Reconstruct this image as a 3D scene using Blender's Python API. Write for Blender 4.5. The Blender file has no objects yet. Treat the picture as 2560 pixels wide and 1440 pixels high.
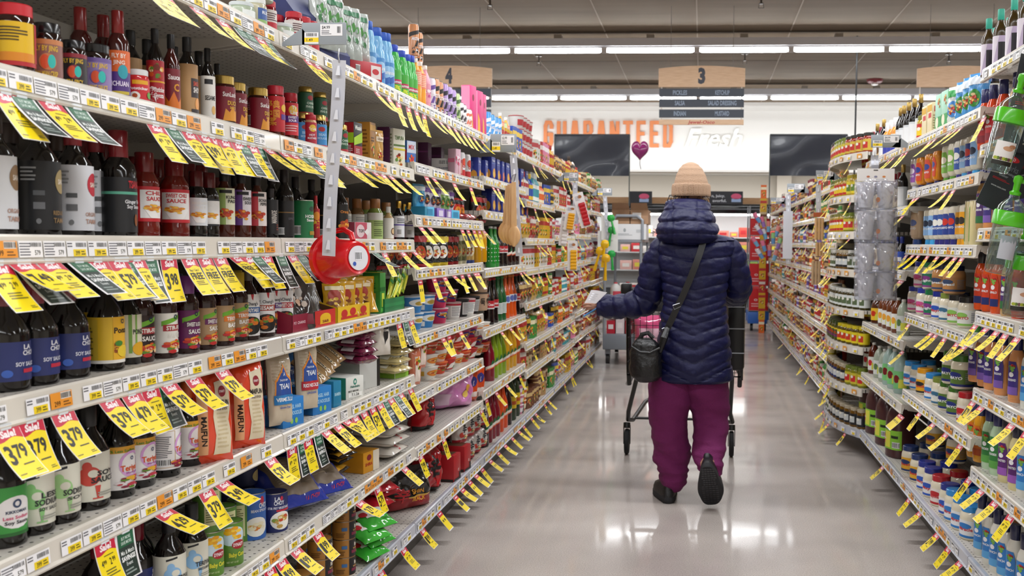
import bpy, bmesh, math, random
from mathutils import Vector, Matrix
from math import sin, cos, pi, radians as R

# ---------------------------------------------------------------- camera, world, lights, exposure
SC = bpy.context.scene
COL = SC.collection
W_, H_ = 2560.0, 1440.0
F = 2400.0                      # focal length in pixels of the 2560 px wide frame
VPX, VPY = 1755.0, 608.0        # where the aisle's direction vanishes
CAM = Vector((0, 0, 1.33))
YAW, PITCH, ROLL = R(4.0), R(3.2), R(0.55)
_f0 = Vector((-sin(YAW), cos(YAW), 0)); _r0 = Vector((cos(YAW), sin(YAW), 0))
FW = (_f0 * cos(PITCH) + Vector((0, 0, -1)) * sin(PITCH)).normalized()
_u0 = _r0.cross(FW)
RT = (_r0 * cos(ROLL) + _u0 * sin(ROLL)).normalized()
UP = RT.cross(FW)
PX = VPX - F * RT.y / FW.y
PY = VPY + F * UP.y / FW.y
cd = bpy.data.cameras.new('camera'); cam = bpy.data.objects.new('camera', cd); COL.objects.link(cam)
cd.sensor_width = 36.0; cd.lens = 36.0 * F / W_
cd.shift_x = (W_ / 2 - PX) / W_; cd.shift_y = (PY - H_ / 2) / W_
cd.clip_start = 0.05; cd.clip_end = 100
cam.matrix_world = Matrix(((RT.x, UP.x, -FW.x, CAM.x), (RT.y, UP.y, -FW.y, CAM.y), (RT.z, UP.z, -FW.z, CAM.z), (0, 0, 0, 1)))
cd.dof.use_dof = True; cd.dof.focus_distance = 3.0; cd.dof.aperture_fstop = 7.0
SC.camera = cam

def y_at(px, X, z):
    """distance down the aisle of the point on the line (X, ., z) that falls in picture column px"""
    A = Vector((X, 0, z)) - CAM; q = px - PX
    a = (A.dot(RT), A.dot(FW)); b = (RT.y, FW.y)
    return (q * a[1] - F * a[0]) / (F * b[0] - q * b[1])

def on_y(px, py, Y):
    """the point at distance Y down the aisle that falls in pixel px, py"""
    d = FW * F + RT * (px - PX) - UP * (py - PY)
    return CAM + d * (Y / d.y)

SC.view_settings.view_transform = 'Standard'; SC.view_settings.look = 'None'
SC.view_settings.gamma = 1.0; SC.view_settings.use_curve_mapping = False
SC.view_settings.exposure = -0.36
wd = bpy.data.worlds.new('world'); SC.world = wd; wd.use_nodes = True
wd.node_tree.nodes['Background'].inputs[0].default_value = (0.80, 0.86, 1.0, 1)
wd.node_tree.nodes['Background'].inputs[1].default_value = 0.025
try:
    cy = SC.cycles
    cy.max_bounces = 6; cy.diffuse_bounces = 3; cy.glossy_bounces = 3; cy.transmission_bounces = 5; cy.transparent_max_bounces = 8
    cy.caustics_reflective = False; cy.caustics_refractive = False; cy.sample_clamp_indirect = 4.0
except Exception: pass
# fluorescent rows over the aisle that stand outside the frame, at the height of the rows in view
def lamp_row(Y, x0, x1, z, watts, wid=0.16):
    ld = bpy.data.lights.new('fluorescent_or_fill_row', 'AREA'); ld.shape = 'RECTANGLE'; ld.size = x1 - x0; ld.size_y = wid
    ld.energy = watts; ld.color = (0.97, 0.985, 1.0)
    o = bpy.data.objects.new('fluorescent_or_fill_row', ld); COL.objects.link(o); o.location = ((x0 + x1) / 2, Y, z); return o
LZ = 3.87
for Y_, w_ in ((-3.8, 400), (0.35, 560), (4.5, 640), (8.6, 560)):
    lamp_row(Y_, -8.5, 8.5, LZ, w_)
# wash lamp behind the cornice that lights the back wall lettering
wl = lamp_row(18.7, -4.5, 6.5, 3.0, 60, 0.2); wl.rotation_euler = (R(105), 0, 0)
# unseen fill light added under the soffit to brighten the beige wall
soffit_fill = lamp_row(19.75, -6, 6, 2.70, 55, 0.08); soffit_fill.rotation_euler = (R(35), 0, 0)

# ---------------------------------------------------------------- materials
_M = {}
def lin(h):
    h = h.lstrip('#'); c = [int(h[i:i + 2], 16) / 255 for i in (0, 2, 4)]
    return [x / 12.92 if x <= .04045 else ((x + .055) / 1.055) ** 2.4 for x in c]
KEYS = {  # finish: roughness, metallic, transmission, coat
    'p': (0.42, 0, 0, 0), 'g': (0.12, 0, 0, 0.3), 'm': (0.28, 1, 0, 0), 'f': (0.85, 0, 0, 0), 's': (0.25, 0, 0, 0.2),
    't': (0.06, 0, 0.85, 0), 'w': (0.16, 0.0, 0, 0.6), 'c': (0.04, 0, 0.97, 0)}
def mat(hexc, fin='p', bump=0, scale=60):
    k = (hexc, fin, bump, scale)
    if k in _M: return _M[k]
    m = bpy.data.materials.new('%s_%s' % (fin, hexc.lstrip('#'))); m.use_nodes = True
    nt = m.node_tree; b = nt.nodes['Principled BSDF']; r, me, tr, co = KEYS[fin]
    c = lin(hexc); b.inputs['Base Color'].default_value = (*c, 1); b.inputs['Roughness'].default_value = r
    b.inputs['Metallic'].default_value = me; b.inputs['Transmission Weight'].default_value = tr
    b.inputs['Coat Weight'].default_value = co; b.inputs['Coat Roughness'].default_value = 0.06
    if fin == 'c': b.inputs['IOR'].default_value = 1.12
    if fin == 't': b.inputs['IOR'].default_value = 1.15
    if bump:
        n = nt.nodes.new('ShaderNodeTexNoise'); n.inputs['Scale'].default_value = scale; n.inputs['Detail'].default_value = 3
        tc = nt.nodes.new('ShaderNodeTexCoord'); nt.links.new(tc.outputs['Object'], n.inputs['Vector'])
        bu = nt.nodes.new('ShaderNodeBump'); bu.inputs['Strength'].default_value = bump; bu.inputs['Distance'].default_value = 0.01
        nt.links.new(n.outputs['Fac'], bu.inputs['Height']); nt.links.new(bu.outputs['Normal'], b.inputs['Normal'])
        if fin == 'w': nt.links.new(bu.outputs['Normal'], b.inputs['Coat Normal'])
    _M[k] = m; return m
def nodes_of(name):
    m = bpy.data.materials.new(name); m.use_nodes = True; return m, m.node_tree, m.node_tree.nodes['Principled BSDF']
def two_tone(name, c1, c2, scale, rough=0.5, detail=4, stretch=(1, 1, 1), bump=0.0, lo=.35, hi=.65, coat=0, rr=None):
    """noise-mixed surface: floor, ceiling, wood, card"""
    m, nt, b = nodes_of(name)
    tc = nt.nodes.new('ShaderNodeTexCoord'); mp = nt.nodes.new('ShaderNodeMapping'); mp.inputs['Scale'].default_value = stretch
    n = nt.nodes.new('ShaderNodeTexNoise'); n.inputs['Scale'].default_value = scale; n.inputs['Detail'].default_value = detail
    ra = nt.nodes.new('ShaderNodeValToRGB'); ra.color_ramp.elements[0].position = lo; ra.color_ramp.elements[1].position = hi
    ra.color_ramp.elements[0].color = (*lin(c1), 1); ra.color_ramp.elements[1].color = (*lin(c2), 1)
    L = nt.links.new
    L(tc.outputs['Object'], mp.inputs['Vector']); L(mp.outputs['Vector'], n.inputs['Vector']); L(n.outputs['Fac'], ra.inputs['Fac']); L(ra.outputs['Color'], b.inputs['Base Color'])
    b.inputs['Roughness'].default_value = rough; b.inputs['Coat Weight'].default_value = coat; b.inputs['Coat Roughness'].default_value = 0.08
    if bump:
        bu = nt.nodes.new('ShaderNodeBump'); bu.inputs['Strength'].default_value = bump; bu.inputs['Distance'].default_value = 0.01
        L(n.outputs['Fac'], bu.inputs['Height']); L(bu.outputs['Normal'], b.inputs['Normal'])
    return m

# ---------------------------------------------------------------- lettering
_T = {}
def glyphs(s, bold=1, shear=0):
    k = (s, bold, shear)
    if k in _T: return _T[k]
    cu = bpy.data.curves.new('t', 'FONT'); cu.body = s; cu.resolution_u = 2; cu.offset = 0.014 * bold; cu.shear = shear
    ob = bpy.data.objects.new('t', cu); me = ob.to_mesh()
    v = [(p.co.x, p.co.y) for p in me.vertices]; f = [tuple(p.vertices) for p in me.polygons]
    ob.to_mesh_clear(); bpy.data.objects.remove(ob); bpy.data.curves.remove(cu)
    if v:
        x0 = min(a for a, _ in v); x1 = max(a for a, _ in v)
        v = [((a - x0) / .7, b / .7) for a, b in v]; wd = (x1 - x0) / .7
    else: wd = 0
    _T[k] = (v, f, wd); return _T[k]

class Art:
    """flat artwork in metres (u to the right, v up) that is cut and laid onto a surface"""
    def __init__(s): s.V = []; s.F = []; s.z = 0
    def poly(s, pts, m, z=None):
        z = s.z if z is None else z; n = len(s.V); s.V += [(a, b, z) for a, b in pts]; s.F.append((tuple(range(n, n + len(pts))), m))
    def rect(s, u0, v0, u1, v1, m, z=None): s.poly([(u0, v0), (u1, v0), (u1, v1), (u0, v1)], m, z)
    def ell(s, cu, cv, ru, rv, m, z=None, n=16): s.poly([(cu + ru * cos(2 * pi * i / n), cv + rv * sin(2 * pi * i / n)) for i in range(n)], m, z)
    def ring(s, cu, cv, r0, r1, m, z=None, n=18):
        for i in range(n):
            a, b = 2 * pi * i / n, 2 * pi * (i + 1) / n
            s.poly([(cu + r0 * cos(a), cv + r0 * sin(a)), (cu + r1 * cos(a), cv + r1 * sin(a)), (cu + r1 * cos(b), cv + r1 * sin(b)), (cu + r0 * cos(b), cv + r0 * sin(b))], m, z)
    def text(s, t, cu, cv, h, m, z=None, w=None, bold=1, rot=0, sx=.8, shear=0, al='c'):
        """cap height h; w: the width it is squeezed to"""
        z = s.z + 1 if z is None else z
        v, f, wd = glyphs(t, bold, shear)
        if not v: return
        kx = (w / wd) if w else h * sx
        o = {'c': wd / 2, 'l': 0, 'r': wd}[al]; n = len(s.V); c_, s_ = cos(rot), sin(rot)
        for a, b in v:
            x, y = (a - o) * kx, (b - .5) * h
            s.V.append((cu + x * c_ - y * s_, cv + x * s_ + y * c_, z))
        s.F += [(tuple(i + n for i in q), m) for q in f]
    def lines(s, u0, v0, u1, v1, n, m, z=None, seed=1):
        r = random.Random(seed); z = s.z + 1 if z is None else z; d = (v1 - v0) / n
        for i in range(n): s.rect(u0, v0 + d * i + d * .25, u1 - (u1 - u0) * r.random() * .3, v0 + d * i + d * .7, m, z)
    def bars(s, u0, v0, u1, v1, z=None, bg='#f4f4f4'):
        z = s.z + 1 if z is None else z
        if bg: s.rect(u0, v0, u1, v1, bg, z)
        n = 9; r = random.Random(5); d = (u1 - u0) / n
        for i in range(n): s.rect(u0 + d * i + d * .25, v0 + (v1 - v0) * .12, u0 + d * i + d * (.5 + .35 * r.random()), v1 - (v1 - v0) * .1, '#1c1c1e', z + 1)
    def food(s, cu, cv, ru, rv, cols, n=14, seed=3, z=None, big=.3):
        r = random.Random(seed); z = s.z + 1 if z is None else z
        for i in range(n):
            a = r.random() * 2 * pi; q = math.sqrt(r.random()); e = big * (.5 + .8 * r.random())
            s.ell(cu + ru * q * cos(a) * .8, cv + rv * q * sin(a) * .8, ru * e, rv * e * .8, r.choice(cols), z + 1 + i % 3, 7)

class MB:
    """collects geometry of ONE object"""
    def __init__(s): s.v = []; s.f = []; s.m = []; s.ms = []; s.k = {}
    def mi(s, m):
        if isinstance(m, (str, tuple)):
            m = mat(*( (m,) if isinstance(m, str) else m))
        if m.name not in s.k: s.k[m.name] = len(s.ms); s.ms.append(m)
        return s.k[m.name]
    def face(s, idx, m): s.f.append(tuple(idx)); s.m.append(s.mi(m))
    def quad(s, a, b, c, d, m):
        n = len(s.v); s.v += [tuple(a), tuple(b), tuple(c), tuple(d)]; s.face((n, n + 1, n + 2, n + 3), m)
    def box(s, x0, x1, y0, y1, z0, z1, m, bev=0):
        if bev:
            bm = bmesh.new(); bmesh.ops.create_cube(bm, size=1)
            for v in bm.verts: v.co = Vector(((x0 + x1) / 2 + v.co.x * (x1 - x0), (y0 + y1) / 2 + v.co.y * (y1 - y0), (z0 + z1) / 2 + v.co.z * (z1 - z0)))
            bmesh.ops.bevel(bm, geom=bm.edges[:], offset=bev, segments=2, affect='EDGES', profile=.5)
            s.add_bm(bm, m); return
        n = len(s.v)
        s.v += [(x, y, z) for z in (z0, z1) for y in (y0, y1) for x in (x0, x1)]
        for q in ((0, 2, 3, 1), (4, 5, 7, 6), (0, 1, 5, 4), (2, 6, 7, 3), (0, 4, 6, 2), (1, 3, 7, 5)): s.face([n + i for i in q], m)
    def add_bm(s, bm, m):
        n = len(s.v); bm.verts.ensure_lookup_table(); s.v += [tuple(v.co) for v in bm.verts]
        for f in bm.faces: s.face([n + v.index for v in f.verts], m)
        bm.free()
    def rings(s, rs, m, closed=True, cap0=True, cap1=True, mf=None):
        """rs: list of rings (lists of points), skinned in order; mf(i): material of band i"""
        n0 = len(s.v); k = len(rs[0])
        for r in rs: s.v += [tuple(p) for p in r]
        for i in range(len(rs) - 1):
            mm = mf(i) if mf else m
            for j in range(k if closed else k - 1):
                a = n0 + i * k + j; b = n0 + i * k + (j + 1) % k
                s.face((a, b, b + k, a + k), mm)
        if closed and cap0: s.face([n0 + j for j in range(k)][::-1], mf(0) if mf else m)
        if closed and cap1: s.face([n0 + (len(rs) - 1) * k + j for j in range(k)], mf(len(rs) - 2) if mf else m)
    def lathe(s, prof, m, n=24, sx=1, sy=1, pw=2, c=(0, 0, 0), mf=None, cap0=True, cap1=True, rib=None):
        def pt(r, z, j):
            a = 2 * pi * j / n; ca, sa = cos(a), sin(a)
            q = (abs(ca) ** pw + abs(sa) ** pw) ** (-1 / pw) if pw != 2 else 1
            if rib: q *= 1 + rib * (j % 2)
            return (c[0] + r * q * ca * sx, c[1] + r * q * sa * sy, c[2] + z)
        s.rings([[pt(max(r, 1e-5), z, j) for j in range(n)] for r, z in prof], m, mf=mf, cap0=cap0, cap1=cap1)
    def tube(s, pts, r, m, n=8, caps=True):
        pts = [Vector(p) for p in pts]; rs = []; up = None
        for i, p in enumerate(pts):
            t = (pts[min(i + 1, len(pts) - 1)] - pts[max(i - 1, 0)]).normalized()
            if up is None: up = t.orthogonal().normalized()
            up = (up - t * up.dot(t)).normalized(); sd = t.cross(up)
            rr = r[i] if isinstance(r, (list, tuple)) else r
            rs.append([p + (up * cos(2 * pi * j / n) + sd * sin(2 * pi * j / n)) * rr for j in range(n)])
        s.rings(rs, m, cap0=caps, cap1=caps)
    def art(s, A, surf, du=0, dv=0):
        """lay artwork A on surf(u, v, lift)"""
        if not A.F: return
        bm = bmesh.new(); vs = [bm.verts.new(p) for p in A.V]; ml = []
        for q, m in A.F:
            try: f = bm.faces.new([vs[i] for i in q]); f.material_index = s.mi(m)
            except ValueError: pass
        for st, ax in ((du, 0), (dv, 1)):
            if st:
                lo = min(p[ax] for p in A.V); hi = max(p[ax] for p in A.V); k = int(lo / st)
                while k * st < hi:
                    co = [0, 0, 0]; co[ax] = k * st; no = [0, 0, 0]; no[ax] = 1
                    bmesh.ops.bisect_plane(bm, geom=bm.verts[:] + bm.edges[:] + bm.faces[:], plane_co=co, plane_no=no); k += 1
        n = len(s.v); bm.verts.index_update(); bm.verts.ensure_lookup_table()
        s.v += [tuple(surf(v.co.x, v.co.y, .0003 + .00022 * v.co.z)) for v in bm.verts]
        for f in bm.faces: s.f.append(tuple(n + v.index for v in f.verts)); s.m.append(f.material_index)
        bm.free()
    def mesh(s, name, ang=38):
        me = bpy.data.meshes.new(name); me.from_pydata(s.v, [], s.f)
        for m in s.ms: me.materials.append(m)
        me.polygons.foreach_set('material_index', s.m); me.polygons.foreach_set('use_smooth', [True] * len(s.f))
        me.update()
        try: me.set_sharp_from_angle(angle=R(ang))
        except Exception: pass
        return me
    def build(s, name, parent=None, loc=None, rz=0, ang=38):
        return place(name, s.mesh(name, ang), parent, loc, rz)
def place(name, me, parent=None, loc=None, rz=0):
    o = bpy.data.objects.new(name, me); COL.objects.link(o)
    if parent: o.parent = parent
    if loc is not None: o.location = loc
    if rz: o.rotation_euler[2] = rz
    return o
def tag(o, label, cat, group=None):
    o['label'] = label; o['category'] = cat
    if group: o['group'] = group
    return o
def thing(name, label, cat, loc=(0, 0, 0), rz=0, group=None):
    return tag(place(name, None, None, loc, rz), label, cat, group)
def structure(o): o['kind'] = 'structure'; return o
def merge_copy(o, meshes):
    pass
ORD = 'first second third fourth fifth sixth seventh eighth ninth tenth eleventh twelfth thirteenth fourteenth fifteenth sixteenth seventeenth eighteenth nineteenth twentieth'.split()
ORD += ['twenty-' + x for x in ORD[:9]] + ['thirtieth'] + ['thirty-' + x for x in ORD[:9]] + ['fortieth'] + ['forty-' + x for x in ORD[:9]] + ['fiftieth'] + ['fifty-' + x for x in ORD[:9]] + ['sixtieth']
# ---------------------------------------------------------------- the room
FLOOR = two_tone('polished_floor', '#b6aeaa', '#c3bbb6', 2.2, rough=0.38, detail=8, bump=0.0, coat=0.3)
def speckle(m):
    nt = m.node_tree; b = nt.nodes['Principled BSDF']; L = nt.links.new
    src = b.inputs['Base Color'].links[0].from_socket
    n = nt.nodes.new('ShaderNodeTexNoise'); n.inputs['Scale'].default_value = 190; n.inputs['Detail'].default_value = 2
    tc = nt.nodes.new('ShaderNodeTexCoord'); L(tc.outputs['Object'], n.inputs['Vector'])
    ra = nt.nodes.new('ShaderNodeValToRGB'); ra.color_ramp.elements[0].position = .3; ra.color_ramp.elements[1].position = .62
    ra.color_ramp.elements[0].color = (.62, .58, .55, 1); ra.color_ramp.elements[1].color = (1.04, 1.03, 1.02, 1)
    mx = nt.nodes.new('ShaderNodeMix'); mx.data_type = 'RGBA'; mx.blend_type = 'MULTIPLY'; mx.inputs[0].default_value = .8
    L(n.outputs['Fac'], ra.inputs['Fac']); L(src, mx.inputs[6]); L(ra.outputs['Color'], mx.inputs[7]); L(mx.outputs[2], b.inputs['Base Color'])
    n3 = nt.nodes.new('ShaderNodeTexNoise'); n3.inputs['Scale'].default_value = 1.7; n3.inputs['Detail'].default_value = 2; L(tc.outputs['Object'], n3.inputs['Vector'])
    r3 = nt.nodes.new('ShaderNodeValToRGB'); r3.color_ramp.elements[0].position = .42; r3.color_ramp.elements[1].position = .66; r3.color_ramp.elements[0].color = (.35, .35, .35, 1); r3.color_ramp.elements[1].color = (.95, .95, .95, 1)
    L(n3.outputs['Fac'], r3.inputs['Fac']); L(r3.outputs['Color'], b.inputs['Coat Weight']); b.inputs['Coat Roughness'].default_value = .075
    n2 = nt.nodes.new('ShaderNodeTexNoise'); n2.inputs['Scale'].default_value = 1.3; L(tc.outputs['Object'], n2.inputs['Vector'])
    bu = nt.nodes.new('ShaderNodeBump'); bu.inputs['Strength'].default_value = .12; bu.inputs['Distance'].default_value = .02
    L(n2.outputs['Fac'], bu.inputs['Height']); L(bu.outputs['Normal'], b.inputs['Normal']); L(bu.outputs['Normal'], b.inputs['Coat Normal'])
speckle(FLOOR)
WALLM = mat('#cbc3b6', 'f'); CEILM = two_tone('ceiling_panel', '#7d6e5c', '#897966', 1.5, rough=.8, stretch=(.3, 3, 1))
WHITEW = mat('#efeeea', 'f')
XL, XR, YN, YF, CZ = -10.0, 10.0, -6.0, 19.5, 4.12
def slab(name, x0, x1, y0, y1, z0, z1, m): b = MB(); b.box(x0, x1, y0, y1, z0, z1, m); return structure(b.build(name))
slab('floor', XL, XR, YN, YF + 1.2, -.05, 0, FLOOR)
slab('ceiling', XL, XR, YN, YF + 1.2, CZ, CZ + .1, CEILM)
slab('wall_left', XL - .1, XL, YN, YF + 1.2, 0, CZ, WALLM); slab('wall_right', XR, XR + .1, YN, YF + 1.2, 0, CZ, WALLM)
slab('wall_near', XL, XR, YN - .1, YN, 0, CZ, WALLM)
slab('wall_far', XL, XR, YF + 1.1, YF + 1.2, 0, CZ, WALLM)
slab('wall_soffit', XL, XR, YF, YF + 1.1, 2.76, CZ, WHITEW)
b = MB(); b.box(XL, XR, YF - .10, YF, 3.98, 4.06, WHITEW); structure(b.build('trim_1'))
b = MB(); b.box(XL, XR, YF - .22, YF - .10, 4.06, 4.12, WHITEW); structure(b.build('trim_2'))
b = MB(); b.box(XL, XR, YF - .03, YF, 2.76, 2.80, mat('#dcdad6', 'f')); structure(b.build('trim_3'))
b = MB(); b.box(1.55, 1.85, YF + .85, YF + 1.1, 0, 2.76, WALLM); structure(b.build('trim_4'))
# seams of the ceiling
SEAM = mat('#b8ab9c', 'f'); DSEAM = mat('#5f564c', 'f')
for k, X in enumerate([-2.54 + 1.22 * i for i in range(-5, 9)]):
    b = MB(); b.box(X - .008, X + .008, YN, YF, CZ - .006, CZ, SEAM); structure(b.build('trim_%d' % (5 + k)))
for k, Y in enumerate([12.75 - 4.15 * 2 + .0 + 2.075 * i for i in range(0, 7)]):
    b = MB(); b.box(XL, XR, Y + .09, Y + (.12 if k % 2 == 0 else .10), CZ - (.02 if k % 2 == 0 else .003), CZ, DSEAM); structure(b.build('trim_%d' % (30 + k)))

# ---------------------------------------------------------------- fluorescent fittings in view
EM = bpy.data.materials.new('lit_tube'); EM.use_nodes = True
e = EM.node_tree.nodes['Principled BSDF']; e.inputs['Emission Color'].default_value = (.97, .985, 1, 1); e.inputs['Emission Strength'].default_value = 34
hb = MB(); hb.box(-.61, .61, -.07, .07, .05, .15, '#c9c9cf'); hb.box(-.61, .61, -.035, .035, .03, .05, '#e6e6ea'); HOUS = hb.mesh('housing')
hb = MB(); hb.box(-.61, -.575, -.03, .03, -.03, .05, '#c2bcb8'); hb.box(.575, .61, -.03, .03, -.03, .05, '#c2bcb8'); ENDC = hb.mesh('end_cap')
tb = MB(); tb.rings([[(x, .030 * r_ * cos(a * pi / 6), .030 * r_ * sin(a * pi / 6)) for a in range(12)] for x, r_ in ((-.575, .5), (-.555, .85), (-.53, 1), (.53, 1), (.555, .85), (.575, .5))], EM); TUBE = tb.mesh('lamp_tube')
hb = MB(); hb.box(-.05, .05, -.06, .06, .15, .2, '#8c8378'); HANG = hb.mesh('hanger')
rowname = {0: 'nearer', 1: 'farther'}
for rI, (Y, x0, n) in enumerate(((12.75, -6.2, 12), (16.9, -7.42, 14))):
    for i in range(n):
        X = x0 + 1.22 * i + .61
        t = thing('fluorescent_light', 'white fluorescent ceiling light, %s lamp from the left end of the %s lit row' % (ORD[i], rowname[rI]), 'ceiling light', (X, Y, LZ - .02), 0, 'fluorescent lights in the two ceiling rows')
        place('housing', HOUS, t); place('lamp_tube', TUBE, t); place('end_cap', ENDC, t); place('hanger', HANG, t)
# sprinkler heads and a smoke detector under the ceiling
def sprinkler(px, py, lab, z=CZ):
    d = on_y(px, py, 1) - CAM; Y = (z - .12 - CAM.z) / d.z; p = CAM + d * Y
    t = thing('sprinkler_head', lab, 'sprinkler', (p.x, p.y, z))
    b = MB(); b.lathe([(.05, 0), (.05, -.008), (.012, -.012), (.012, -.09), (.028, -.095), (.028, -.102), (.004, -.104)], ('#6b6560', 'm'), 12); b.build('sprinkler_body', t)
    b = MB(); b.box(-.03, .03, -.003, .003, -.15, -.145, ('#55504c', 'm')); b.tube([(-.02, 0, -.1), (-.03, 0, -.147)], .003, ('#55504c', 'm'), 5); b.tube([(.02, 0, -.1), (.03, 0, -.147)], .003, ('#55504c', 'm'), 5); b.build('deflector', t)
sprinkler(1225, 18, 'chrome sprinkler head in the ceiling, upper left of the aisle sign')
sprinkler(1903, 14, 'chrome sprinkler head in the ceiling nearest above the aisle three sign')
sprinkler(1347, 160, 'small sprinkler head between the two rows of lights, left of the aisle three sign')
sprinkler(1862, 155, 'small sprinkler head at the top right corner of the aisle three sign')
sprinkler(2372, 156, 'small sprinkler head above the blank wooden sign on the right')
d = on_y(2187, 199, 1) - CAM; k = (CZ - CAM.z) / d.z; p = CAM + d * k
t = thing('smoke_detector', 'dark red and white round alarm on the ceiling right of the centre', 'alarm', (p.x, p.y, CZ))
b = MB(); b.lathe([(.14, 0), (.13, -.04), (.1, -.06)], '#7d1f2a', 20); b.build('detector_base', t)
b = MB(); b.lathe([(.06, -.055), (.055, -.09), (.02, -.1)], '#e9e4e0', 16); b.build('sensor', t)

# ---------------------------------------------------------------- lettering on the far wall
OR_ = mat('#e58a52', 'p')
def word(s, px0, px1, py0, py1, Y, m, nm, lab, shear=0, bold=2, thick=.04):
    a = on_y(px0, py0, Y); c = on_y(px1, py1, Y); h = a.z - c.z
    t = thing(nm, lab, 'sign', (a.x, Y, c.z))
    if shear:
        v, f, w = glyphs(s, bold, shear); k = (c.x - a.x) / w; b = MB(); n = 0
        bm = bmesh.new(); vs = [bm.verts.new((p * k, 0, q * h)) for p, q in v]
        for q in f:
            try: bm.faces.new([vs[i] for i in q])
            except ValueError: pass
        r = bmesh.ops.extrude_face_region(bm, geom=bm.faces[:]); bmesh.ops.translate(bm, vec=(0, -thick, 0), verts=[g for g in r['geom'] if isinstance(g, bmesh.types.BMVert)])
        b.add_bm(bm, m); b.build('lettering', t); return t
    if nm == 'wall_lettering':
        S_ = {'G': [(1, .78), (1, .86), (.8, 1), (.2, 1), (0, .84), (0, .16), (.2, 0), (.8, 0), (1, .16), (1, .48), (.55, .48)], 'U': [(0, 1), (0, .16), (.2, 0), (.8, 0), (1, .16), (1, 1)], 'A': [(0, 0), (.36, 1), (.64, 1), (1, 0)], 'R': [(0, 0), (0, 1), (.75, 1), (1, .86), (1, .62), (.75, .48), (0, .48)], 'N': [(0, 0), (0, 1), (1, 0), (1, 1)], 'T': [(-.1, 1), (1.1, 1)], 'E': [(1, 1), (0, 1), (0, 0), (1, 0)], 'D': [(0, 0), (0, 1), (.7, 1), (1, .82), (1, .18), (.7, 0), (0, 0)]}
        X_ = {'A': [(.14, .3), (.86, .3)], 'R': [(.55, .48), (1, 0)], 'T': [(.5, 1), (.5, 0)], 'E': [(0, .52), (.85, .52)]}
        n = len(s); cw = (c.x - a.x) / n; lw = cw * .46; sw = cw * .135
        for i, ch in enumerate(s):
            b = MB()
            for path in (S_[ch], X_.get(ch)):
                if not path: continue
                P_ = [Vector((i * 0 + x * lw, 0, sw + z * (h - 2 * sw))) for x, z in path]
                for si, (p, q) in enumerate(zip(P_, P_[1:])):
                    yo = Vector((0, -.0022 * (si % 3) - (.001 if path is not S_[ch] else 0), 0)); p = p + yo; q = q + yo; d = (q - p).normalized(); e_ = Vector((-d.z, 0, d.x)) * sw; p2 = p - d * sw * .7; q2 = q + d * sw * .7
                    b.rings([[p2 - e_, p2 + e_, q2 + e_, q2 - e_], [v - Vector((0, thick, 0)) for v in (p2 - e_, p2 + e_, q2 + e_, q2 - e_)]], m)
            b.build('letter', t, (cw * (i + .22), 0, 0))
        return t
    ws = [glyphs(ch, bold)[2] for ch in s]; gap = .16; tot = sum(ws) + gap * (len(s) - 1); x = 0; k = (c.x - a.x) / tot
    for ch, w in zip(s, ws):
        v, f, _ = glyphs(ch, bold); bm = bmesh.new(); vs = [bm.verts.new((p * k, 0, q * h)) for p, q in v]
        for q in f:
            try: bm.faces.new([vs[i] for i in q])
            except ValueError: pass
        r = bmesh.ops.extrude_face_region(bm, geom=bm.faces[:]); bmesh.ops.translate(bm, vec=(0, -thick, 0), verts=[g for g in r['geom'] if isinstance(g, bmesh.types.BMVert)])
        b = MB(); b.add_bm(bm, m); b.build('letter', t, (x, 0, 0)); x += (w + gap) * k
    return t
word('GUARANTEED', 1357, 1688, 302, 369, YF - .01, OR_, 'wall_lettering', 'large orange capital letters reading GUARANTEED high on the far wall', bold=1.5)
word('Fresh', 1712, 1856, 322, 367, YF - .01, mat('#fdfcf4', 'g'), 'script_lettering', 'white slanted lettering reading Fresh high on the far wall', shear=.35, bold=1.5)

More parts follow.
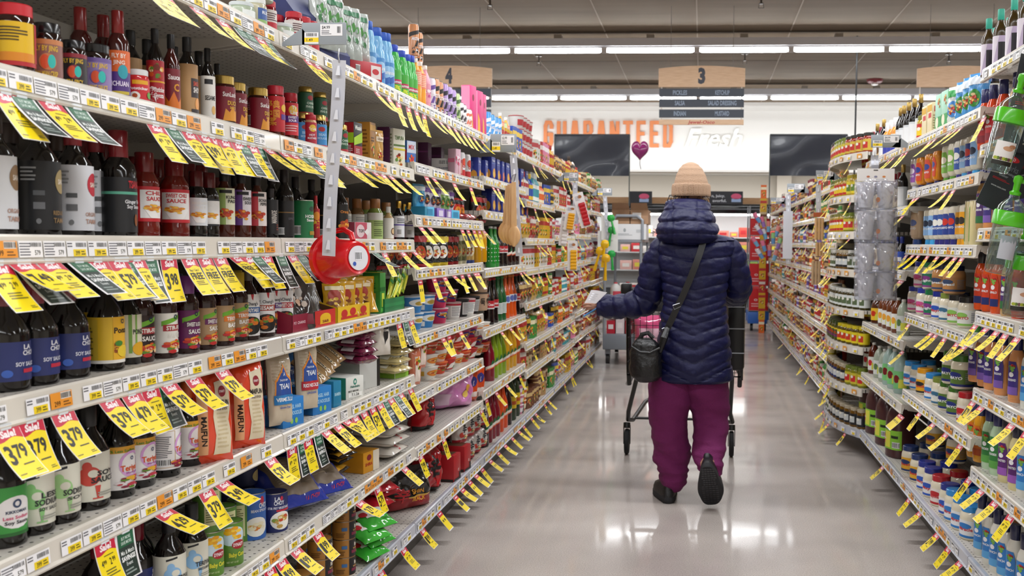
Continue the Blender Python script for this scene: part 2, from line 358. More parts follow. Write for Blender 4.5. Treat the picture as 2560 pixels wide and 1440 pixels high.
# ---------------------------------------------------------------- hanging aisle signs
WOOD = two_tone('sign_wood', '#e2bd9a', '#edcbab', 9, rough=.55, stretch=(1, 1, 9), detail=6)
SLATE = mat('#39414f', 'p')
def aisle_sign(px0, px1, num, rows, lab, foot=True, Y=11.5):
    pa = on_y(px0, 165, Y); pb = on_y(px1, 313, Y); cx = (pa.x + pb.x) / 2; w = pb.x - pa.x; h = pa.z - pb.z
    t = thing('aisle_sign', lab, 'sign', (cx, Y, pb.z))
    zz = lambda py: on_y(px0, py, Y).z - pb.z
    b = MB(); n = 24; top = []
    for i in range(n + 1):
        u = -w / 2 + w * i / n; top.append((u, zz(172) + (h - zz(172)) * (1 - (2 * i / n - 1) ** 2)))
    pts = [(-w / 2, zz(218)), (w / 2, zz(218))] + top[::-1]
    fr = [(x, -.015, z) for x, z in pts]; bk = [(x, .015, z) for x, z in pts]
    b.rings([fr, bk], WOOD)
    b.build('wooden_header', t)
    if num:
        A = Art(); A.text(num, 0, zz(190), .165, '#3c3f4d', w=.085 if num != '1' else None, bold=4)
        b = MB(); b.art(A, lambda u, v, l: (u, -.016 - l, v)); b.build('aisle_number', t)
    for i, (l_, r_) in enumerate(rows):
        z0, z1 = zz(242 + 26 * i), zz(222 + 26 * i)
        b = MB(); b.box(-w / 2 + .01, w / 2 - .01, -.012, .012, z0, z1, SLATE)
        A = Art()
        if l_: A.text(l_, -w * .25, (z0 + z1) / 2, .052, '#8fa0b8', w=len(l_) * .024, bold=2)
        if r_: A.text(r_, w * .24, (z0 + z1) / 2, .052, '#8fa0b8', w=len(r_) * .024, bold=2)
        b.art(A, lambda u, v, l: (u, -.013 - l, v)); b.build('category_panel', t)
    if foot:
        b = MB(); b.box(-w / 2 + .01, w / 2 - .01, -.014, .014, zz(312), zz(299), WOOD)
        A = Art(); A.text('Jewel-Osco', 0, zz(305.5), .036, '#c8524e', w=.32, bold=2, shear=.2); b.art(A, lambda u, v, l: (u, -.015 - l, v)); b.build('wooden_footer', t)
    b = MB()
    b.box(-w / 2 + .03, -w / 2 + .045, -.004, .004, zz(312), zz(215), '#d8d0c8'); b.build('side_rail', t)
    b = MB(); b.box(w / 2 - .045, w / 2 - .03, -.004, .004, zz(312), zz(215), '#d8d0c8'); b.build('side_rail', t)
    for s_ in (-1, 1):
        b = MB(); b.tube([(s_ * w * .36, 0, h * .9), (s_ * w * .36, 0, CZ - pb.z)], .003, '#8f8a84', 5); b.build('hanging_wire', t)
R3 = (('PICKLES', 'KETCHUP'), ('SALSA', 'SALAD DRESSING'), ('INDIAN', 'MUSTARD'))
aisle_sign(1647, 1861, '3', R3, 'wooden aisle sign numbered 3 listing pickles and ketchup over the shopper')
aisle_sign(1016, 1230, '4', (('', ''), ('', ''), ('', '')), 'wooden aisle sign numbered 4 behind the cans on the left top shelf')
aisle_sign(2293, 2507, '', (), 'blank arched wooden sign board behind the right top shelf', foot=False)

# black panels over the far gondola ends
VIN = mat('#2a3140', 's', 1.0, 2.2)
def banner(px0, px1, lab):
    Y = 15.0; a = on_y(px0, 337, Y); c = on_y(px1, 440, Y)
    t = thing('banner_panel', lab, 'banner', ((a.x + c.x) / 2, Y, c.z)); w = c.x - a.x; h = a.z - c.z
    b = MB(); n = 24; rs = []
    for i in range(n + 1):
        for_ = []
        for j in range(13):
            x = -w / 2 + w * i / n; z = h * j / 12
            for_.append((x, .02 * sin(5 * x + 3 * z) * sin(3 * z + 1) + .012 * sin(9 * z - 4 * x), z))
        rs.append(for_)
    k0 = len(b.v)
    for dy in (0, .006):
        for r_ in rs: b.v += [(x, y + dy, z) for x, y, z in r_]
    m_ = (n + 1) * 13
    for i in range(n):
        for j in range(12):
            q = i * 13 + j; b.face((q, q + 13, q + 14, q + 1), VIN); b.face((m_ + q, m_ + q + 1, m_ + q + 14, m_ + q + 13), VIN)
    b.build('vinyl_sheet', t)
    b = MB(); b.box(-w / 2 - .01, w / 2 + .01, -.01, .016, h - .012, h + .012, '#30343c'); b.build('top_bar', t)
    for s_ in (-1, 1):
        b = MB(); b.tube([(s_ * (w / 2 + .008), 0, -(c.z - 1.9)), (s_ * (w / 2 + .008), 0, h)], .009, '#59605f', 6); b.build('post', t)
banner(1388, 1572, 'dark glossy vinyl panel standing over the far end of the left shelves')
banner(1927, 2115, 'dark glossy vinyl panel standing over the far end of the right shelves')
b = MB(); p = on_y(2140, 240, 13.2); b.tube([(p.x, 13.2, 1.9), (p.x, 13.2, CZ)], .012, '#2c2e30', 6); tag(b.build('ceiling_pole'), 'thin black pole rising to the ceiling behind the right shelves', 'pole')

# heart balloon
p = on_y(1600, 376, 17.5); t = thing('heart_balloon', 'dark magenta foil heart balloon floating before the far wall', 'balloon', (p.x, p.y, p.z))
b = MB(); n = 40
out = []
for i in range(n):
    a = 2 * pi * i / n; out.append((.0125 * 16 * .8 * sin(a) ** 3, .0135 * (13 * cos(a) - 3.6 * cos(2 * a) - 2 * cos(3 * a) - cos(4 * a)) + .01))
rs = []
for k in range(-5, 6):
    q = k / 5; s_ = math.sqrt(max(0, 1 - q * q)) * .97 + .03; rs.append([(x * s_ * (1 + .03 * sin(i * 2.5) * (1 - s_)), q * .085, z * s_) for i, (x, z) in enumerate(out)])
b.rings(rs, ('#8f2a6c', 'w'), closed=True); b.build('foil_heart', t)
b = MB(); b.tube([(0, 0, -.17), (0, 0, -.26), (.02, 0, -.34)], .006, '#3c2a40', 5); b.build('ribbon', t)

# ---------------------------------------------------------------- meat counter along the far wall
t = thing('refrigerated_case', 'long open refrigerated case with black canopy and lit shelves at the far wall', 'refrigerated case', (0, 18.9, 0))
yc = 18.6 - 18.9
def bz(py): return on_y(1755, py, 18.6).z
b = MB(); b.box(-4, 4, yc + .3, yc + .8, bz(508), bz(492), two_tone('case_wood', '#b98d62', '#c59a70', 5, stretch=(1, 9, 9))); b.build('wood_band', t)
b = MB(); b.box(-4, 4, yc - .05, yc + .8, bz(534), bz(510), ('#17181b', 'g'), .02); b.build('canopy', t)
b = MB(); b.box(-4, 4, yc - .06, yc - .045, bz(524), bz(522), '#6d7077'); b.build('canopy_trim', t)
b = MB(); b.box(-4, 4, yc + .75, yc + .8, .3, bz(534), '#e9ecee'); b.build('back_panel', t)
b = MB(); b.box(-4, 4, yc, yc + .8, 0, .42, '#22252a', .02); b.build('base_cabinet', t)
EM2 = bpy.data.materials.new('case_light'); EM2.use_nodes = True
e = EM2.node_tree.nodes['Principled BSDF']; e.inputs['Emission Color'].default_value = (1, .98, .95, 1); e.inputs['Emission Strength'].default_value = 36
b = MB(); b.box(-4, 4, yc + .05, yc + .1, bz(538), bz(535), EM2); b.build('case_lamp', t)
CS = [.42, .8, 1.15, 1.45]
for k, z in enumerate(CS[1:]):
    b = MB(); b.box(-4, 4, yc + .15 + .06 * k, yc + .75, z - .02, z, '#dfe3e6'); b.build('case_shelf', t)
for k, (px0, px1, tx) in enumerate(((1573, 1630, 0), (1774, 1857, 1))):
    a = on_y(px0, 478, 18.5); c = on_y(px1, 512, 18.5)
    t2 = thing('case_sign', ('small black sign with a pink emblem over the far refrigerated case', 'black sign with white words and pink emblem right of the beige hat')[k], 'sign', ((a.x + c.x) / 2, 18.5, c.z))
    w, h = c.x - a.x, a.z - c.z; b = MB(); b.box(-w / 2, w / 2, 0, .02, 0, h, '#22242c')
    A = Art()
    if tx: A.text('n, juicy.', -w * .24, h * .66, .05, '#c9ccd4', w=w * .4, bold=2); A.text('avorful.', -w * .2, h * .3, .05, '#c9ccd4', w=w * .42, bold=2)
    q = w * (.3 if tx else .15); A.ell(q, h * .62, .1, .055, '#d2557a'); A.rect(q - .09, h * .2, q + .09, h * .45, '#9fb6dd'); b.art(A, lambda u, v, l: (u, -l, v)); b.build('sign_board', t2)
# ---------------------------------------------------------------- gondola shelving
STEEL = two_tone('shelf_enamel', '#cfc7b9', '#d8d0c2', 3, rough=.38, detail=3)
RAILM = mat('#d9d3c8', 's'); BASEM = mat('#b9bcc6', 's'); PANELM = mat('#50493f', 'f'); DARKM = mat('#35302c', 'f')
def perforated():
    m, nt, b = nodes_of('perforated_deck'); L = nt.links.new
    tc = nt.nodes.new('ShaderNodeTexCoord'); mp = nt.nodes.new('ShaderNodeMapping'); mp.inputs['Scale'].default_value = (38, 38, 38)
    v = nt.nodes.new('ShaderNodeTexVoronoi'); v.inputs['Randomness'].default_value = 0; v.inputs['Scale'].default_value = 1; v.voronoi_dimensions = '2D'
    r = nt.nodes.new('ShaderNodeValToRGB'); r.color_ramp.interpolation = 'CONSTANT'; r.color_ramp.elements[0].color = (*lin('#3a3835'), 1); r.color_ramp.elements[1].color = (*lin('#cdc8c0'), 1); r.color_ramp.elements[1].position = .13
    L(tc.outputs['Object'], mp.inputs['Vector']); L(mp.outputs['Vector'], v.inputs['Vector']); L(v.outputs['Distance'], r.inputs['Fac']); L(r.outputs['Color'], b.inputs['Base Color'])
    b.inputs['Roughness'].default_value = .4; return m
PERF = perforated()
BAY = 1.22
_S = {}
def shelf_meshes(ln, dep, base):
    k = (ln, dep, base)
    if k in _S: return _S[k]
    b = MB(); g = .003; b.box(-dep, -.012, g, ln - g, -.022, 0, PERF if (base or dep > .5) else PERF)
    # brackets at both ends under the deck
    deck = b.mesh('shelf_deck')
    b = MB(); h = .042; rm = BASEM if base else RAILM
    pr = [(-.014, .003), (.0, .004), (.004, 0), (.006, -h * .9), (.012, -h), (.010, -h - .004), (-.002, -h - .003), (-.002, -h * .85), (-.014, -.004)]
    b.rings([[(x, y, z) for x, z in pr] for y in (g, ln - g)], rm); rail = b.mesh('price_rail')
    b = MB()
    b.rings([[(-dep, t_, -.022), (-dep, t_, -.10), (-dep * .5, t_, -.055), (-.03, t_, -.03), (-.02, t_, -.022)] for t_ in (0, .006)], RAILM)
    br = b.mesh('shelf_bracket')
    _S[k] = (deck, rail, br); return _S[k]
# little paper labels in the rails
def rail_label(kind):
    A = Art(); w, h = .029, .014
    if kind == 'w': A.rect(-w, -h, w, h, '#efeef0'); A.bars(-.004, .002, .026, .012, bg=None); A.lines(-.027, .002, -.008, .012, 2, '#55555c', seed=2); A.rect(-.012, -h, .024, -.001, '#f2d21e', 1); A.text('399', .0, -.0075, .008, '#33331c', 2, w=.012); A.lines(.010, -.012, .022, -.003, 2, '#55501c', 2)
    if kind == 'v': A.rect(-w, -h, w, h, '#f1f0f2'); A.bars(-.002, .003, .026, .012, bg=None); A.lines(-.027, -.012, .0, .012, 5, '#6a6a72', seed=4); A.text('579', .016, -.006, .008, '#33331c', w=.014)
    if kind == 'o': A.rect(-w, -h, w, h, '#e9962c'); A.rect(-.002, .001, .026, .013, '#e9e2da', 1); A.bars(-.002, .001, .026, .013, 2, bg=None); A.text('299', -.012, -.006, .009, '#3a2208', 1, w=.016); A.lines(.004, -.012, .024, -.002, 2, '#7a4a10')
    b = MB(); b.art(A, lambda u, v, l: (.0062 + .0025 * ((-v + .014) / .028) + l, u, -.021 + v)); return b.mesh('price_label')
RL = {k: rail_label(k) for k in 'wvo'}
def rail_label_far(c1, c2):
    b = MB(); x = .0075; b.quad((x, -.028, -.035), (x, .028, -.035), (x, .028, -.007), (x, -.028, -.007), c1); x = .0085
    b.quad((x, -.01, -.033), (x, .02, -.033), (x, .02, -.019), (x, -.01, -.019), c2); return b.mesh('price_label')
RLF = [rail_label_far('#ebeaec', '#ecd02c'), rail_label_far('#f0eff0', '#e9c92a'), rail_label_far('#e6a03c', '#efe6d8')]
rnd = random.Random(11)
BAYW = {-1: 'left', 1: 'right'}
def shelf(side, X, y0, ln, z, dep, lev, bay, base=False, near=False, nlab=9, orange=.18):
    """one shelf board of one bay; its front edge stands at X and faces the aisle"""
    dk, rl, br = shelf_meshes(round(ln, 3), dep, base)
    nm = 'base_shelf' if base else 'gondola_shelf'
    t = thing(nm, 'cream metal shelf board, %s up, in the %s bay of the %s gondola' % (ORD[lev], ORD[bay], BAYW[side]) if not base else 'grey bottom shelf deck in the %s bay of the %s gondola' % (ORD[bay], BAYW[side]), 'shelf',
              (X, y0 if side < 0 else y0 + ln, z), 0 if side < 0 else pi)
    place('shelf_deck', dk, t); place('price_rail', rl, t)
    if not base: place('shelf_bracket', br, t, (0, .012, 0)); place('shelf_bracket', br, t, (0, ln - .018, 0))
    y = .05
    while y < ln - .05:
        r = rnd.random(); m = (RL['o'] if r < orange else RL['w'] if r < .75 else RL['v']) if near else rnd.choice(RLF[:2] if r > orange else RLF[2:])
        o = place('price_label', m, t, (0, y, 0)); y += .0612 if rnd.random() < .86 else .08 + .04 * rnd.random()
    return t
def gondola(side, X, y0, n, lab, hgt=1.97, dep=.56):
    t = thing('gondola', lab, 'shelving', (X - side * -1 * 0, 0, 0))
    s = side
    def bx(nm, xa, xb, ya, yb, za, zb, m): b = MB(); xs = sorted((s * xa, s * xb)); b.box(xs[0], xs[1], ya, yb, za, zb, m); b.build(nm, t)
    for i in range(n):
        bx('back_panel', dep + .001, dep + .03, y0 + i * BAY, y0 + (i + 1) * BAY, .1, hgt - .03, PANELM)
        bx('kick_plate', .08, .10, y0 + i * BAY, y0 + (i + 1) * BAY, 0, .135, mat('#4b463f', 'p'))
    for i in range(n + 1): bx('upright', dep - .012, dep + .03, y0 + i * BAY - .02, y0 + i * BAY + .02, .0, hgt, PANELM)
    bx('top_cap', dep - .02, dep + .05, y0, y0 + n * BAY, hgt - .03, hgt, RAILM)
    return t
LX, RX = -1.15, 1.0
LY0, RY0 = 1.33, 2.35
gondola(-1, LX, LY0, 8, 'long beige gondola backbone holding the shelves on the left side of the aisle').location.x = LX
LB = [LY0 + BAY * i for i in range(9)]; RB = [RY0 + BAY * i for i in range(11)]
Z_L = [[.18, .494, .79, 1.06, 1.33, 1.61, 1.89]] * 2 + [[.18, .485, .71, .945, 1.215, 1.43, 1.64, 1.89], [.18, .53, .855, 1.18, 1.49, 1.67, 1.89],
       [.18, .47, .655, .92, 1.15, 1.35, 1.60, 1.89], [.18, .44, .66, .90, 1.16, 1.38, 1.62, 1.89], [.18, .45, .68, .93, 1.15, 1.40, 1.65, 1.89], [.18, .44, .68, .92, 1.17, 1.42, 1.66, 1.89]]
Z_R = [[.18, .52, .81, 1.09, 1.39, 1.69, 1.96], [.18, .62, 1.0, 1.33, 1.595, 1.83], [.18, .54, .855, 1.2, 1.52, 1.83], [.17, .43, .69, .92, 1.17, 1.41, 1.64, 1.90]] + [[.18, .44, .66, .90, 1.12, 1.34, 1.56, 1.78]] * 6
for i, zs in enumerate(Z_L):
    for k, z in enumerate(zs): shelf(-1, LX, LB[i], BAY, z, .54 if k == 0 else .46, k, i, k == 0, i < 3)
for i, zs in enumerate(Z_R):
    if i == 3: continue
    for k, z in enumerate(zs): shelf(1, RX, RB[i], BAY, z, .54 if k == 0 else .46, k, i, k == 0, i < 3, orange=.1)
g = gondola(1, RX, RY0, 10, 'long beige gondola backbone holding the shelves on the right side of the aisle'); g.location.x = RX
# the rounded bay of jars that bulges into the aisle
def round_pt(u):  # u 0..1 along the bay, returns (x offset into the aisle, y)
    return .13 * (1 - abs(2 * u - 1) ** 2.4), u * BAY
for k, z in enumerate(Z_R[3]):
    t = thing('curved_shelf' if k else 'curved_base_shelf', 'curved cream shelf bulging into the aisle, %s up, in the rounded jar bay' % ORD[k], 'shelf', (RX, RB[3], z))
    n = 20; P = [round_pt(i / n) for i in range(n + 1)]
    b = MB(); k0 = 0
    for zz_ in (-.02, 0): b.v += [(-x + .01, y, zz_) for x, y in P] + [(.46, y, zz_) for x, y in P]
    m_ = 2 * (n + 1)
    for i in range(n):
        b.face((i, i + 1, n + 2 + i, n + 1 + i), PERF); b.face((m_ + i, m_ + n + 1 + i, m_ + n + 2 + i, m_ + i + 1), PERF)
    b.face((0, n + 1, m_ + n + 1, m_), PERF); b.face((n, m_ + n, m_ + 2 * n + 1, 2 * n + 1), PERF); b.build('shelf_deck', t)
    b = MB(); h = .045
    b.rings([[(-x + .008, y, .003), (-x, y, .003), (-x - .004, y, -h), (-x + .006, y, -h)] for x, y in P], BASEM if k == 0 else RAILM); b.build('price_rail', t)
    for i in range(1, n, 2):
        x, y = P[i]; x2, y2 = P[i + 1]; o = place('price_label', rnd.choice(RLF), t, (-x, y, 0)); o.rotation_euler[2] = pi + math.atan2(x2 - x, y2 - y) * 1.0

# ---------------------------------------------------------------- tags that hang from the rails
def sale_art(kind):
    A = Art(); w, h = .032, .094
    if kind == 'G':
        A.rect(-w * .8, -h * .97, w * .8, 0, '#26352f'); A.rect(-w * .8, -h * .3, w * .8, 0, '#1f6040', 1)
        A.text('BUY MORE', 0, -h * .12, .0065, '#cfe0d5', 2, w=.03); A.text('SAVE MORE', 0, -h * .22, .0065, '#cfe0d5', 2, w=.034)
        A.text('Mix & Match', 0, -h * .42, .008, '#e8ece9', 2, w=.042); A.text('SAVINGS', 0, -h * .55, .009, '#f2f4f2', 2, w=.044, bold=3); A.text('Event', 0, -h * .67, .007, '#d5dbd8', 2, w=.02)
        A.lines(-.018, -h * .9, .018, -h * .76, 2, '#8d9a94', 2); return A
    A.rect(-w, -h, w, 0, '#f1eff0'); A.rect(-w * .95, -h * .985, w * .95, 0, '#f4d913', 1)
    n = 8; top = [(-w * .95 + 1.9 * w * i / n, -h * (.21 + .035 * sin(i / n * 6.3 + .6))) for i in range(n + 1)]
    A.poly([(w * .95, 0), (-w * .95, 0)] + top, '#c41f3e', 2)
    A.text('Sale!', 0, -h * .10, .0115, '#f7e9ea', 3, w=.036, bold=3, shear=.12)
    if kind.startswith('P'):
        A.text(kind[1], -.017, -h * .5, .034, '#1b1b1b', 3, w=.0155, bold=2); A.text(kind[2:], .008, -h * .455, .024, '#1b1b1b', 3, w=.027, bold=2)
        A.lines(-.004, -h * .75, .022, -h * .69, 1, '#4b4620', 3)
    elif kind == 'F':
        A.text('Buy 1 Get 1', 0, -h * .3, .006, '#5a5420', 3, w=.036); A.text('FREE', 0, -h * .46, .0165, '#1b1b1b', 3, w=.048, bold=2); A.lines(-.018, -h * .72, .024, -h * .58, 3, '#6a6424', 3)
    else:
        A.text('4', -.019, -h * .42, .012, '#2c2a10', 3, w=.006); A.text('99', -.011, -h * .40, .008, '#2c2a10', 3, w=.009); A.text('2', .006, -h * .42, .013, '#2c2a10', 3, w=.006); A.text('99', .016, -h * .40, .009, '#2c2a10', 3, w=.009)
        A.lines(-.01, -h * .3, .02, -h * .26, 1, '#5a5420', 3); A.lines(-.016, -h * .72, .024, -h * .55, 3, '#6a6424', 3)
    A.lines(-.027, -h * .93, -.012, -h * .88, 1, '#7c7430', 3); A.lines(.012, -h * .93, .026, -h * .86, 2, '#6a6424', 3); return A
def tag_mesh(kind, tilt, curl, far=False, twist=0):
    """a card clipped under the rail; it leans out of the rail by tilt and bends by curl"""
    b = MB(); A = sale_art(kind) if not far else far_art(kind)
    def surf(u, v, l):
        s = -v; n = 8; x = z = 0
        for i in range(n):
            a = tilt + curl * (s * (i + .5) / n) / .094; x += sin(a) * s / n; z -= cos(a) * s / n
        a = tilt + curl * s / .094; q = twist * s / .094
        return (x + cos(a) * l * 1.3 + u * sin(q), u * cos(q), z + sin(a) * l * 1.3)
    b.art(A, surf, .022, .012)
    B = Art(); B.rect(-.032, -.094, .032, 0, '#e9e7e8', -2); b.art(B, surf, 0, .012)
    return b.mesh('card', 180)
def far_art(kind):
    A = Art(); w, h = .032, .094
    if kind == 'G': A.rect(-w * .8, -h, w * .8, 0, '#26352f'); A.rect(-w * .8, -h * .3, w * .8, 0, '#1f6040', 1); A.rect(-.018, -h * .6, .018, -h * .45, '#c9d0cc', 1)
    else:
        A.rect(-w, -h, w, 0, '#f1eff0'); A.rect(-w * .95, -h * .96, w * .95, 0, '#f4d913', 1); A.rect(-w * .95, -h * .22, w * .95, 0, '#c41f3e', 2); A.rect(-.018, -h * .13, .018, -h * .07, '#eed9dc', 3)
        if kind == 'P': A.rect(-.02, -h * .62, .02, -h * .34, '#33301c', 3)
        else: A.rect(-.02, -h * .5, -.008, -h * .38, '#4a4520', 3); A.rect(.004, -h * .5, .016, -h * .38, '#4a4520', 3)
    return A
cb = MB(); cb.box(-.001, .003, -.012, .012, -.002, .008, ('#dfe4e8', 'g')); CLIP = cb.mesh('clip')
_TG = {}
TAGN = {}
TDESC = {'G': 'dark green savings tag', 'F': 'yellow sale tag reading free', 'S': 'yellow sale tag with small prices', 'P': 'yellow sale tag with a big price'}
def sale_tag(side, px, z, kind='S', tilt=28, curl=30, bay=None, X=None, twist=0, Y=None, far=False):
    X = (LX if side < 0 else RX) if X is None else X
    if Y is None: Y = y_at(px, X, z - .05)
    key = (kind, tilt // 6, curl // 10, far, twist)
    if key not in _TG: _TG[key] = tag_mesh(kind, R(tilt), R(curl), far, R(twist))
    k = (side, round(z, 2)); TAGN[k] = TAGN.get(k, 0) + 1
    d = 'yellow sale tag reading %s %s' % (kind[1], kind[2:]) if len(kind) == 4 else TDESC[kind[0]]
    bay = int((Y - (LY0 if side < 0 else RY0)) / BAY); zs = (Z_L if side < 0 else Z_R)[min(max(bay, 0), 7)]
    lev = min(range(len(zs)), key=lambda i: abs(zs[i] - z)); kk = (side, bay, lev); TAGN[kk] = TAGN.get(kk, 0) + 1
    t = thing('green_tag' if kind == 'G' else 'sale_tag', '%s, %s along, under level %s, %s bay, %s side' % (d, ORD[TAGN[kk] - 1], ('one', 'two', 'three', 'four', 'five', 'six', 'seven', 'eight')[lev], ORD[max(bay, 0)], BAYW[side]), 'price tag',
              (X - side * .008, Y, z - .046), 0 if side < 0 else pi, 'tags hanging from the shelf rails')
    t.rotation_euler[0] = 0
    place('card', _TG[key], t)
    if not far: place('clip', CLIP, t)
    return t
# ---------------------------------------------------------------- goods: shapes
SH = {  # profile below the cap (r, z), cap start, cap radius
 'soy': ([(.93, 0), (1, .015), (1, .52), (.97, .57), (.74, .67), (.42, .76), (.37, .82)], .80, .42),
 'tall': ([(.93, 0), (1, .015), (1, .60), (.94, .66), (.6, .74), (.40, .79), (.38, .84)], .82, .45),
 'foil': ([(.93, 0), (1, .015), (1, .62), (.9, .68), (.55, .75), (.44, .78)], .70, .56),
 'stout': ([(.92, 0), (1, .02), (1, .14), (.97, .16), (.97, .60), (1, .62), (.97, .67), (.72, .75), (.62, .78)], .765, .66),
 'jar': ([(.88, 0), (1, .04), (1, .74), (.95, .80), (.86, .84)], .83, .90),
 'widejar': ([(.88, 0), (1, .05), (1, .66), (.93, .76), (.82, .82)], .81, .86),
 'coke': ([(.9, 0), (1, .03), (.86, .20), (.84, .30), (1, .45), (.98, .54), (.7, .68), (.38, .82), (.34, .94)], .95, .42),
 'pet': ([(.85, 0), (1, .03), (.97, .25), (1, .3), (1, .55), (.96, .62), (.72, .76), (.36, .88), (.33, .92)], .91, .40),
 'jarrito': ([(.9, 0), (1, .02), (1, .48), (.92, .60), (.55, .74), (.40, .84), (.36, .94)], .95, .42),
 'ramune': ([(.9, 0), (1, .02), (1, .5), (.92, .6), (.7, .66), (.78, .74), (.62, .84), (.5, .88)], .86, .58),
 'kraft': ([(.92, 0), (1, .03), (1, .16), (.86, .22), (.84, .50), (.92, .56), (.98, .62), (.86, .70), (.55, .78), (.5, .80)], .775, .62),
 'mayo': ([(.55, .16), (.62, .17), (.86, .20), (.98, .28), (1, .45), (.95, .7), (1, .9), (.9, .97), (.6, 1)], -.16, .62),
 'jug': ([(.9, 0), (1, .03), (1, .55), (.95, .68), (.7, .82), (.34, .91), (.3, .94)], .93, .34),
 'can': ([(.97, 0), (1, .01), (1, .99), (.97, 1)], 2, 1),
 'tallcan': ([(.82, 0), (1, .03), (1, .93), (.84, .985), (.84, 1)], 2, 1)}
WARM = ['#d8531f', '#b3321a', '#e8a233', '#7c2a12', '#5d8a2a', '#f0d8a0']
def norm_ops(A, ops, U, V):
    for i, o in enumerate(ops):
        k = o[0]; z = i + 1
        if k == 't': A.text(o[1], o[2] * U, o[3] * V, o[4] * V, o[5], z, w=(o[6] * U if len(o) > 6 and o[6] else None), bold=2, rot=(o[7] if len(o) > 7 else 0))
        elif k == 'r': A.rect(o[1] * U, o[2] * V, o[3] * U, o[4] * V, o[5], z)
        elif k == 'e': A.ell(o[1] * U, o[2] * V, o[3] * U, o[4] * V, o[5], z, 20)
        elif k == 'o': A.ring(o[1] * U, o[2] * V, o[3] * V, o[4] * V, o[5], z)
        elif k == 'p': A.poly([(a * U, b * V) for a, b in o[1]], o[2], z)
        elif k == 'f': A.food(o[1] * U, o[2] * V, o[3] * U, o[4] * V, o[5] if len(o) > 5 else WARM, 15, i + 3, z)
        elif k == 'b': A.bars(o[1] * U, o[2] * V, o[3] * U, o[4] * V, z)
        elif k == 'l': A.lines(o[1] * U, o[2] * V, o[3] * U, o[4] * V, o[5], o[6], z, seed=i)
KD = {}; PR = {}
def K(key, nm, cat, desc, fn): KD[key] = (nm, cat, desc, fn)
def round_parts(shape, Rr, H, body, cap, lab, sx=1, sy=1, pw=2, n=26, capn='cap', rib=0):
    pf, cz, cr = SH[shape]; parts = []
    b = MB(); b.lathe([(r * Rr, z * H) for r, z in pf], body, n, sx, sy, pw); parts.append(('glass_body' if shape not in ('can', 'tallcan') else 'can_body', b))
    if shape == 'can' or shape == 'tallcan':
        b = MB(); m = ('#b9b6ae', 'm') if shape == 'can' else ('#c9ccd0', 'm'); top = pf[-1][0] * Rr
        b.lathe([(Rr * pf[-2][0] * 1.005, H * .985), (top * 1.03, H * 1.004), (top * .98, H * 1.004), (top * .94, H * .985), (top * .6, H * .982), (top * .58, H * .986), (.001, H * .985)], m, n, cap0=False); parts.append(('lid', b))
    elif cap and cz >= 0:
        b = MB(); c0, c1 = cz * H, H
        q = cr * Rr
        b.lathe([(q * .96, c0), (q, c0 + .001), (q, c1 - .002), (q * .93, c1), (.001, c1)], cap, n, sx, sy, pw, cap1=False, rib=.03 if rib else None); parts.append((capn, b))
    elif cap:
        b = MB(); q = cr * Rr * 1.1; b.lathe([(q * .97, 0), (q, .002), (q * .9, .155 * H), (q * .6, .165 * H)], cap, n, sx, sy, pw); parts.append((capn, b))
    if lab:
        z0, z1, bg, arc, ops = lab; rr = max([r for r, z in pf if z0 - .05 <= z <= z1 + .05] or [max(r for r, z in pf)]) * Rr * 1.004
        zc = (z0 + z1) / 2 * H; hv = (z1 - z0) / 2 * H; A = Art(); wv = rr * arc
        if bg: A.rect(-wv, -hv, wv, hv, bg)
        norm_ops(A, ops, rr * 1.15, hv)
        def surf(u, v, l):
            a = u / rr; q = (abs(cos(a)) ** pw + abs(sin(a)) ** pw) ** (-1 / pw) if pw != 2 else 1
            return ((rr + l) * q * cos(a) * sx, (rr + l) * q * sin(a) * sy, zc + v)
        b = MB(); b.art(A, surf, rr * .28, 0); parts.append(('label', b))
    return parts
def carton_parts(w, d, h, col, front, side=None, top=None, bev=.002, sidecol=None):
    """w across the front (y), d deep (x), front at x=+d/2"""
    b = MB(); b.box(-d / 2, d / 2, -w / 2, w / 2, 0, h, col, bev); parts = [('carton_body', b)]
    b = MB(); A = Art(); norm_ops(A, front, w / 2 * .97, h / 2 * .97); b.art(A, lambda u, v, l: (d / 2 + l, u, h / 2 + v)); parts.append(('front_print', b))
    if side is not None:
        for s in (-1, 1):
            b = MB(); A = Art(); norm_ops(A, side, d / 2 * .97, h / 2 * .97); b.art(A, lambda u, v, l: (-u * s, s * (w / 2 + l), h / 2 + v)); parts.append(('side_print', b))
    if top is not None:
        b = MB(); A = Art(); norm_ops(A, top, w / 2 * .97, d / 2 * .97); b.art(A, lambda u, v, l: (-v, u, h + l)); parts.append(('top_print', b))
    return [q for q in parts if q[1].v]
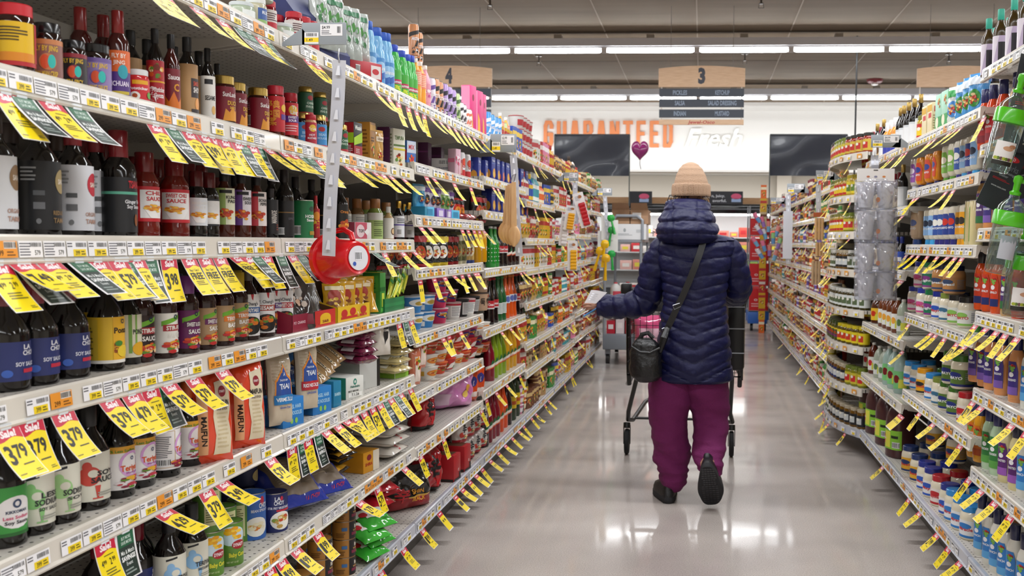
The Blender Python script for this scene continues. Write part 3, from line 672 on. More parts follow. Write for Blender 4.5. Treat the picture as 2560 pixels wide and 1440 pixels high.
def pouch_parts(w, h, t, col, ops, fin='w', seed=1, crimp=.06, back=None, flat_bottom=False, ng=20, wr=.12):
    """plump bag standing on z=0 with its face at +x"""
    r = random.Random(seed); ph = [r.random() * 6 for _ in range(6)]
    def th(a, c):  # a,c in -1..1
        ed = max(0, 1 - abs(a) ** 2.6) ** .5; q = max(0, 1 - (abs(c) / (1 - crimp * .8)) ** 4) ** .5 if abs(c) < 1 - crimp * .8 else 0
        if flat_bottom and c < 0: q = max(q, .95)
        return t / 2 * ed * q * (1 + wr * sin(5 * a + ph[0] + 3 * c) * sin(4 * c + ph[1]) + wr * .6 * sin(11 * a + ph[2]) * sin(9 * c + ph[3]))
    def wid(c): return w / 2 * (1 - .06 * (1 - abs(c)) * (1 - crimp)) * (1 + .015 * sin(7 * c + ph[4]))
    def pos(a, c, s, l=0): return (s * (th(a, c) + .0006 + l), wid(c) * a, h / 2 * (1 + c))
    b = MB(); m = (col, fin) if isinstance(col, str) else col
    for s in (1, -1):
        k = len(b.v); N = ng
        for i in range(N + 1):
            for j in range(N + 1): b.v.append(pos(-1 + 2 * i / N, -1 + 2 * j / N, s))
        for i in range(N):
            for j in range(N):
                q = k + i * (N + 1) + j; f = (q, q + N + 1, q + N + 2, q + 1); b.face(f if s > 0 else f[::-1], m)
    parts = [('bag', b)]
    A = Art(); norm_ops(A, ops, 1, 1)
    for i in range(len(A.V)): pass
    b = MB(); b.art(A, lambda u, v, l: pos(max(-1, min(1, u)), max(-1, min(1, v)), 1, l * 1.6 + .0011), .11, .11)
    if back is not None:
        A = Art(); norm_ops(A, back, 1, 1); b.art(A, lambda u, v, l: pos(max(-1, min(1, -u)), max(-1, min(1, v)), -1, l * 1.6 + .0011), .11, .11)
    if b.v: parts.append(('print', b))
    return parts
def cup_parts(r0, r1, h, col, ops, lid='#f0eee9', n=24, sq=2, arc=3.1, lidops=None):
    """tapered tub: r0 at the base, r1 at the rim"""
    b = MB(); b.lathe([(r0 * .95, 0), (r0, .003), (r1, h * .94)], col, n, pw=sq, cap1=False); parts = [('tub', b)]
    b = MB(); b.lathe([(r1 * 1.0, h * .93), (r1 * 1.05, h * .945), (r1 * 1.05, h * .985), (r1 * .98, h), (.001, h)], lid, n, pw=sq, cap1=False)
    if lidops: A = Art(); norm_ops(A, lidops, r1 * .9, r1 * .9); b.art(A, lambda u, v, l: (-v, u, h + l))
    parts.append(('lid', b))
    A = Art(); hv = h * .43; norm_ops(A, ops, (r0 + r1) / 2 * 1.1, hv)
    def surf(u, v, l):
        rr = r0 + (r1 - r0) * ((v + hv) / (2 * hv)) + .0008 + l; a = u / ((r0 + r1) / 2); q = (abs(cos(a)) ** sq + abs(sin(a)) ** sq) ** (-1 / sq) if sq != 2 else 1
        return (rr * q * cos(a), rr * q * sin(a), h * .48 + v)
    b = MB(); b.art(A, surf, r1 * .25, 0); parts.append(('label', b)); return parts
def proto(key):
    if key not in PR:
        nm, cat, desc, fn = KD[key]; ps = fn(); meshes = [(a, b.mesh(a)) for a, b in ps]
        one = MB()
        for _, b in ps:
            n = len(one.v); one.v += b.v
            for f, mi_ in zip(b.f, b.m): one.f.append(tuple(i + n for i in f)); one.m.append(one.mi(b.ms[mi_]))
        ys = [abs(v[1]) for v in one.v]; xs = [abs(v[0]) for v in one.v]; zs = [v[2] for v in one.v]
        PR[key] = dict(nm=nm, cat=cat, desc=desc, parts=meshes, one=one.mesh(nm), w=max(ys) * 2, d=max(xs) * 2, h=max(zs))
    return PR[key]
CNT = {}
LV = 'one two three four five six seven eight'.split()
def lev_of(side, Y, z):
    bay = max(0, int((Y - (LY0 if side < 0 else RY0)) / BAY)); zs = (Z_L if side < 0 else Z_R)[min(bay, 7 if side < 0 else 9) if min(bay, 9) < len(Z_L if side < 0 else Z_R) else -1]
    below = [i for i, q in enumerate(zs) if q <= z + .02]; return bay, (below[-1] if below else 0)
def put(side, key, px, z, s=.03, yaw=0, full=True, Y=None, lift=0, rot=None, sc=1, note='', X=None, jit=0):
    p = proto(key); dd = p['d'] / 2 if rot is None else 0
    X0 = (LX if side < 0 else RX) + side * (s + dd) if X is None else X
    if Y is None: Y = y_at(px, X0, z + lift)
    bay, lv = lev_of(side, Y, z); k = (side, bay, lv); CNT[k] = CNT.get(k, 0) + 1
    lab = '%s%s, %s along, level %s, %s bay, %s side' % (p['desc'], (' ' + note) if note and len(p['desc'].split()) < 6 else '', ORD[min(CNT[k], 59) - 1], LV[lv], ORD[bay], BAYW[side])
    loc = (X0, Y, z + lift); rz = (0 if side < 0 else pi) + R(yaw)
    grp = p['cat'] + ' ' + p['desc']
    if full and len(p['parts']) > 1:
        t = thing(p['nm'], lab, p['cat'], loc, rz)
        for a, me in p['parts']: place(a, me, t)
    else: t = tag(place(p['nm'], p['one'], None, loc, rz), lab, p['cat'])
    if rot: t.rotation_euler = [R(rot[0]), R(rot[1]), rz + R(rot[2])]
    if sc != 1: t.scale = (sc,) * 3
    return t
def row(side, z, items, **kw):
    """items: 'key:px' words, with optional :yaw:setback"""
    for it in items.split():
        q = it.split(':'); q = q if float(q[1]) > 835 else [q[0], q[1], str(float(q[2] or -22) - 20)] + q[3:]; put(side, q[0], float(q[1]), z, yaw=float(q[2]) if len(q) > 2 and q[2] else kw.get('yaw', -22), s=float(q[3]) if len(q) > 3 else kw.get('s', .03))
# ---------------------------------------------------------------- goods of the left gondola: sauces, jars, noodles
DK, RB_, BRN = ('#0b0706', 'g'), ('#3a0a08', 'g'), ('#2a0f08', 'g')
def B(key, desc, shape, Rr, H, body, cap, lab, nm='sauce_bottle', cat='bottle', **k): K(key, nm, cat, desc, lambda: round_parts(shape, Rr, H, body, cap, lab, **k))
def J(key, desc, Rr, H, body, cap, lab, shape='jar', **k): K(key, 'sauce_jar', 'jar', desc, lambda: round_parts(shape, Rr, H, body, cap, lab, capn='lid', **k))
T = lambda s, u, v, h, c, w=None, r=0: ('t', s, u, v, h, c, w, r)
J('crisp', 'red-lidded jar with yellow label', .030, .126, ('#2c0b06', 'g'), '#c51f2b', (.14, .74, '#e0b414', 2.6, [('r', -3, -1, 3, -.8, '#b5222a'), ('r', -3, -.8, 3, -.4, '#d9861c'), ('l', -.9, .1, .6, .8, 5, '#4a3a10'), ('r', 1.0, -.8, 3, 1, '#b5222a')]))
def jing(k, c1, c2, tx, d, H, R_=.0245, body=('#1c0d0a', 'g')): J(k, d, R_, H, body, ('#0e0e10', 's'), (.06, .72, c1, 2.7, [('r', -3, .75, 3, 1, c2), T('FLY BY JING', 0, .55, .26, '#d8b13a', 1.4), ('e', .1, -.12, .5, .42, c2), ('e', -.05, -.12, .26, .36, '#d2502c'), ('e', .32, -.1, .22, .34, '#2fb7ad'), T(tx, 0, -.72, .26, '#d8b13a', 1.3)]))
jing('jingbrown', '#8a5a52', '#c07a4a', 'TIAN MIAN CRISP', 'jar with brown label and black lid', .110)
jing('jingblack', '#241c20', '#8a2430', 'EXTRA SPICY', 'small jar with black label', .094, .022)
jing('jingpurple', '#8a76a8', '#6d5796', 'ZHONG SAUCE', 'jar with purple label and black lid', .102, .026)
B('sichuan', 'slim bottle with orange purple label', 'foil', .021, .184, RB_, ('#7c1414', 's'), (.03, .55, '#53357e', 2.7, [('r', -3, .1, 3, 1, '#d8642c'), T('FLY BY', 0, .78, .18, '#f0d9cc', 1.1), T('JING', 0, .5, .16, '#f0d9cc', .9), ('e', .3, .1, .4, .3, '#2f9aa8'), T('SICHUAN', 0, -.4, .2, '#e9ddf0', 1.5), ('r', -.6, -.85, .8, -.72, '#c9b23a')]))
J('avocado', 'small red jar with white lid', .022, .076, ('#c22a30', 'g'), '#dfe0e2', (.1, .74, '#c8252f', 2.8, [('r', -.5, .5, .8, .85, '#e2a51e'), T('Potsticker', 0, .15, .24, '#f2e8e8', 1.5), ('e', -.3, -.5, .4, .36, '#f0ece4'), ('e', -.3, -.5, .2, .2, '#b5522a'), ('e', .9, -.4, .25, .3, '#5f9a3a')]))
B('potstick', 'slim black-capped bottle with red label', 'tall', .0175, .176, DK, '#0c0c0e', (.03, .60, '#b3202c', 2.7, [('f', 0, .55, .8, .42), ('r', -3, .05, 3, .12, '#e2a51e'), T('Potsticker', .2, -.25, .2, '#f4efef', 1.3), T('Gyoza', .2, -.5, .2, '#f4efef', 1.0), T('醬', -.7, -.5, .5, '#f4efef')]))
B('firesauce', 'slim bottle with red flame label', 'tall', .018, .177, ('#3c0b07', 'g'), '#0e0d0f', (.04, .56, '#7c1a2a', 2.7, [('p', [(-1.3, -1), (1.3, -1), (1.2, -.3), (.6, -.6), (.1, -.1), (-.4, -.6), (-1, -.2)], '#e2791e'), T('Sauce', .2, .6, .24, '#f2ecec', 1.3), T('C', .4, .1, .34, '#e6a12a')]))
B('shoyu', 'bottle with kraft paper label', 'tall', .0225, .187, DK, '#0c0c0e', (.03, .66, '#b88f5f', 2.8, [('r', .1, -.3, 1.4, .45, '#3a3234'), T('SMOKY', .75, .25, .17, '#c8503a', .9), T('SHOYU', .75, 0, .2, '#efe9e4', .9), ('e', .75, -.55, .3, .25, '#e8a15a'), ('r', .1, -1, 1.4, -.75, '#3a3234')]))
B('sesoil', 'slim bottle with white paper label', 'tall', .0165, .178, DK, '#0c0c0e', (.03, .62, '#e6e4de', 2.7, [('r', -.6, .62, .4, .85, '#23242a'), T('SESAME', .1, 0, .2, '#2c2a28', 1.3), ('e', .5, -.55, .3, .2, '#e2b46a')]))
J('duck', 'dark red jar with gold lid', .028, .128, ('#3a1008', 'g'), ('#b79a55', 'm'), (.12, .78, '#7e1226', 2.8, [('p', [(-.1, -1), (1.4, -1), (1.4, -.2), (1.0, -.45), (.7, -.1), (.4, -.5), (.1, -.3)], '#e0952a'), T('SunLuck', .5, .55, .26, '#f0e6e6', 1.2), T('DUCK', .7, .05, .24, '#e2b63a', .9), T('SAUCE', .7, -.22, .14, '#e2b63a', .6), ('b', -1.5, -.75, -.9, -.1), ('l', -1.5, .2, -.8, .7, 4, '#c9a0a8')]))
J('classic', 'tall red-labelled jar with red lid', .0245, .150, ('#5a1c0c', 'g'), '#b81e30', (.14, .80, '#c3252f', 2.8, [T('经典', -.5, .5, .34, '#e69a3a'), T('中国', -.5, .0, .34, '#e69a3a'), T('菜', -.5, -.45, .34, '#e69a3a'), ('e', .7, .35, .4, .22, '#e7b93a'), ('r', .3, -.3, 1.5, .0, '#5c3a8c')]))
J('tyling', 'red-lidded jar with red purple label', .0215, .146, ('#4c150b', 'g'), '#b81e30', (.16, .80, '#cf2f3b', 2.8, [('e', .1, .55, .55, .3, '#efc33c'), T('Ty', .2, .72, .22, '#f7ecec', .6), T('Ling', .2, .42, .24, '#f7ecec', .9), ('r', -.8, -.22, .9, .2, '#5a2a80'), T('SWEET', 0, .1, .14, '#f4ecf6', 1.0), T('SOUR', 0, -.1, .14, '#f4ecf6', .9), ('l', -.8, -.8, .8, -.35, 3, '#e9b8bc')]))
J('tysmall', 'small red jar of hot mustard', .019, .10, ('#d9a87a', 'g'), '#b81e30', (.12, .76, '#b8263c', 2.8, [('e', .1, .45, .5, .34, '#efc33c'), T('Ty Ling', .1, .4, .22, '#f7ecec', 1.1), T('HOT', 0, -.2, .2, '#f4ecf6', .8), T('MUSTARD', 0, -.5, .18, '#f4ecf6', 1.2)]))
J('molasses', 'dark jar with sky blue label', .0245, .105, ('#12080a', 'g'), ('#b79a55', 'm'), (.02, .72, '#3f8fd0', 2.8, [('e', .1, .6, .4, .2, '#a3222e'), T('BEAD', .2, .15, .2, '#a9d4f4', .9), T('MOLASSES', .2, -.15, .18, '#a9d4f4', 1.2), ('r', -3, -1, 3, -.72, '#c8384a')]))
J('fivespice', 'jar with green and red label', .023, .10, ('#35521f', 'g'), ('#b79a55', 'm'), (.05, .80, '#24573a', 2.8, [('e', .1, .6, .4, .2, '#a3222e'), T('CHINESE', .2, .15, .18, '#c9dcc9', 1.2), T('FIVE SPICE', .2, -.15, .18, '#c9dcc9', 1.4), ('r', -3, -1, 3, -.6, '#b8303c')]))
K('wasabi', 'food_carton', 'carton', 'black and lime wasabi carton', lambda: carton_parts(.055, .035, .118, '#14151a', [('r', -1, -1, 1, -.35, '#a3232c'), ('p', [(-1, -.35), (1, -.1), (1, .5), (-1, .1)], '#a8cf2c'), T('Wasabi', 0, .72, .26, '#e8ece4', 1.6), ('l', -.6, -.8, .4, -.5, 3, '#d8c0c0')], [('r', -1, -1, 1, 1, '#a3232c'), ('r', -1, -.2, 1, .4, '#a8cf2c'), ('l', -.8, -.9, .8, -.3, 6, '#e8d8d8')]))
K('goldbox', 'food_carton', 'carton', 'gold tea carton', lambda: carton_parts(.05, .05, .14, '#a97428', [('r', -1, .6, 1, .9, '#d9a64a'), ('f', 0, -.4, .7, .4), ('l', -.7, 0, .7, .3, 2, '#5a3412')], [('r', -1, -1, 1, 1, '#b98030'), ('l', -.8, -.7, .8, .7, 7, '#7a4c18')]))
K('sachet', 'food_pouch', 'pouch', 'gold foil curry sachet', lambda: pouch_parts(.05, .12, .015, '#c89a55', [('r', -.8, .3, .8, .6, '#f0e2cc'), T('GOLDEN', 0, .45, .14, '#6a4418', 1.2), ('f', 0, -.5, .7, .3)], wr=.2))
K('purplebox', 'food_carton', 'carton', 'dark purple carton', lambda: carton_parts(.06, .05, .155, '#4a1740', [('r', -.4, -.2, .4, .2, '#6a2a60'), T('TSU', 0, 0, .12, '#b38cb0')], [('r', -1, .4, 1, .5, '#6a2a60')]))
K('tempura', 'food_carton', 'carton', 'cream and green tempura mix box', lambda: carton_parts(.065, .035, .15, '#e6e4d4', [T('TEMPURA', 0, .55, .2, '#5a7a3a', 1.6), ('r', -1, .1, 1, .2, '#5a7a3a'), ('r', -1, -.1, 1, 0, '#d8c43a'), ('f', 0, -.6, .8, .36)], [('l', -.8, -.8, .8, .8, 9, '#9aa07a')]))
K('tempurablue', 'food_carton', 'carton', 'blue and red batter mix box', lambda: carton_parts(.06, .035, .12, '#3f6fb8', [('r', -1, .2, 1, 1, '#c9d4e4'), T('MIX', 0, .6, .3, '#c22a32', 1.3), ('f', .1, -.4, .8, .5, ['#c22a32', '#e8a233', '#d8531f'])], [('r', -1, -.3, 1, .4, '#c22a32')]))
K('candycase', 'candy_case', 'carton', 'white rice candy case, red end', lambda: carton_parts(.085, .17, .085, '#e4e2e0', [('r', -1, -1, 1, 1, '#c22a32'), ('r', -.7, -.6, .7, .6, '#e0a08a')], [T('BOTAN RICE CANDY', -.15, -.1, .2, '#2c3a66', 1.3), ('b', -.1, .3, .4, .85), ('r', .93, -1, 1, 1, '#c22a32'), ('p', [(.5, -.7), (.62, -.35), (.82, -.5), (.7, -.8)], '#2f86c8')]))
K('pinkpack', 'food_carton', 'carton', 'pale pink snack carton', lambda: carton_parts(.05, .04, .13, '#dcb4c4', [('f', 0, .2, .8, .5, ['#e77a9a', '#f4e4ec', '#c24a6a'])], [('r', -1, 0, 1, .3, '#e77a9a')]))
K('redcan', 'drink_can', 'can', 'tall white and red drink can', lambda: round_parts('tallcan', .021, .125, '#e2dfe2', None, (.05, .93, '#e6e4e6', 3.1, [('r', -3, -1, 3, -.4, '#c42a2c'), ('e', 0, .3, .7, .34, '#d2452c'), T('QP', 0, -.05, .24, '#c42a2c', 1)])))
K('blueca', 'juice_carton', 'carton', 'blue juice carton with yellow fruit', lambda: carton_parts(.062, .062, .135, '#26338c', [('e', .3, -.35, .65, .42, '#e2a33c'), ('e', .1, -.45, .4, .25, '#e8c45a'), T('Foco', 0, .72, .2, '#dfe6f6', 1.2), ('r', -1, .45, 1, .5, '#5a78c8')], [('e', .2, -.4, .6, .4, '#dd9a3c'), ('l', -.8, .0, .2, .7, 6, '#7a8ad0'), ('b', -.8, -.9, -.1, -.5)]))
K('blueca2', 'juice_carton', 'carton', 'blue juice carton with pink fruit', lambda: carton_parts(.062, .062, .135, '#28389a', [('e', .1, -.4, .5, .4, '#e2705a'), ('e', .5, -.2, .4, .3, '#ef9a7a'), T('Foco', 0, .72, .2, '#dfe6f6', 1.2), ('r', -1, .45, 1, .5, '#5a78c8')], [('e', .2, -.4, .6, .4, '#d9664e'), ('l', -.8, .0, .2, .7, 6, '#7a8ad0')]))
# level with the lens: tamari, chili and stir-fry sauces
def SW(k, d, c, dot, tx, cap='#2a1c16', tc='#b08a7a', name='SAN-J'): B(k, d, 'tall', .0345, .215, DK, (cap, 'p'), (.06, .64, c, 2.7, [('e', 1.0, .42, .42, .36, dot), T(name, 1.0, .42, .14, '#e8ddd0', .5), T(tx, .9, -.5, .12, tc, .9), T('TAMARI', .9, -.72, .14, tc, .9), ('r', -.35, .0, .1, .14, '#55585c'), ('r', -.35, -.4, .1, -.2, '#6a6c70'), ('e', -.15, -.75, .1, .08, '#77797c'), ('l', -.9, .4, -.2, .85, 4, '#9a9c9e')], ))
SW('tamwhite', 'black bottle with plain white label', '#d6d8dc', '#8a6a44', 'ORGANIC'); SW('tamblack', 'black bottle with black and gold label', '#17181b', '#a08c5c', 'REDUCED', '#3a2a20', '#8a6e48'); SW('tamred', 'black bottle, white label, red dot', '#d4d6dc', '#b81e34', 'ORGANIC', '#7c1820')
B('ginger', 'black bottle with red foil neck', 'foil', .0335, .222, DK, ('#7a1a22', 's'), (.05, .56, '#1c1d20', 2.7, [('r', -3, .38, 3, .48, '#5aa68c'), T('TSANG', .75, .75, .26, '#c22a34', .8), T('Ginger Fish', .7, .12, .13, '#d0d0d2', 1.1), T('Soy Sauce', .7, -.06, .13, '#d0d0d2', .9), ('e', .8, -.55, .12, .22, '#8a4a1c')]))
def CHI(k, d, c, dk, tx, tx2, H=.185, Rr=.031, cap='#6e1216', body=('#6a160e', 'g')): B(k, d, 'stout', Rr, H, body, (cap, 's'), (.19, .60, c, 2.9, [('r', -.72, -.80, 1.22, .80, '#e9e6e4') if dk is None else ('r', -.7, -.86, 1.5, .86, dk), T(tx, .25, .62, .22, '#c2242e' if dk is None else '#e8e6e2', 1.3), T(tx2, .25, .3, .22, '#c2242e' if dk is None else '#e8e6e2', 1.2), ('p', [(-.55, -.2), (1.05, -.2), (.6, -.8), (-.1, -.8)], '#f2f0ee'), ('f', .25, -.2, .75, .34, ['#e8a52c', '#d8842a', '#f0c24a', '#c86a1c'])]))
CHI('sweetchili', 'sweet chili sauce bottle, red label', '#c2242e', None, 'SWEET CHILI', 'SAUCE'); CHI('chiliback', 'chili bottle turned to its nutrition panel', '#c2242e', None, 'CHILI', 'SAUCE', Rr=.029)
CHI('mandarin', 'teriyaki bottle with white blue label', '#dfe2e6', '#dfe2e6', 'MANDARIN', 'SAUCE', .16, .024, '#5a1216', DK); CHI('kungfu', 'kung pao bottle, black white label', '#22242a', '#e4e2de', 'KUNG PAO', 'STIR FRY', .16, .024, '#5a1216', DK)
def SIG(k, d, c, tx, tx2, ac, H=.176): B(k, d, 'tall', .0245, H, ('#4a1a0c', 'g'), '#141214', (.20, .72, c, 2.8, [('r', -1.5, -1, .0, 1, ac), ('r', -.5, .72, .6, .9, '#1e1f22'), T(tx, .55, .5, .17, '#2a2a2a', 1.0), T(tx2, .6, .28, .17, '#2a2a2a', .8), ('f', .15, -.35, .85, .45, ['#c8431c', '#b3321a', '#e8a233', '#8a2a12'])]))
SIG('kungpao', 'kung pao bottle with green label', '#dfe0c4', 'KUNG', 'PAO', '#9fb86a'); SIG('purplesig', 'sauce bottle with purple white label', '#e2dde4', 'SWEET', 'SOUR', '#6a4490'); SIG('sichuanp', 'spicy Sichuan pepper bottle', '#e6dcd8', 'SICHUAN', 'PEPPER', '#c8404a')
B('blackmar', 'slim black marinade bottle', 'tall', .019, .14, DK, '#1a1214', (.1, .78, '#17171a', 2.8, [T('MARINADE', .3, 0, .3, '#c8c4bc', 1.6, 1.57), ('l', .6, -.8, 1.0, -.4, 3, '#8a3a2a')]))
B('spare', 'black sauce bottle, gold line', 'tall', .026, .20, DK, '#1a1214', (.04, .55, '#121214', 2.8, [('r', -3, .32, 3, .38, '#8a6a3a'), T('SPICY', .4, 0, .12, '#5a5a62', .9), ('b', -1, -.9, -.4, -.5)]))
K('hoisin', 'sauce_tin', 'can', 'green hoisin sauce tin', lambda: round_parts('can', .0325, .118, '#1f7a48', None, (.02, .97, '#1f7a48', 3.1, [('e', .7, .6, .3, .14, '#2a3a30'), T('HOISIN', .6, .2, .17, '#f0f2ee', 1.1), T('Sauce', .6, .0, .14, '#f0f2ee', .9), ('b', -.9, -.8, -.3, -.3), ('r', .4, -.8, 1.2, -.6, '#a8862c')])))
B('srir', 'very slim red hot sauce bottle', 'tall', .0115, .135, ('#a0220f', 'g'), '#b4202a', (.05, .7, '#b4252c', 2.8, [('e', 0, .5, .8, .3, '#e8912c'), T('辣', 0, -.1, .4, '#f0c030')]), n=14)
B('general', 'black bottle with orange chicken label', 'tall', .027, .19, DK, '#1a1214', (.04, .62, '#17130f', 2.8, [T('Orange', .2, .55, .16, '#d8852c', 1.2), ('f', .2, -.4, .8, .5, ['#d8731c', '#b3421a', '#e8a233'])]))
K('tofu', 'food_carton', 'carton', 'pink and white tofu carton', lambda: carton_parts(.10, .06, .062, '#e4dcdc', [('r', -1, -1, .45, 1, '#c9566a'), ('e', -.35, 0, .5, .75, '#ecd4d8'), T('TOFU', -.2, .02, .36, '#1f1c1e', .8), ('p', [(.1, -.1), (.45, -.5), (.75, -.1), (.45, .3)], '#f2f0ee')], [('r', -1, -1, 1, 1, '#c9566a')], [('r', -1, -.5, 1, .5, '#c22a3a')]))
B('brownag', 'brown-capped bottle with grey white label', 'stout', .026, .15, ('#6a4a24', 'g'), ('#8a5a2c', 'p'), (.05, .62, '#c8c6bc', 2.9, [('l', -.8, .1, .8, .8, 5, '#77787a'), ('r', -3, -1, 3, -.5, '#8aa05a')]))
B('greenag', 'brown-capped bottle with green label', 'stout', .028, .152, ('#6a7a34', 'g'), ('#8a5a2c', 'p'), (.02, .66, '#a3ba72', 2.9, [('r', -3, .45, 3, 1, '#c8c6bc'), ('l', -.9, .0, .9, .4, 3, '#5a6a3a'), ('b', .5, -.8, .9, -.2), ('l', -.9, -.8, .2, -.2, 4, '#5a6a3a')]))
B('whitesm', 'small bottle with round noodle picture', 'tall', .02, .128, ('#c0a270', 'g'), '#e2dfd8', (.05, .66, '#e8e4dc', 2.8, [('e', .3, -.3, .5, .36, '#5a3a2a'), ('e', .3, -.3, .36, .26, '#d8b88a')]))
B('ponzub', 'dark bottle with white purple-striped label', 'tall', .022, .155, DK, ('#c8a04a', 'm'), (.08, .62, '#dfe0e4', 2.8, [('r', -3, .1, 3, .22, '#6a5aa8'), ('l', -.9, .3, .9, .8, 3, '#44464e'), ('b', -.9, -.8, -.3, -.2)]))
# second from bottom rows: ponzu, teriyaki
B('lachoysoy', 'soy sauce bottle with dark blue label', 'soy', .037, .185, DK, ('#6a1220', 's'), (.10, .47, '#2c3670', 2.7, [T('LA', .75, .72, .24, '#eceef6', .4), T('CHOY', .85, .42, .24, '#eceef6', .7), T('SOY SAUCE', .7, -.15, .2, '#dfe2f0', 1.0), ('r', .5, -.6, 1.2, -.4, '#c42a44'), ('b', -1.3, -.6, -.7, .5), ('e', -.1, -.6, .2, .2, '#3f66c0')]))
B('ponzu', 'black bottle with yellow citrus label', 'soy', .034, .195, DK, '#141114', (.08, .56, '#e9c02c', 2.7, [('r', -3, -1, 3, -.86, '#f2f0ea'), ('r', .2, -.86, 1.5, 1, '#f0b92c'), ('r', -1.4, -.86, -.5, .9, '#e2c23a'), T('Ponzu', .75, .42, .24, '#2a1c10', 1.0), T('ぽん酢', .35, -.35, .16, '#8a1c1c', .5, -1.57), ('e', .8, -.5, .4, .26, '#f0cf3a'), ('e', .5, -.15, .22, .12, '#4a8a34'), ('o', .75, .8, .06, .1, '#22324a'), ('l', -1.3, -.7, -.7, .6, 9, '#7a6a2a')]))
B('ponzugreen', 'black bottle with cream lime label', 'soy', .030, .190, DK, '#141114', (.08, .56, '#e6e2cc', 2.7, [('r', .1, -.8, .3, 1, '#7aa84a'), ('r', .5, -.5, .62, 1, '#8ab85a'), T('PONZU', .8, .2, .22, '#33402a', .9), ('e', .8, -.6, .5, .32, '#efb62c')]))
def KIK(k, d, c, cap, ban, bc, t1, t2, tc='#f4f1ea', body=('#2a0d0a', 'g')): B(k, d, 'stout', .0285, .182, body, (cap, 's'), (.07, .56, c, 2.8, [('p', [(-.3, .35), (1.3, .75), (1.3, .95), (-.3, .6)], '#6fb02c'), ('o', .7, .8, .06, .12, '#22324a'), ('r', -.2, .1, 1.4, .42, bc), T(ban, .65, .26, .2, tc, 1.3), T(t2, .65, -.12, .22, '#f6f3ee' if c != '#e9e6de' else '#222', 1.1), ('f', .6, -.66, .9, .36, ['#d8531f', '#e8a233', '#5d8a2a', '#e8c9a0', '#c42a2a']), ('b', -1.5, -.8, -.9, .1)]))
KIK('stirdark', 'stir-fry sauce bottle with dark label', '#2a1414', '#2a2866', 'STIR-FRY', '#a3222a', '', 'SAUCE'); KIK('stirblue', 'stir-fry sauce bottle, blue key pattern', '#e9e6de', '#3a348c', 'STIR-FRY', '#a3222a', '', 'SAUCE')
KIK('sweetsour', 'sweet and sour bottle, purple cap', '#6a1f5c', '#75307e', 'SWEET & SOUR', '#571a4c', '', 'SAUCE'); KIK('sourside', 'sweet sour bottle, tan side panel', '#b3926a', '#75307e', 'SWEET & SOUR', '#6a1f5c', '', 'SAUCE')
KIK('teriyel', 'teriyaki bottle with yellow cap', '#b3926a', '#b89a1e', 'TERIYAKI', '#d8741c', '', 'BASTE')
def PFC(k, d, bc, tx): B(k, d, 'soy', .028, .198, ('#2a100a', 'g'), '#55504c', (.06, .62, '#ecebea', 2.8, [('p', [(.2, 1), (.45, 1), (.38, .7), (.28, .78)], '#b8222c'), T("P.F. Chang's", .1, .55, .15, '#55555a', 1.5), ('r', -.7, .1, 1.2, .38, bc), T(tx, .25, .24, .18, '#f4f2f0', 1.3), ('e', .2, -.5, .95, .44, '#1c1a1a'), ('f', .2, -.45, .85, .36, ['#b3421a', '#d8731c', '#e8a233', '#5d8a2a'])]))
PFC('pfblue', 'white-labelled sauce bottle, blue band', '#1f5a9a', 'TERIYAKI'); PFC('pfred', 'white-labelled sauce bottle, brown band', '#a8402c', 'SESAME'); PFC('pfviolet', 'white-labelled sauce bottle, violet band', '#55287a', 'PAD THAI'); PFC('pfcrim', 'white-labelled sauce bottle, crimson band', '#b8202c', 'SWEET CHILI')
# soy sauce row
B('kikgreen', 'soy bottle with green white label', 'soy', .036, .205, DK, '#1f7a38', (.10, .52, '#3f9a44', 2.7, [('e', .5, -.05, .85, .66, '#f0eeee'), ('r', -3, -1, 3, -.86, '#2a6a30'), ('o', .5, .3, .1, .18, '#3a4a6a'), T('KIKKOMAN', .5, -.02, .12, '#2c3c5a', .9), T('Less Sodium', .5, -.25, .13, '#d2557a', 1.1), T('Soy Sauce', .5, -.45, .14, '#33333a', 1.0)]))
def SGS(k, d, ac, t1, t2, t3, H=.2, Rr=.035): B(k, d, 'soy', Rr, H, DK, ('#101012', 'p'), (.09, .56, '#dcdacb', 2.7, [('p', [(-.35, .75), (.25, .85), (.25, .95), (-.35, .85)], '#1e1f22'), ('e', -.1, .45, .2, .2, ac), ('e', .0, .05, .48, .4, ac), ('e', .15, .15, .22, .16, '#dcdacb'), ('p', [(.2, -.35), (.45, -.35), (.36, -.85), (.28, -.85)], ac), ('r', .1, -.9, .55, -.85, ac), T(t1, .75, .15, .2, '#26282c', .9), T(t2, .65, -.12, .22, '#26282c', 1.2), T(t3, .7, -.38, .13, '#26282c', 1.0), ('l', .3, -.8, 1.1, -.6, 2, '#9a9a90')]))
SGS('lesssod', 'less sodium soy bottle, green rooster', '#8ac27a', 'LESS', 'SODIUM', 'SOY SAUCE'); SGS('lesssodb', 'less sodium soy bottle turned away', '#a3d08c', '', 'SODIUM', 'SOY'); SGS('soysauce', 'soy sauce bottle with red rooster', '#c8463a', 'SOY', 'SAUCE', '', .205, .0375); SGS('terisig', 'teriyaki bottle with blue bird label', '#8ab8e0', '', 'TERIYAKI', 'SAUCE & MARINADE')
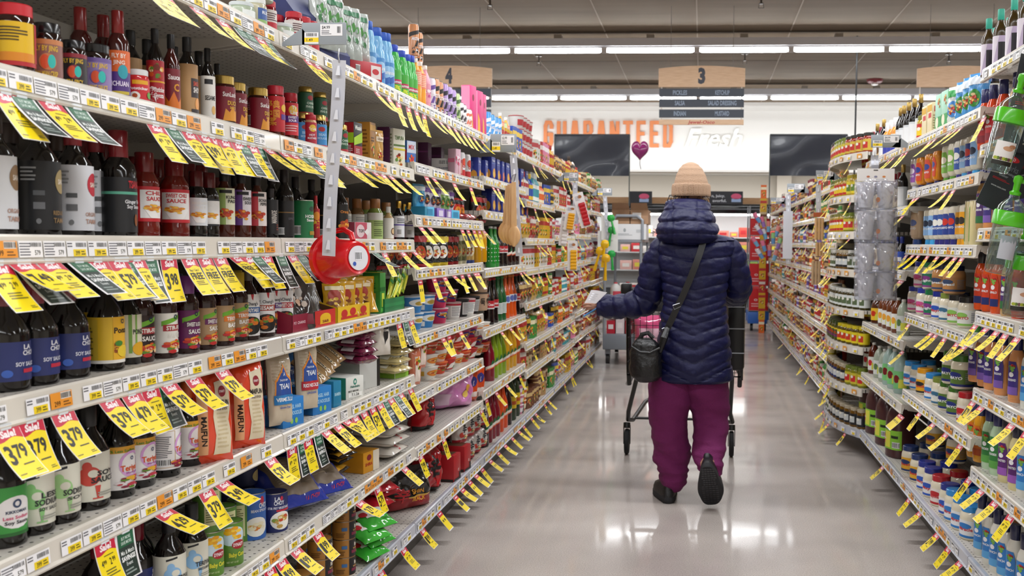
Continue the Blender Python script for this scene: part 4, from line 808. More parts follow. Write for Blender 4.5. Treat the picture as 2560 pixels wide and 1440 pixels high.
def TER(k, d, ac, nuts=False): B(k, d, 'soy', .0335, .2, DK, ('#b04a14' if not nuts else '#101012', 'p'), (.09, .54, '#efecec', 2.7, ([('r', -1.2, -.9, .1, .95, '#c8a878'), ('r', -1.15, -.87, .05, .92, '#efecec'), ('l', -1.05, -.4, -.1, .7, 12, '#5a5a5e'), ('b', -1.0, -.8, -.2, -.45)] if nuts else [('r', -.4, .7, 1.5, 1, ac), T('49% Less Sodium', .2, .8, .12, '#4a8a2a', 1.6)]) + [('o', .75, .15, .5, .62, '#d9a3dc'), T('Teriyaki', .75, -.02, .26, '#d8561c', 1.3), T('Marinade', .8, -.24, .1, '#b05aa8', .8), ('o', .75, .42, .05, .09, '#2c3c6a'), ('f', .6, -.68, .9, .3, ['#8a1f3a', '#e9dfe2', '#5d8a2a', '#c23a4a', '#e8b233'])]))
TER('terigreen', 'teriyaki bottle with green 49 label', '#e2a52c'); TER('teriback', 'teriyaki bottle turned to ingredients', '#e2a52c', True)
# cans
def CAN(k, d, Rr, H, c, ops, nm='food_can'): K(k, nm, 'can', d, lambda: round_parts('can', Rr, H, c, None, (.03, .97, c, 3.12, ops)))
CAN('lachoy', 'blue can of stir fry vegetables', .0365, .112, '#232c66', [T('LA', .1, .78, .2, '#eceef4', .4), T('CHOY', .2, .55, .22, '#eceef4', .7), T('STIR FRY VEGETABLES', .25, .28, .12, '#dfe2f0', 1.6), ('r', .0, .08, 1.3, .18, '#c42a3a'), ('e', .35, -.42, .75, .5, '#f2efe6'), ('f', .35, -.42, .62, .4, ['#e8dcb0', '#c8a050', '#7a9a3a', '#c84a2a']), ('b', -1.5, -.9, -1.0, -.3), ('e', .35, .8, .1, .12, '#c42a4a')])
CAN('lachoylt', 'light blue can of bean sprouts', .037, .13, '#3568b8', [('e', .5, .72, .16, .2, '#c42a4a'), T('CHOY', .6, .5, .22, '#eceef4', .7), T('BEAN SPROUTS', .4, .28, .12, '#dfe2f0', 1.3), ('e', .1, -.45, .75, .45, '#f2efe6'), ('f', .1, -.42, .62, .34, ['#efe6c8', '#e0c88a', '#d8843a'])])
CAN('chow', 'dark blue can of chow mein', .037, .118, '#1a214c', [T('LA', -.2, .5, .22, '#d0d4e4', .4), T('CHOY', -.1, .25, .24, '#d0d4e4', .7), T('CHOW MEIN', 0, -.05, .12, '#b8bcd0', 1.0), ('e', .1, -.6, .5, .3, '#c8b47a')])
CAN('babycorn', 'green can of baby corn', .0305, .112, '#5f8a34', [('e', .0, .42, 1.0, .48, '#c9dce8'), ('f', .05, .55, .75, .34, ['#f0b41c', '#e8a20c', '#f6c83a']), ('e', .45, -.02, .5, .22, '#a31f2c'), T('DYNASTY', .45, -.02, .16, '#f2e8e8', .8), T('Baby Corn', .35, -.5, .2, '#e8e23a', 1.2), T('NET WT 15 OZ', 0, -.85, .08, '#c9d8a0', .8)])
CAN('babyback', 'green can turned to its ingredients', .0325, .115, '#557f30', [('r', -1.1, -.75, .0, .85, '#d0cf9a'), ('l', -1.0, -.6, -.1, .7, 12, '#6a6a3a')])
CAN('roland', 'gold and black water chestnut can', .0385, .062, '#a8732e', [('r', -.2, -1, 1.5, 1, '#1c191a'), T('Roland', .75, .4, .42, '#e6dccc', .9), T('WATER CHESTNUTS', .7, -.05, .2, '#d8a05a', 1.1), ('r', .0, -.6, 1.3, -.25, '#7a1c3c'), ('f', .9, -.55, .35, .4, ['#e8c9a0', '#b37a4a']), ('r', -.75, .0, -.35, .4, '#3a6aa0'), ('l', -1.2, -.8, -.4, -.2, 3, '#6a4418')])
CAN('darkcan', 'plain dark can seen behind', .034, .10, '#241c1c', [('r', -1, -.4, 1, .3, '#3a2c24')])
# bags and boxes
K('maifun', 'noodle_bag', 'bag', 'orange rice stick noodle bag', lambda: pouch_parts(.092, .225, .062, '#e2431c', [('p', [(-.1, .72), (.7, .8), (.78, .2), (.6, -.1), (.75, -.5), (.68, -.82), (-.25, -.82), (-.15, -.4), (-.3, 0), (-.12, .35)], '#d9cdb0'), ('l', -.05, -.7, .6, .1, 9, '#c6b793'), ('e', .3, .52, .22, .12, '#8a1c2a'), T('DYNASTY', .3, .52, .05, '#f0e0e0', .34), T('MAIFUN', .25, .28, .11, '#1c1512', .8), T('RICE STICK', .25, .15, .05, '#4a3a2a', .6), ('r', -.95, -.8, -.55, .5, '#e2a878'), T('MAIFUN', -.72, -.3, .22, '#1c1512', .62, -1.57)], wr=.1))
def THAI(k, d, t1, t2, c2): K(k, 'noodle_bag', 'bag', d, lambda: pouch_parts(.076, .205, .045, '#c9baa2', [('l', -.8, -.2, .8, .85, 12, '#b7a78c'), ('p', [(-.75, -.2), (.75, -.2), (.72, .25), (.35, .42), (0, .72), (-.35, .42), (-.72, .25)], '#e08a2c'), ('p', [(-.68, -.2), (.68, -.2), (.64, .2), (.3, .36), (0, .62), (-.3, .36), (-.64, .2)], '#2a4f9c'), T('A', 0, .42, .1, '#e6ecf4', .16), T('TASTE OF', 0, .25, .05, '#e6ecf4', .7), T('THAI', 0, .08, .14, '#e6ecf4', .9), ('r', -.8, -.42, .8, -.16, c2), T(t1, 0, -.28, .1, '#eef2f6', 1.4), T(t2, 0, -.5, .06, '#2a4f9c', .9)], wr=.16))
THAI('thaivermi', 'clear noodle bag with blue Thai arch', 'VERMICELLI', 'Gluten Free', '#2a7ab8'); THAI('thailing', 'clear linguine bag with red band', 'RICE NOODLES', 'LINGUINE', '#b82a34')
K('bluetray', 'display_box', 'display box', 'bright blue angel hair noodle display box', lambda: carton_parts(.086, .10, .085, '#2a7cc4', [T('ANGEL HAIR', 0, .4, .26, '#a8d4f0', 1.5), T('RICE NOODLES', 0, -.05, .26, '#a8d4f0', 1.6), ('e', -.2, -.6, .14, .2, '#8ac05a'), ('e', .25, -.6, .14, .2, '#8ac05a')], [('r', -1, -1, 1, 1, '#256fb2')]))
K('ramentray', 'display_box', 'display box', 'narrow teal blue ramen display box', lambda: carton_parts(.04, .10, .085, '#2580a8', [T('RAMEN', 0, 0, .24, '#b8e0f0', 1.5)]))
K('thaibox', 'food_carton', 'carton', 'black Thai curry box', lambda: carton_parts(.07, .03, .12, '#1b1718', [('r', -.15, .35, .15, .6, '#b07a3a'), T('THAI', 0, -.1, .24, '#d8d0c8', 1.1), ('r', .75, -1, 1, 1, '#7a1c24')], [('r', -1, -1, 1, 1, '#a3232c')]))
K('hakubaku', 'display_box', 'display box', 'white box marked best before', lambda: carton_parts(.092, .12, .075, '#dfe0da', [('e', .0, .55, .2, .3, '#3a8a78'), ('e', .0, .55, .1, .14, '#dfe0da'), T('Hakubaku', 0, .12, .2, '#2a6a5c', 1.1), T('BEST BEFORE', -.2, -.3, .14, '#3a3a38', 1.2), ('r', -.8, -.85, .8, -.45, '#f0f0ec'), T('7.1.26', 0, -.64, .24, '#33332f', .9)], [('r', -1, -1, 1, 1, '#2a8a74')]))
K('whitecase', 'display_box', 'display box', 'tall white shipping box with black end', lambda: carton_parts(.13, .12, .115, '#c9cac6', [('r', .7, -1, 1, 1, '#26241f'), ('r', -.9, -.9, -.5, -.5, '#b8b9b4')], [('r', -1, -1, 1, 1, '#c2c3bf')]))
K('riceb', 'rice_bag', 'bag', 'white rice bag with red lettering', lambda: pouch_parts(.18, .22, .042, '#d8d2c8', [T('NISHIKI', .1, .5, .2, '#b8303c', 1.1, -1.57), T('NISHIKI', .1, -.5, .16, '#b8303c', .9, -1.57), ('e', -.2, 0, .2, .1, '#5a7ab8')], wr=.14))
K('bluebag', 'noodle_bag', 'bag', 'blue bag of brown noodles', lambda: pouch_parts(.19, .21, .085, '#28399a', [('p', [(-.70, -.80), (.66, -.82), (.74, .7), (.1, .82), (-.7, .7)], '#7c6c5a'), ('l', -.6, -.5, .6, .6, 14, '#978871'), T('LA CHOY', .4, -.92, .07, '#c23a4a', .5)], wr=.22))
K('goldpack', 'noodle_packet', 'packet', 'yellow and black noodle packet', lambda: pouch_parts(.11, .15, .022, '#2a211a', [('r', -.9, -.9, .9, -.4, '#c8921e'), ('r', -.9, .5, .9, .9, '#c8921e'), ('f', 0, .05, .6, .35)], wr=.3))
K('shirataki', 'display_box', 'display box', 'orange yellow cut-front display box', lambda: carton_parts(.10, .13, .075, '#dc9a20', [('e', -.3, .45, .3, .3, '#8a1c2a'), ('r', .2, -1, 1, 1, '#e6dcc8'), T('SHIRA', -.35, -.2, .3, '#b8341c', .9)], [('r', -1, -1, 1, 1, '#d8921c')]))
K('shinblack', 'ramen_bag', 'bag', 'black family pack of ramen', lambda: pouch_parts(.17, .13, .09, '#14100f', [('r', -1, -1, 1, -.35, '#8f1c22'), ('r', -1, -.35, 1, -.28, '#c8a04a'), ('e', -.4, -.1, .25, .3, '#1c1413'), T('SHIN', .25, -.1, .2, '#d8941c', .5), T('BLACK', .25, -.42, .2, '#d8941c', .6), T('辛', -.45, -.2, .5, '#b81c24')], wr=.2))
K('shinred', 'ramen_bag', 'bag', 'red family pack of ramen', lambda: pouch_parts(.10, .14, .10, '#b3161e', [('r', -1, -1, 1, -.7, '#1c1413'), T('辛', .1, .1, .9, '#1c1413', .9)], wr=.2))
K('pinkcrin', 'tissue_pack', 'bag', 'large pale pink wrinkled bag', lambda: pouch_parts(.19, .135, .12, '#d88ac4', [('r', -.85, -.7, -.35, -.1, '#e6c4dc'), ('e', .5, .1, .1, .2, '#e2a33c'), ('e', .65, -.05, .1, .2, '#c86a9a'), ('e', .4, -.2, .1, .2, '#f0d060')], wr=.18))
K('orangebag', 'food_pouch', 'pouch', 'glossy orange pouch', lambda: pouch_parts(.08, .15, .06, '#e2501c', [('e', .1, .2, .5, .3, '#3a3a8c'), T('g', .1, .2, .3, '#efe9f4'), ('r', -.6, -.7, .6, -.4, '#f0e2d8')], wr=.15))
K('greenram', 'noodle_packet', 'packet', 'green and white ramen packet', lambda: pouch_parts(.135, .12, .03, '#3fae3a', [('p', [(-1, .3), (1, .1), (1, 1), (-1, 1)], '#e6eae0'), ('p', [(-.6, -.1), (.5, -.3), (.6, .5), (-.5, .6)], '#f0f0e8'), ('f', .1, .25, .5, .3, ['#e8b233', '#f0d88a']), T('NET WT', .5, -.5, .12, '#1f3a1c', .4), ('e', -.6, .3, .25, .25, '#c42a34')], wr=.2))
K('redram', 'noodle_packet', 'packet', 'red and white ramen packet', lambda: pouch_parts(.135, .12, .03, '#b81f2c', [('p', [(-1, .1), (1, .3), (1, 1), (-1, 1)], '#e9dcd8'), ('f', .1, .3, .6, .3), ('e', -.5, .2, .3, .3, '#8a1018')], wr=.2))
K('redtray', 'display_box', 'display box', 'red open display tray of ramen', lambda: carton_parts(.07, .16, .10, '#a8161f', [('r', .5, -1, 1, -.4, '#1c1818'), T('O', .3, -.2, .2, '#f0e8e8'), ('r', -1, -1, 1, -.8, '#1c1818')], [('r', -1, -1, 1, -.8, '#1c1818')], [('r', -.85, -.85, .85, .85, '#5a3a24')]))
K('whiteram', 'ramen_bag', 'bag', 'white and red ramen bag', lambda: pouch_parts(.10, .12, .07, '#d8d4ce', [('r', -1, -1, 1, -.6, '#b8303c'), T('辛', .2, .3, .6, '#2a2c34'), ('e', -.3, -.2, .3, .25, '#c83a2a'), ('f', .3, -.4, .4, .2)], wr=.2))
K('palenood', 'noodle_packet', 'packet', 'flat clear packet of pale noodles', lambda: pouch_parts(.13, .14, .03, '#d6c58c', [('l', -.7, -.8, .7, .8, 10, '#e6d9a8'), ('r', -.9, -.3, -.3, .3, '#e8e6d8')], wr=.25))
K('purplerice', 'rice_packet', 'packet', 'maroon and white rice packet', lambda: pouch_parts(.11, .11, .035, '#6a1a3a', [('p', [(-1, -.4), (1, .0), (1, .8), (-1, .5)], '#d9cfd4'), ('f', 0, -.3, .5, .3, ['#8a4a5a', '#c8a0a8'])], wr=.2))
K('kame', 'food_pouch', 'pouch', 'tall white black pouch, red top', lambda: pouch_parts(.085, .15, .05, '#d9d2c8', [('r', -1, .55, 1, 1, '#b3202a'), ('p', [(.1, .5), (.8, .5), (.5, -.2), (.1, -.5)], '#1c1a1c'), T('KAME', .4, .2, .12, '#e0dcd8', .6)], wr=.16))
K('limebox', 'food_carton', 'carton', 'lime green and white carton', lambda: carton_parts(.10, .07, .11, '#dfe2da', [('r', -1, -1, 1, -.5, '#8ab83a'), ('r', -.3, -.4, .3, .6, '#2a2c26'), ('r', -.2, -.3, .2, .5, '#dfe2da'), ('b', .45, -.1, .9, .6)], [('r', -1, -1, 1, -.4, '#8ab83a')], [('r', -1, -1, 1, 1, '#9ac84a')]))
def CUP(k, d, c, ops, r0=.04, r1=.052, h=.072, **q): K(k, 'noodle_cup', 'noodle cup', d, lambda: cup_parts(r0, r1, h, c, ops, **q))
CUP('bluecup', 'blue and white noodle bowl', '#3a86c8', [('e', .2, .3, .9, .5, '#eef2f4'), ('e', .3, .2, .5, .3, '#c8a84a'), ('r', -1.2, -.9, -.4, -.2, '#f0f0ee')], lid='#dfe4e8')
CUP('pinkcup', 'pink and red noodle bowl', '#c8285a', [('e', .2, .2, .8, .5, '#2a3a8c'), ('f', .2, .1, .6, .4), T('BOWL', .1, .5, .2, '#f0e0e8', .8)], lid='#e9c8d4')
CUP('whitecup', 'tall white noodle cup, small print', '#dcd8d4', [('r', -1, -.8, .4, .7, '#f2f0ee'), ('l', -.9, -.7, .3, .6, 9, '#77767a'), ('r', -3, .75, 3, 1, '#b8243a'), ('r', .6, -1, 2, .7, '#b8243a')], .034, .044, .085, lid='#d8b8b8')
CUP('blackcup', 'black noodle cup with white panel', '#1c1b1e', [('r', -.6, -.8, .7, .8, '#dcdad8'), ('l', -.5, -.7, .6, .7, 9, '#66666a')], .036, .045, .09, lid='#2a2a2c')
CUP('tancup', 'large tan noodle cup, brush lettering', '#c2a184', [T('둑 떡', .3, .0, .7, '#1f1a18', 1.2), ('r', .6, .6, 1.1, .9, '#a8402c')], .045, .053, .10, lid='#3a3230')
CUP('orangebowl', 'orange and red noodle bowl', '#d2451c', [('f', .3, -.1, .8, .5), ('r', -1.4, -.8, -.3, .5, '#efe9e2'), T('BOWL', .3, .55, .22, '#f4ead8', 1)], .046, .060, .055, lid='#e2703a')
CUP('redbowl', 'red and white noodle bowl', '#c22a2c', [('p', [(-.2, -.9), (1.2, -.5), (1.2, .7), (.2, .2)], '#efe6e2'), ('f', -.4, -.1, .5, .5), ('r', .6, -.9, 1.3, -.3, '#3a8a44')], .046, .060, .055, lid='#d84a3c')
CUP('violetbowl', 'violet and pink noodle bowl', '#a8285c', [('e', .2, .1, .6, .6, '#2a2c7c'), ('f', .2, 0, .5, .4)], .046, .060, .055, lid='#c86a8c')
CUP('creambowl', 'cream and orange noodle bowl', '#e8e2d8', [('e', .4, 0, .7, .6, '#e2862c'), ('f', .4, 0, .5, .4), ('r', -1.4, -.5, -.5, .4, '#d8a83a')], .046, .060, .055, lid='#ede9e2')
# drinks
def DR(k, d, shape, Rr, H, body, cap, lab, nm='soda_bottle', **q): K(k, nm, 'bottle', d, lambda: round_parts(shape, Rr, H, body, cap, lab, **q))
DR('yellowsoda', 'yellow soda bottle', 'jarrito', .031, .235, ('#d89a0c', 'g'), '#c8b040', (.2, .42, None, 2, [('r', .2, -.3, 1.0, .5, '#e8e2d2'), T('Jarritos', .6, .1, .3, '#c8531c', .7)]))
DR('greensoda', 'green soda bottle with white dots', 'jarrito', .029, .235, ('#1f8a2c', 'g'), '#d8dcd8', (.1, .5, None, 2.6, [('e', u, v, .08, .06, '#d9f0dc') for u in (-1, -.5, 0, .5, 1) for v in (-.7, -.2, .3, .8)]))
DR('cokeglass', 'dark cola bottle with red label', 'coke', .028, .235, ('#140708', 'g'), '#b81c28', (.34, .52, '#b4202a', 2.7, [T('Coca-Cola', .2, .1, .6, '#efe9e9', 1.7), ('r', -3, -1, 3, -.7, '#d8d0d0')]))
DR('spriteglass', 'green glass bottle with white label', 'coke', .028, .235, ('#1f5c30', 'g'), '#2a8a4a', (.15, .42, None, 2, [('r', -.8, -.9, .9, .9, '#dfe6e4'), ('l', -.7, -.8, .8, .8, 7, '#8a9a94')]))
DR('orangesoda', 'orange soda glass bottle', 'coke', .028, .235, ('#d8561c', 'g'), '#e07a2c', (.35, .55, None, 2, [('r', -.8, -.9, .9, .9, '#dfe2e8'), ('e', 0, 0, .5, .7, '#5a6ab0')]))
def JAR_(k, d, c, sz=1): DR(k, d, 'jarrito', .030 * sz, .245 * sz, (c, 'g'), '#d8d4cc', (.14, .5, None, 2, [('p', [(-1, -.5), (1.1, .1), (1.1, .5), (-1, -.1)], '#e6ded2'), ('p', [(-.8, -.5), (1.0, .0), (1.0, .14), (-.8, -.36)], '#d8562c'), ('p', [(-.2, .1), (.1, .8), (.4, .4)], '#1f6a40'), ('p', [(.3, .3), (.6, 1), (.8, .5)], '#1f6a40')]))
for k_, d_, c_ in (('jlime', 'lime green glass soda bottle', '#8aa81c'), ('jyellow', 'golden yellow glass soda bottle', '#d8a01c'), ('jorange', 'orange brown glass soda bottle', '#b8541c'), ('jred', 'deep red glass soda bottle', '#7c1024'), ('jbright', 'bright orange plastic soda bottle', '#e0501c'), ('jdark', 'dark brown glass soda bottle', '#2a100e')): JAR_(k_, d_, c_)
DR('sidral', 'dark green bottle with yellow label', 'pet', .034, .25, ('#2a3a24', 'g'), '#2a3a2a', (.28, .56, '#d8b81c', 2.8, [('r', -.8, -.4, .8, .2, '#b8501c')]))
DR('bluepet', 'clear blue drink bottle', 'ramune', .030, .225, ('#7ab4dc', 's'), ('#2a5ab8', 'p'), (.08, .5, '#4a8ec8', 2.8, [('e', 0, .2, .8, .5, '#9cc8ea'), ('p', [(-1, -1), (1, -.4), (1, .1), (-1, -.5)], '#2f62b0'), T('Ramune', 0, .2, .3, '#eef4fa', 1.2)]))
DR('greenpet', 'bright green drink bottle', 'ramune', .030, .20, ('#3fae4a', 's'), ('#2a4ab8', 'p'), (.06, .5, '#45a83c', 2.8, [('r', -1, -.2, 1, .2, '#c22a5a'), T('Ramune', 0, 0, .24, '#f2eef0', 1.5), ('f', 0, -.6, .8, .3, ['#d8e23a', '#9ad04a'])]))
DR('peachpet', 'orange yellow drink bottle', 'pet', .026, .20, ('#f0a83c', 's'), ('#f0ece8', 'p'), (.42, .74, '#ec8a6a', 2.8, [('l', -1, -.8, 1, .8, 7, '#f6d8c4')]))
DR('pinkpet', 'pink drink bottle', 'pet', .026, .20, ('#e6a0b4', 's'), ('#f0ece8', 'p'), (.2, .6, '#e29ab0', 2.8, [('f', 0, 0, .8, .6, ['#e77a9a', '#f4e4ec', '#c24a8a'])]))
def TC(k, d, c, ac, H=.165, met='m'): K(k, 'drink_can', 'can', d, lambda: round_parts('tallcan', .0265, H, (c, 's'), None, (.04, .93, None, 2, [('p', [(-1.4, .2), (1.4, .6), (1.4, .85), (-1.4, .5)], ac), ('p', [(-.8, -.9), (.2, .1), (.5, -.1), (-.4, -.95)], ac), ('p', [(0, -.8), (.9, .1), (1.2, 0), (.4, -.9)], ac), T('ARIZONA', 0, .1, .2, '#f0eef0', 1.6), ('f', 0, -.6, .8, .3, [c, ac, '#e6e4e8'])])))
TC('coppercan', 'tall copper and black can', '#c8875a', '#241c1a'); TC('violetcan', 'tall violet and black can', '#a88ac4', '#2a2032'); TC('whitecan', 'tall white can, violet print', '#d8d2dc', '#6a4a9a', .155); TC('limecan', 'tall pale green can', '#b8cc8c', '#4a6a3a', .155); TC('shortcan', 'white can with black cat spots', '#dcd6da', '#3a3238', .12); TC('peachcan', 'small white and coral can', '#e2d4d0', '#d8745a', .11); TC('waterblue', 'blue coconut water can', '#3f8fd0', '#e6eef4', .16)
K('magenta', 'drink_carton', 'carton', 'magenta boba drink carton', lambda: carton_parts(.07, .05, .235, '#d8317c', [('e', 0, .5, .3, .15, '#8a1c3c'), ('p', [(-1, -1), (0, -1), (-.2, -.3), (-1, 0)], '#e8a832')], [('r', -1, -1, 1, 1, '#e68ab0'), ('f', 0, -.3, .7, .4, ['#c8a0b8', '#e2c4d2', '#b87a9a'])]))
# top shelf near end
J('spicejar', 'clear spice jar with label', .028, .085, ('#b8b49a', 's'), '#d8dcd8', (.1, .75, None, 2, [('r', -.2, -.8, 1.2, .8, '#3a5a9a'), T('RUB', .5, .4, .3, '#e8ecf2', .7), ('r', -.2, -.8, 1.2, -.3, '#8ab06a')]))
J('redspice', 'jar of red sauce, red lid', .026, .105, ('#7a1420', 'g'), '#b81c2c', (.1, .75, '#d8d0cc', 2.2, [('r', -1, -1, 1, .0, '#b81c2c'), ('l', -.8, .1, .8, .8, 4, '#55333a')]))
J('whitetub', 'grey-lidded clear tub of herbs', .034, .062, ('#a3b09a', 's'), '#c8cfd0', (.1, .72, None, 2, [('r', -.3, -.8, .9, .8, '#dfe4e2')]))
K('navybox', 'display_box', 'display box', 'navy blue slanted display box', lambda: navy_parts())
def navy_parts():
    b = MB(); w, d, h = .15, .10, .17
    A_ = [(-d / 2, 0), (d / 2, 0), (d / 2, .05), (-d / 2, h)]
    b.rings([[(x, y, z) for x, z in A_] for y in (-w / 2, w / 2)], two_tone('navy_card', '#232a5c', '#2a3268', 20, rough=.6)); return [('box_side', b)]
K('herbpouch', 'food_pouch', 'pouch', 'clear silver packet with green herbs', lambda: pouch_parts(.07, .17, .03, '#b8c0bc', [('f', 0, 0, .6, .5, ['#3a7a44', '#5a9a54', '#9ab0a4']), ('r', -.7, .6, .7, .8, '#3a7a54')], wr=.3))
K('redtop', 'display_box', 'display box', 'red display box with white logo panel', lambda: carton_parts(.14, .08, .062, '#b81c2c', [('r', .3, -.8, .95, .7, '#e4dcdc'), ('e', .6, .0, .22, .34, '#c22a34'), ('b', -.7, -.5, -.4, .5)], [('r', -1, -1, 1, 1, '#b01826')]))
# ---------------------------------------------------------------- left gondola, nearest bays
row(-1, 1.61, 'crisp:41:-35 jingbrown:120:-40 jingblack:186:-40 jingpurple:243:-38 sichuan:298:-35 avocado:346:-35 potstick:390:-30 firesauce:430:-32 shoyu:470:-28 sesoil:521:-28 duck:560:-40 duck:590:-20:.05 duck:646:-25 classic:690:-30 tyling:727:-30:.035 molasses:756:-30:.05 tysmall:776:-30:.03 molasses:797:-30:.02 fivespice:828:-30:.03')
row(-1, 1.61, 'sichuan:205:-20:.09 sichuan:262:-20:.085 shoyu:500:-10:.09 sesoil:440:-10:.10 sesoil:545:-10:.11 duck:520:-10:.14 duck:610:-10:.13 duck:700:-10:.12 fivespice:770:-25:.10 fivespice:815:-25:.10 crisp:100:-20:.12 shoyu:330:-20:.12 shoyu:370:-20:.14')
put(-1, 'fivespice', 800, 1.61, s=.085, yaw=-30, lift=.101, note='on another'); put(-1, 'fivespice', 764, 1.61, s=.085, yaw=-30, lift=.101, note='on another')
row(-1, 1.61, 'fivespice:852:-30:.03 wasabi:884:-10:.02 goldbox:916:-4:.03 sachet:946:-20:.02 purplebox:966:-5:.05 tempura:990:-25:.02 tempurablue:1020:-20:.02 ')
row(-1, 1.64, 'candycase:1108:0:.02 pinkpack:1136:-20:.02 redcan:1152:-20:.02 redcan:1166:-20:.02 blueca:1185:0:.04 blueca:1203:0:.04'); put(-1, 'purplebox', 1095, 1.64, s=.15, yaw=0); put(-1, 'purplebox', 1062, 1.64, s=.15, yaw=0)
# eye level
row(-1, 1.33, 'tamwhite:-12:-30 tamblack:102:-28 tamred:187:-33 ginger:300:-30 chiliback:364:-10 sweetchili:438:-48 mandarin:492:-36 kungfu:523:-36 kungpao:562:-36 purplesig:604:-36 sichuanp:643:-36 blackmar:678:-38 spare:712:-20 hoisin:756:-34 srir:790:-30 spare:812:-20 general:850:-38 tofu:890:-14 greenag:938:-20 whitesm:971:-30 ponzub:997:-28 ponzub:1022:-28', s=.03)
row(-1, 1.33, 'tamwhite:30:-10:.13 tamblack:150:0:.14 tamred:245:-20:.075 ginger:215:0:.18 chiliback:395:-10:.11 chiliback:340:-10:.12 sweetchili:470:-20:.10 sweetchili:500:-20:.10 kungpao:590:-20:.11 kungpao:640:-20:.11 spare:680:-20:.12 brownag:893:-25:.085 brownag:860:-20:.10 greenag:915:-25:.12 ponzub:1010:-20:.10 spare:740:0:.13 spare:780:0:.13 ginger:280:0:.13 kungfu:545:-20:.1 greenag:965:-20:.10')
# sauces below the lens
row(-1, 1.06, 'lachoysoy:18:-25 lachoysoy:92:-30 lachoysoy:172:-30 ponzu:266:-28 ponzugreen:317:-36:.05 stirdark:351:-36:.04 stirblue:411:-30:.03 sweetsour:467:-38 sourside:511:-24 teriyel:557:-22 teriyel:594:-40:.045 pfblue:622:-44:.03 pfred:661:-44 pfviolet:682:-44:.05 pfcrim:708:-44')
row(-1, 1.06, 'lachoysoy:60:-20:.13 lachoysoy:130:-20:.13 ponzu:230:-20:.14 ponzu:300:-20:.13 stirblue:380:-20:.12 stirdark:440:-20:.12 sweetsour:500:-20:.11 teriyel:545:-20:.11 teriyel:590:-20:.12 pfred:640:-20:.10 pfcrim:700:-20:.10 pfcrim:690:-20:.17')
# soy sauce shelf
row(-1, .79, 'kikgreen:10:-30 lesssod:84:-32 lesssodb:150:-28 soysauce:224:-34 terigreen:294:-34 terigreen:347:-34:.035 teriback:412:-5:.03 terigreen:470:-40:.035')
row(-1, .79, 'kikgreen:-40:-20:.1 lesssod:50:-20:.13 lesssod:118:-20:.13 soysauce:190:-20:.13 soysauce:260:-20:.13 terigreen:325:-20:.12 terigreen:380:-20:.12 teriback:445:-20:.12 teriback:490:-20:.12')
put(-1, 'maifun', 536, .79, s=.02, yaw=-38, rot=(0, -5, 0)); put(-1, 'maifun', 622, .79, s=.02, yaw=-38, rot=(0, -5, 3)); put(-1, 'maifun', 588, .79, s=.19, yaw=-30, note='behind')
put(-1, 'bluetray', 700, .79, s=.015, yaw=-18); put(-1, 'bluetray', 774, .79, s=.015, yaw=-18); put(-1, 'ramentray', 812, .79, s=.015, yaw=-16)
put(-1, 'thaivermi', 702, .79, s=.04, yaw=-30, lift=.012, rot=(0, -4, 0)); put(-1, 'thailing', 768, .79, s=.035, yaw=-30, lift=.028, rot=(0, -3, 0)); put(-1, 'thaivermi', 722, .79, s=.16, yaw=-25, note='behind')
put(-1, 'thaibox', 636, .79, s=.12, yaw=-14, lift=.10); put(-1, 'thaibox', 640, .79, s=.12, yaw=-14, note='below another')
put(-1, 'hakubaku', 852, .79, s=.02, yaw=-18); put(-1, 'whitecase', 890, .79, s=.05, yaw=-14)
put(-1, 'kame', 952, .79, s=.03, yaw=-40, lift=.115, rot=(0, -8, 4)); put(-1, 'limebox', 985, .79, s=.02, yaw=-14)
for i in range(4): put(-1, 'purplerice', 925, .79, s=.01, yaw=-12, lift=.12 + .028 * i, rot=(0, -88, 4 * i - 6))
for i in range(4): put(-1, 'palenood', 1012 + 2 * i, .79, s=.0, yaw=-10, lift=.035 + .034 * i, rot=(0, -88, 7 * (i % 2) - 3))
for i in range(3): put(-1, 'kame', 905 - 8 * i, .79, s=.10, yaw=-10, lift=.135 + .03 * i, rot=(0, -80, 10))
# flat paper noodle bundles fanned over the display boxes
K('soba', 'noodle_packet', 'packet', 'brown and blue noodle packet', lambda: pouch_parts(.055, .16, .022, '#a8875c', [('r', -1, .5, 1, 1, '#3f7ab8'), ('r', -.2, -.8, .2, .4, '#d8c4a0'), T('Hakubaku', 0, -.2, .26, '#2a2a2a', 1.0, 1.57)], wr=.1))
for i in range(4): put(-1, 'soba', 812 + 14 * i, .79, s=.05 + .01 * i, yaw=0, lift=.085 + .012 * i, rot=(28, -50, -40))
# cans and floor-near noodles
row(-1, .494, 'lachoysoy:290:-20:.05 lachoysoy:345:-20:.09 terisig:350:-28:.10 terisig:425:-28:.03 terisig:482:-34:.03 babycorn:527:-30:.03 babycorn:577:-34:.02 babyback:600:-20:.09 lachoylt:630:-30:.06 lachoy:686:-36:.03 chow:618:-20:.15 chow:655:-20:.19 chow:585:-20:.13 lachoysoy:250:0:.10 chow:560:0:.20')
put(-1, 'babyback', 518, .494, s=.035, yaw=0, lift=.1125, note='on another'); put(-1, 'chow', 610, .494, s=.14, yaw=0, lift=.12, note='on another'); put(-1, 'chow', 640, .494, s=.2, yaw=0, lift=.12, note='on another'); put(-1, 'babyback', 560, .494, s=.10, yaw=0, lift=.0, note='behind')
put(-1, 'bluebag', 822, .494, s=.0, yaw=-30, lift=.045, rot=(0, -66, 0)); put(-1, 'bluebag', 756, .494, s=.02, yaw=-30, lift=.05, rot=(0, -60, 0)); put(-1, 'bluebag', 800, .494, s=.09, yaw=-10, lift=.12, rot=(0, -66, 20))
put(-1, 'shirataki', 890, .494, s=.03, yaw=-14)
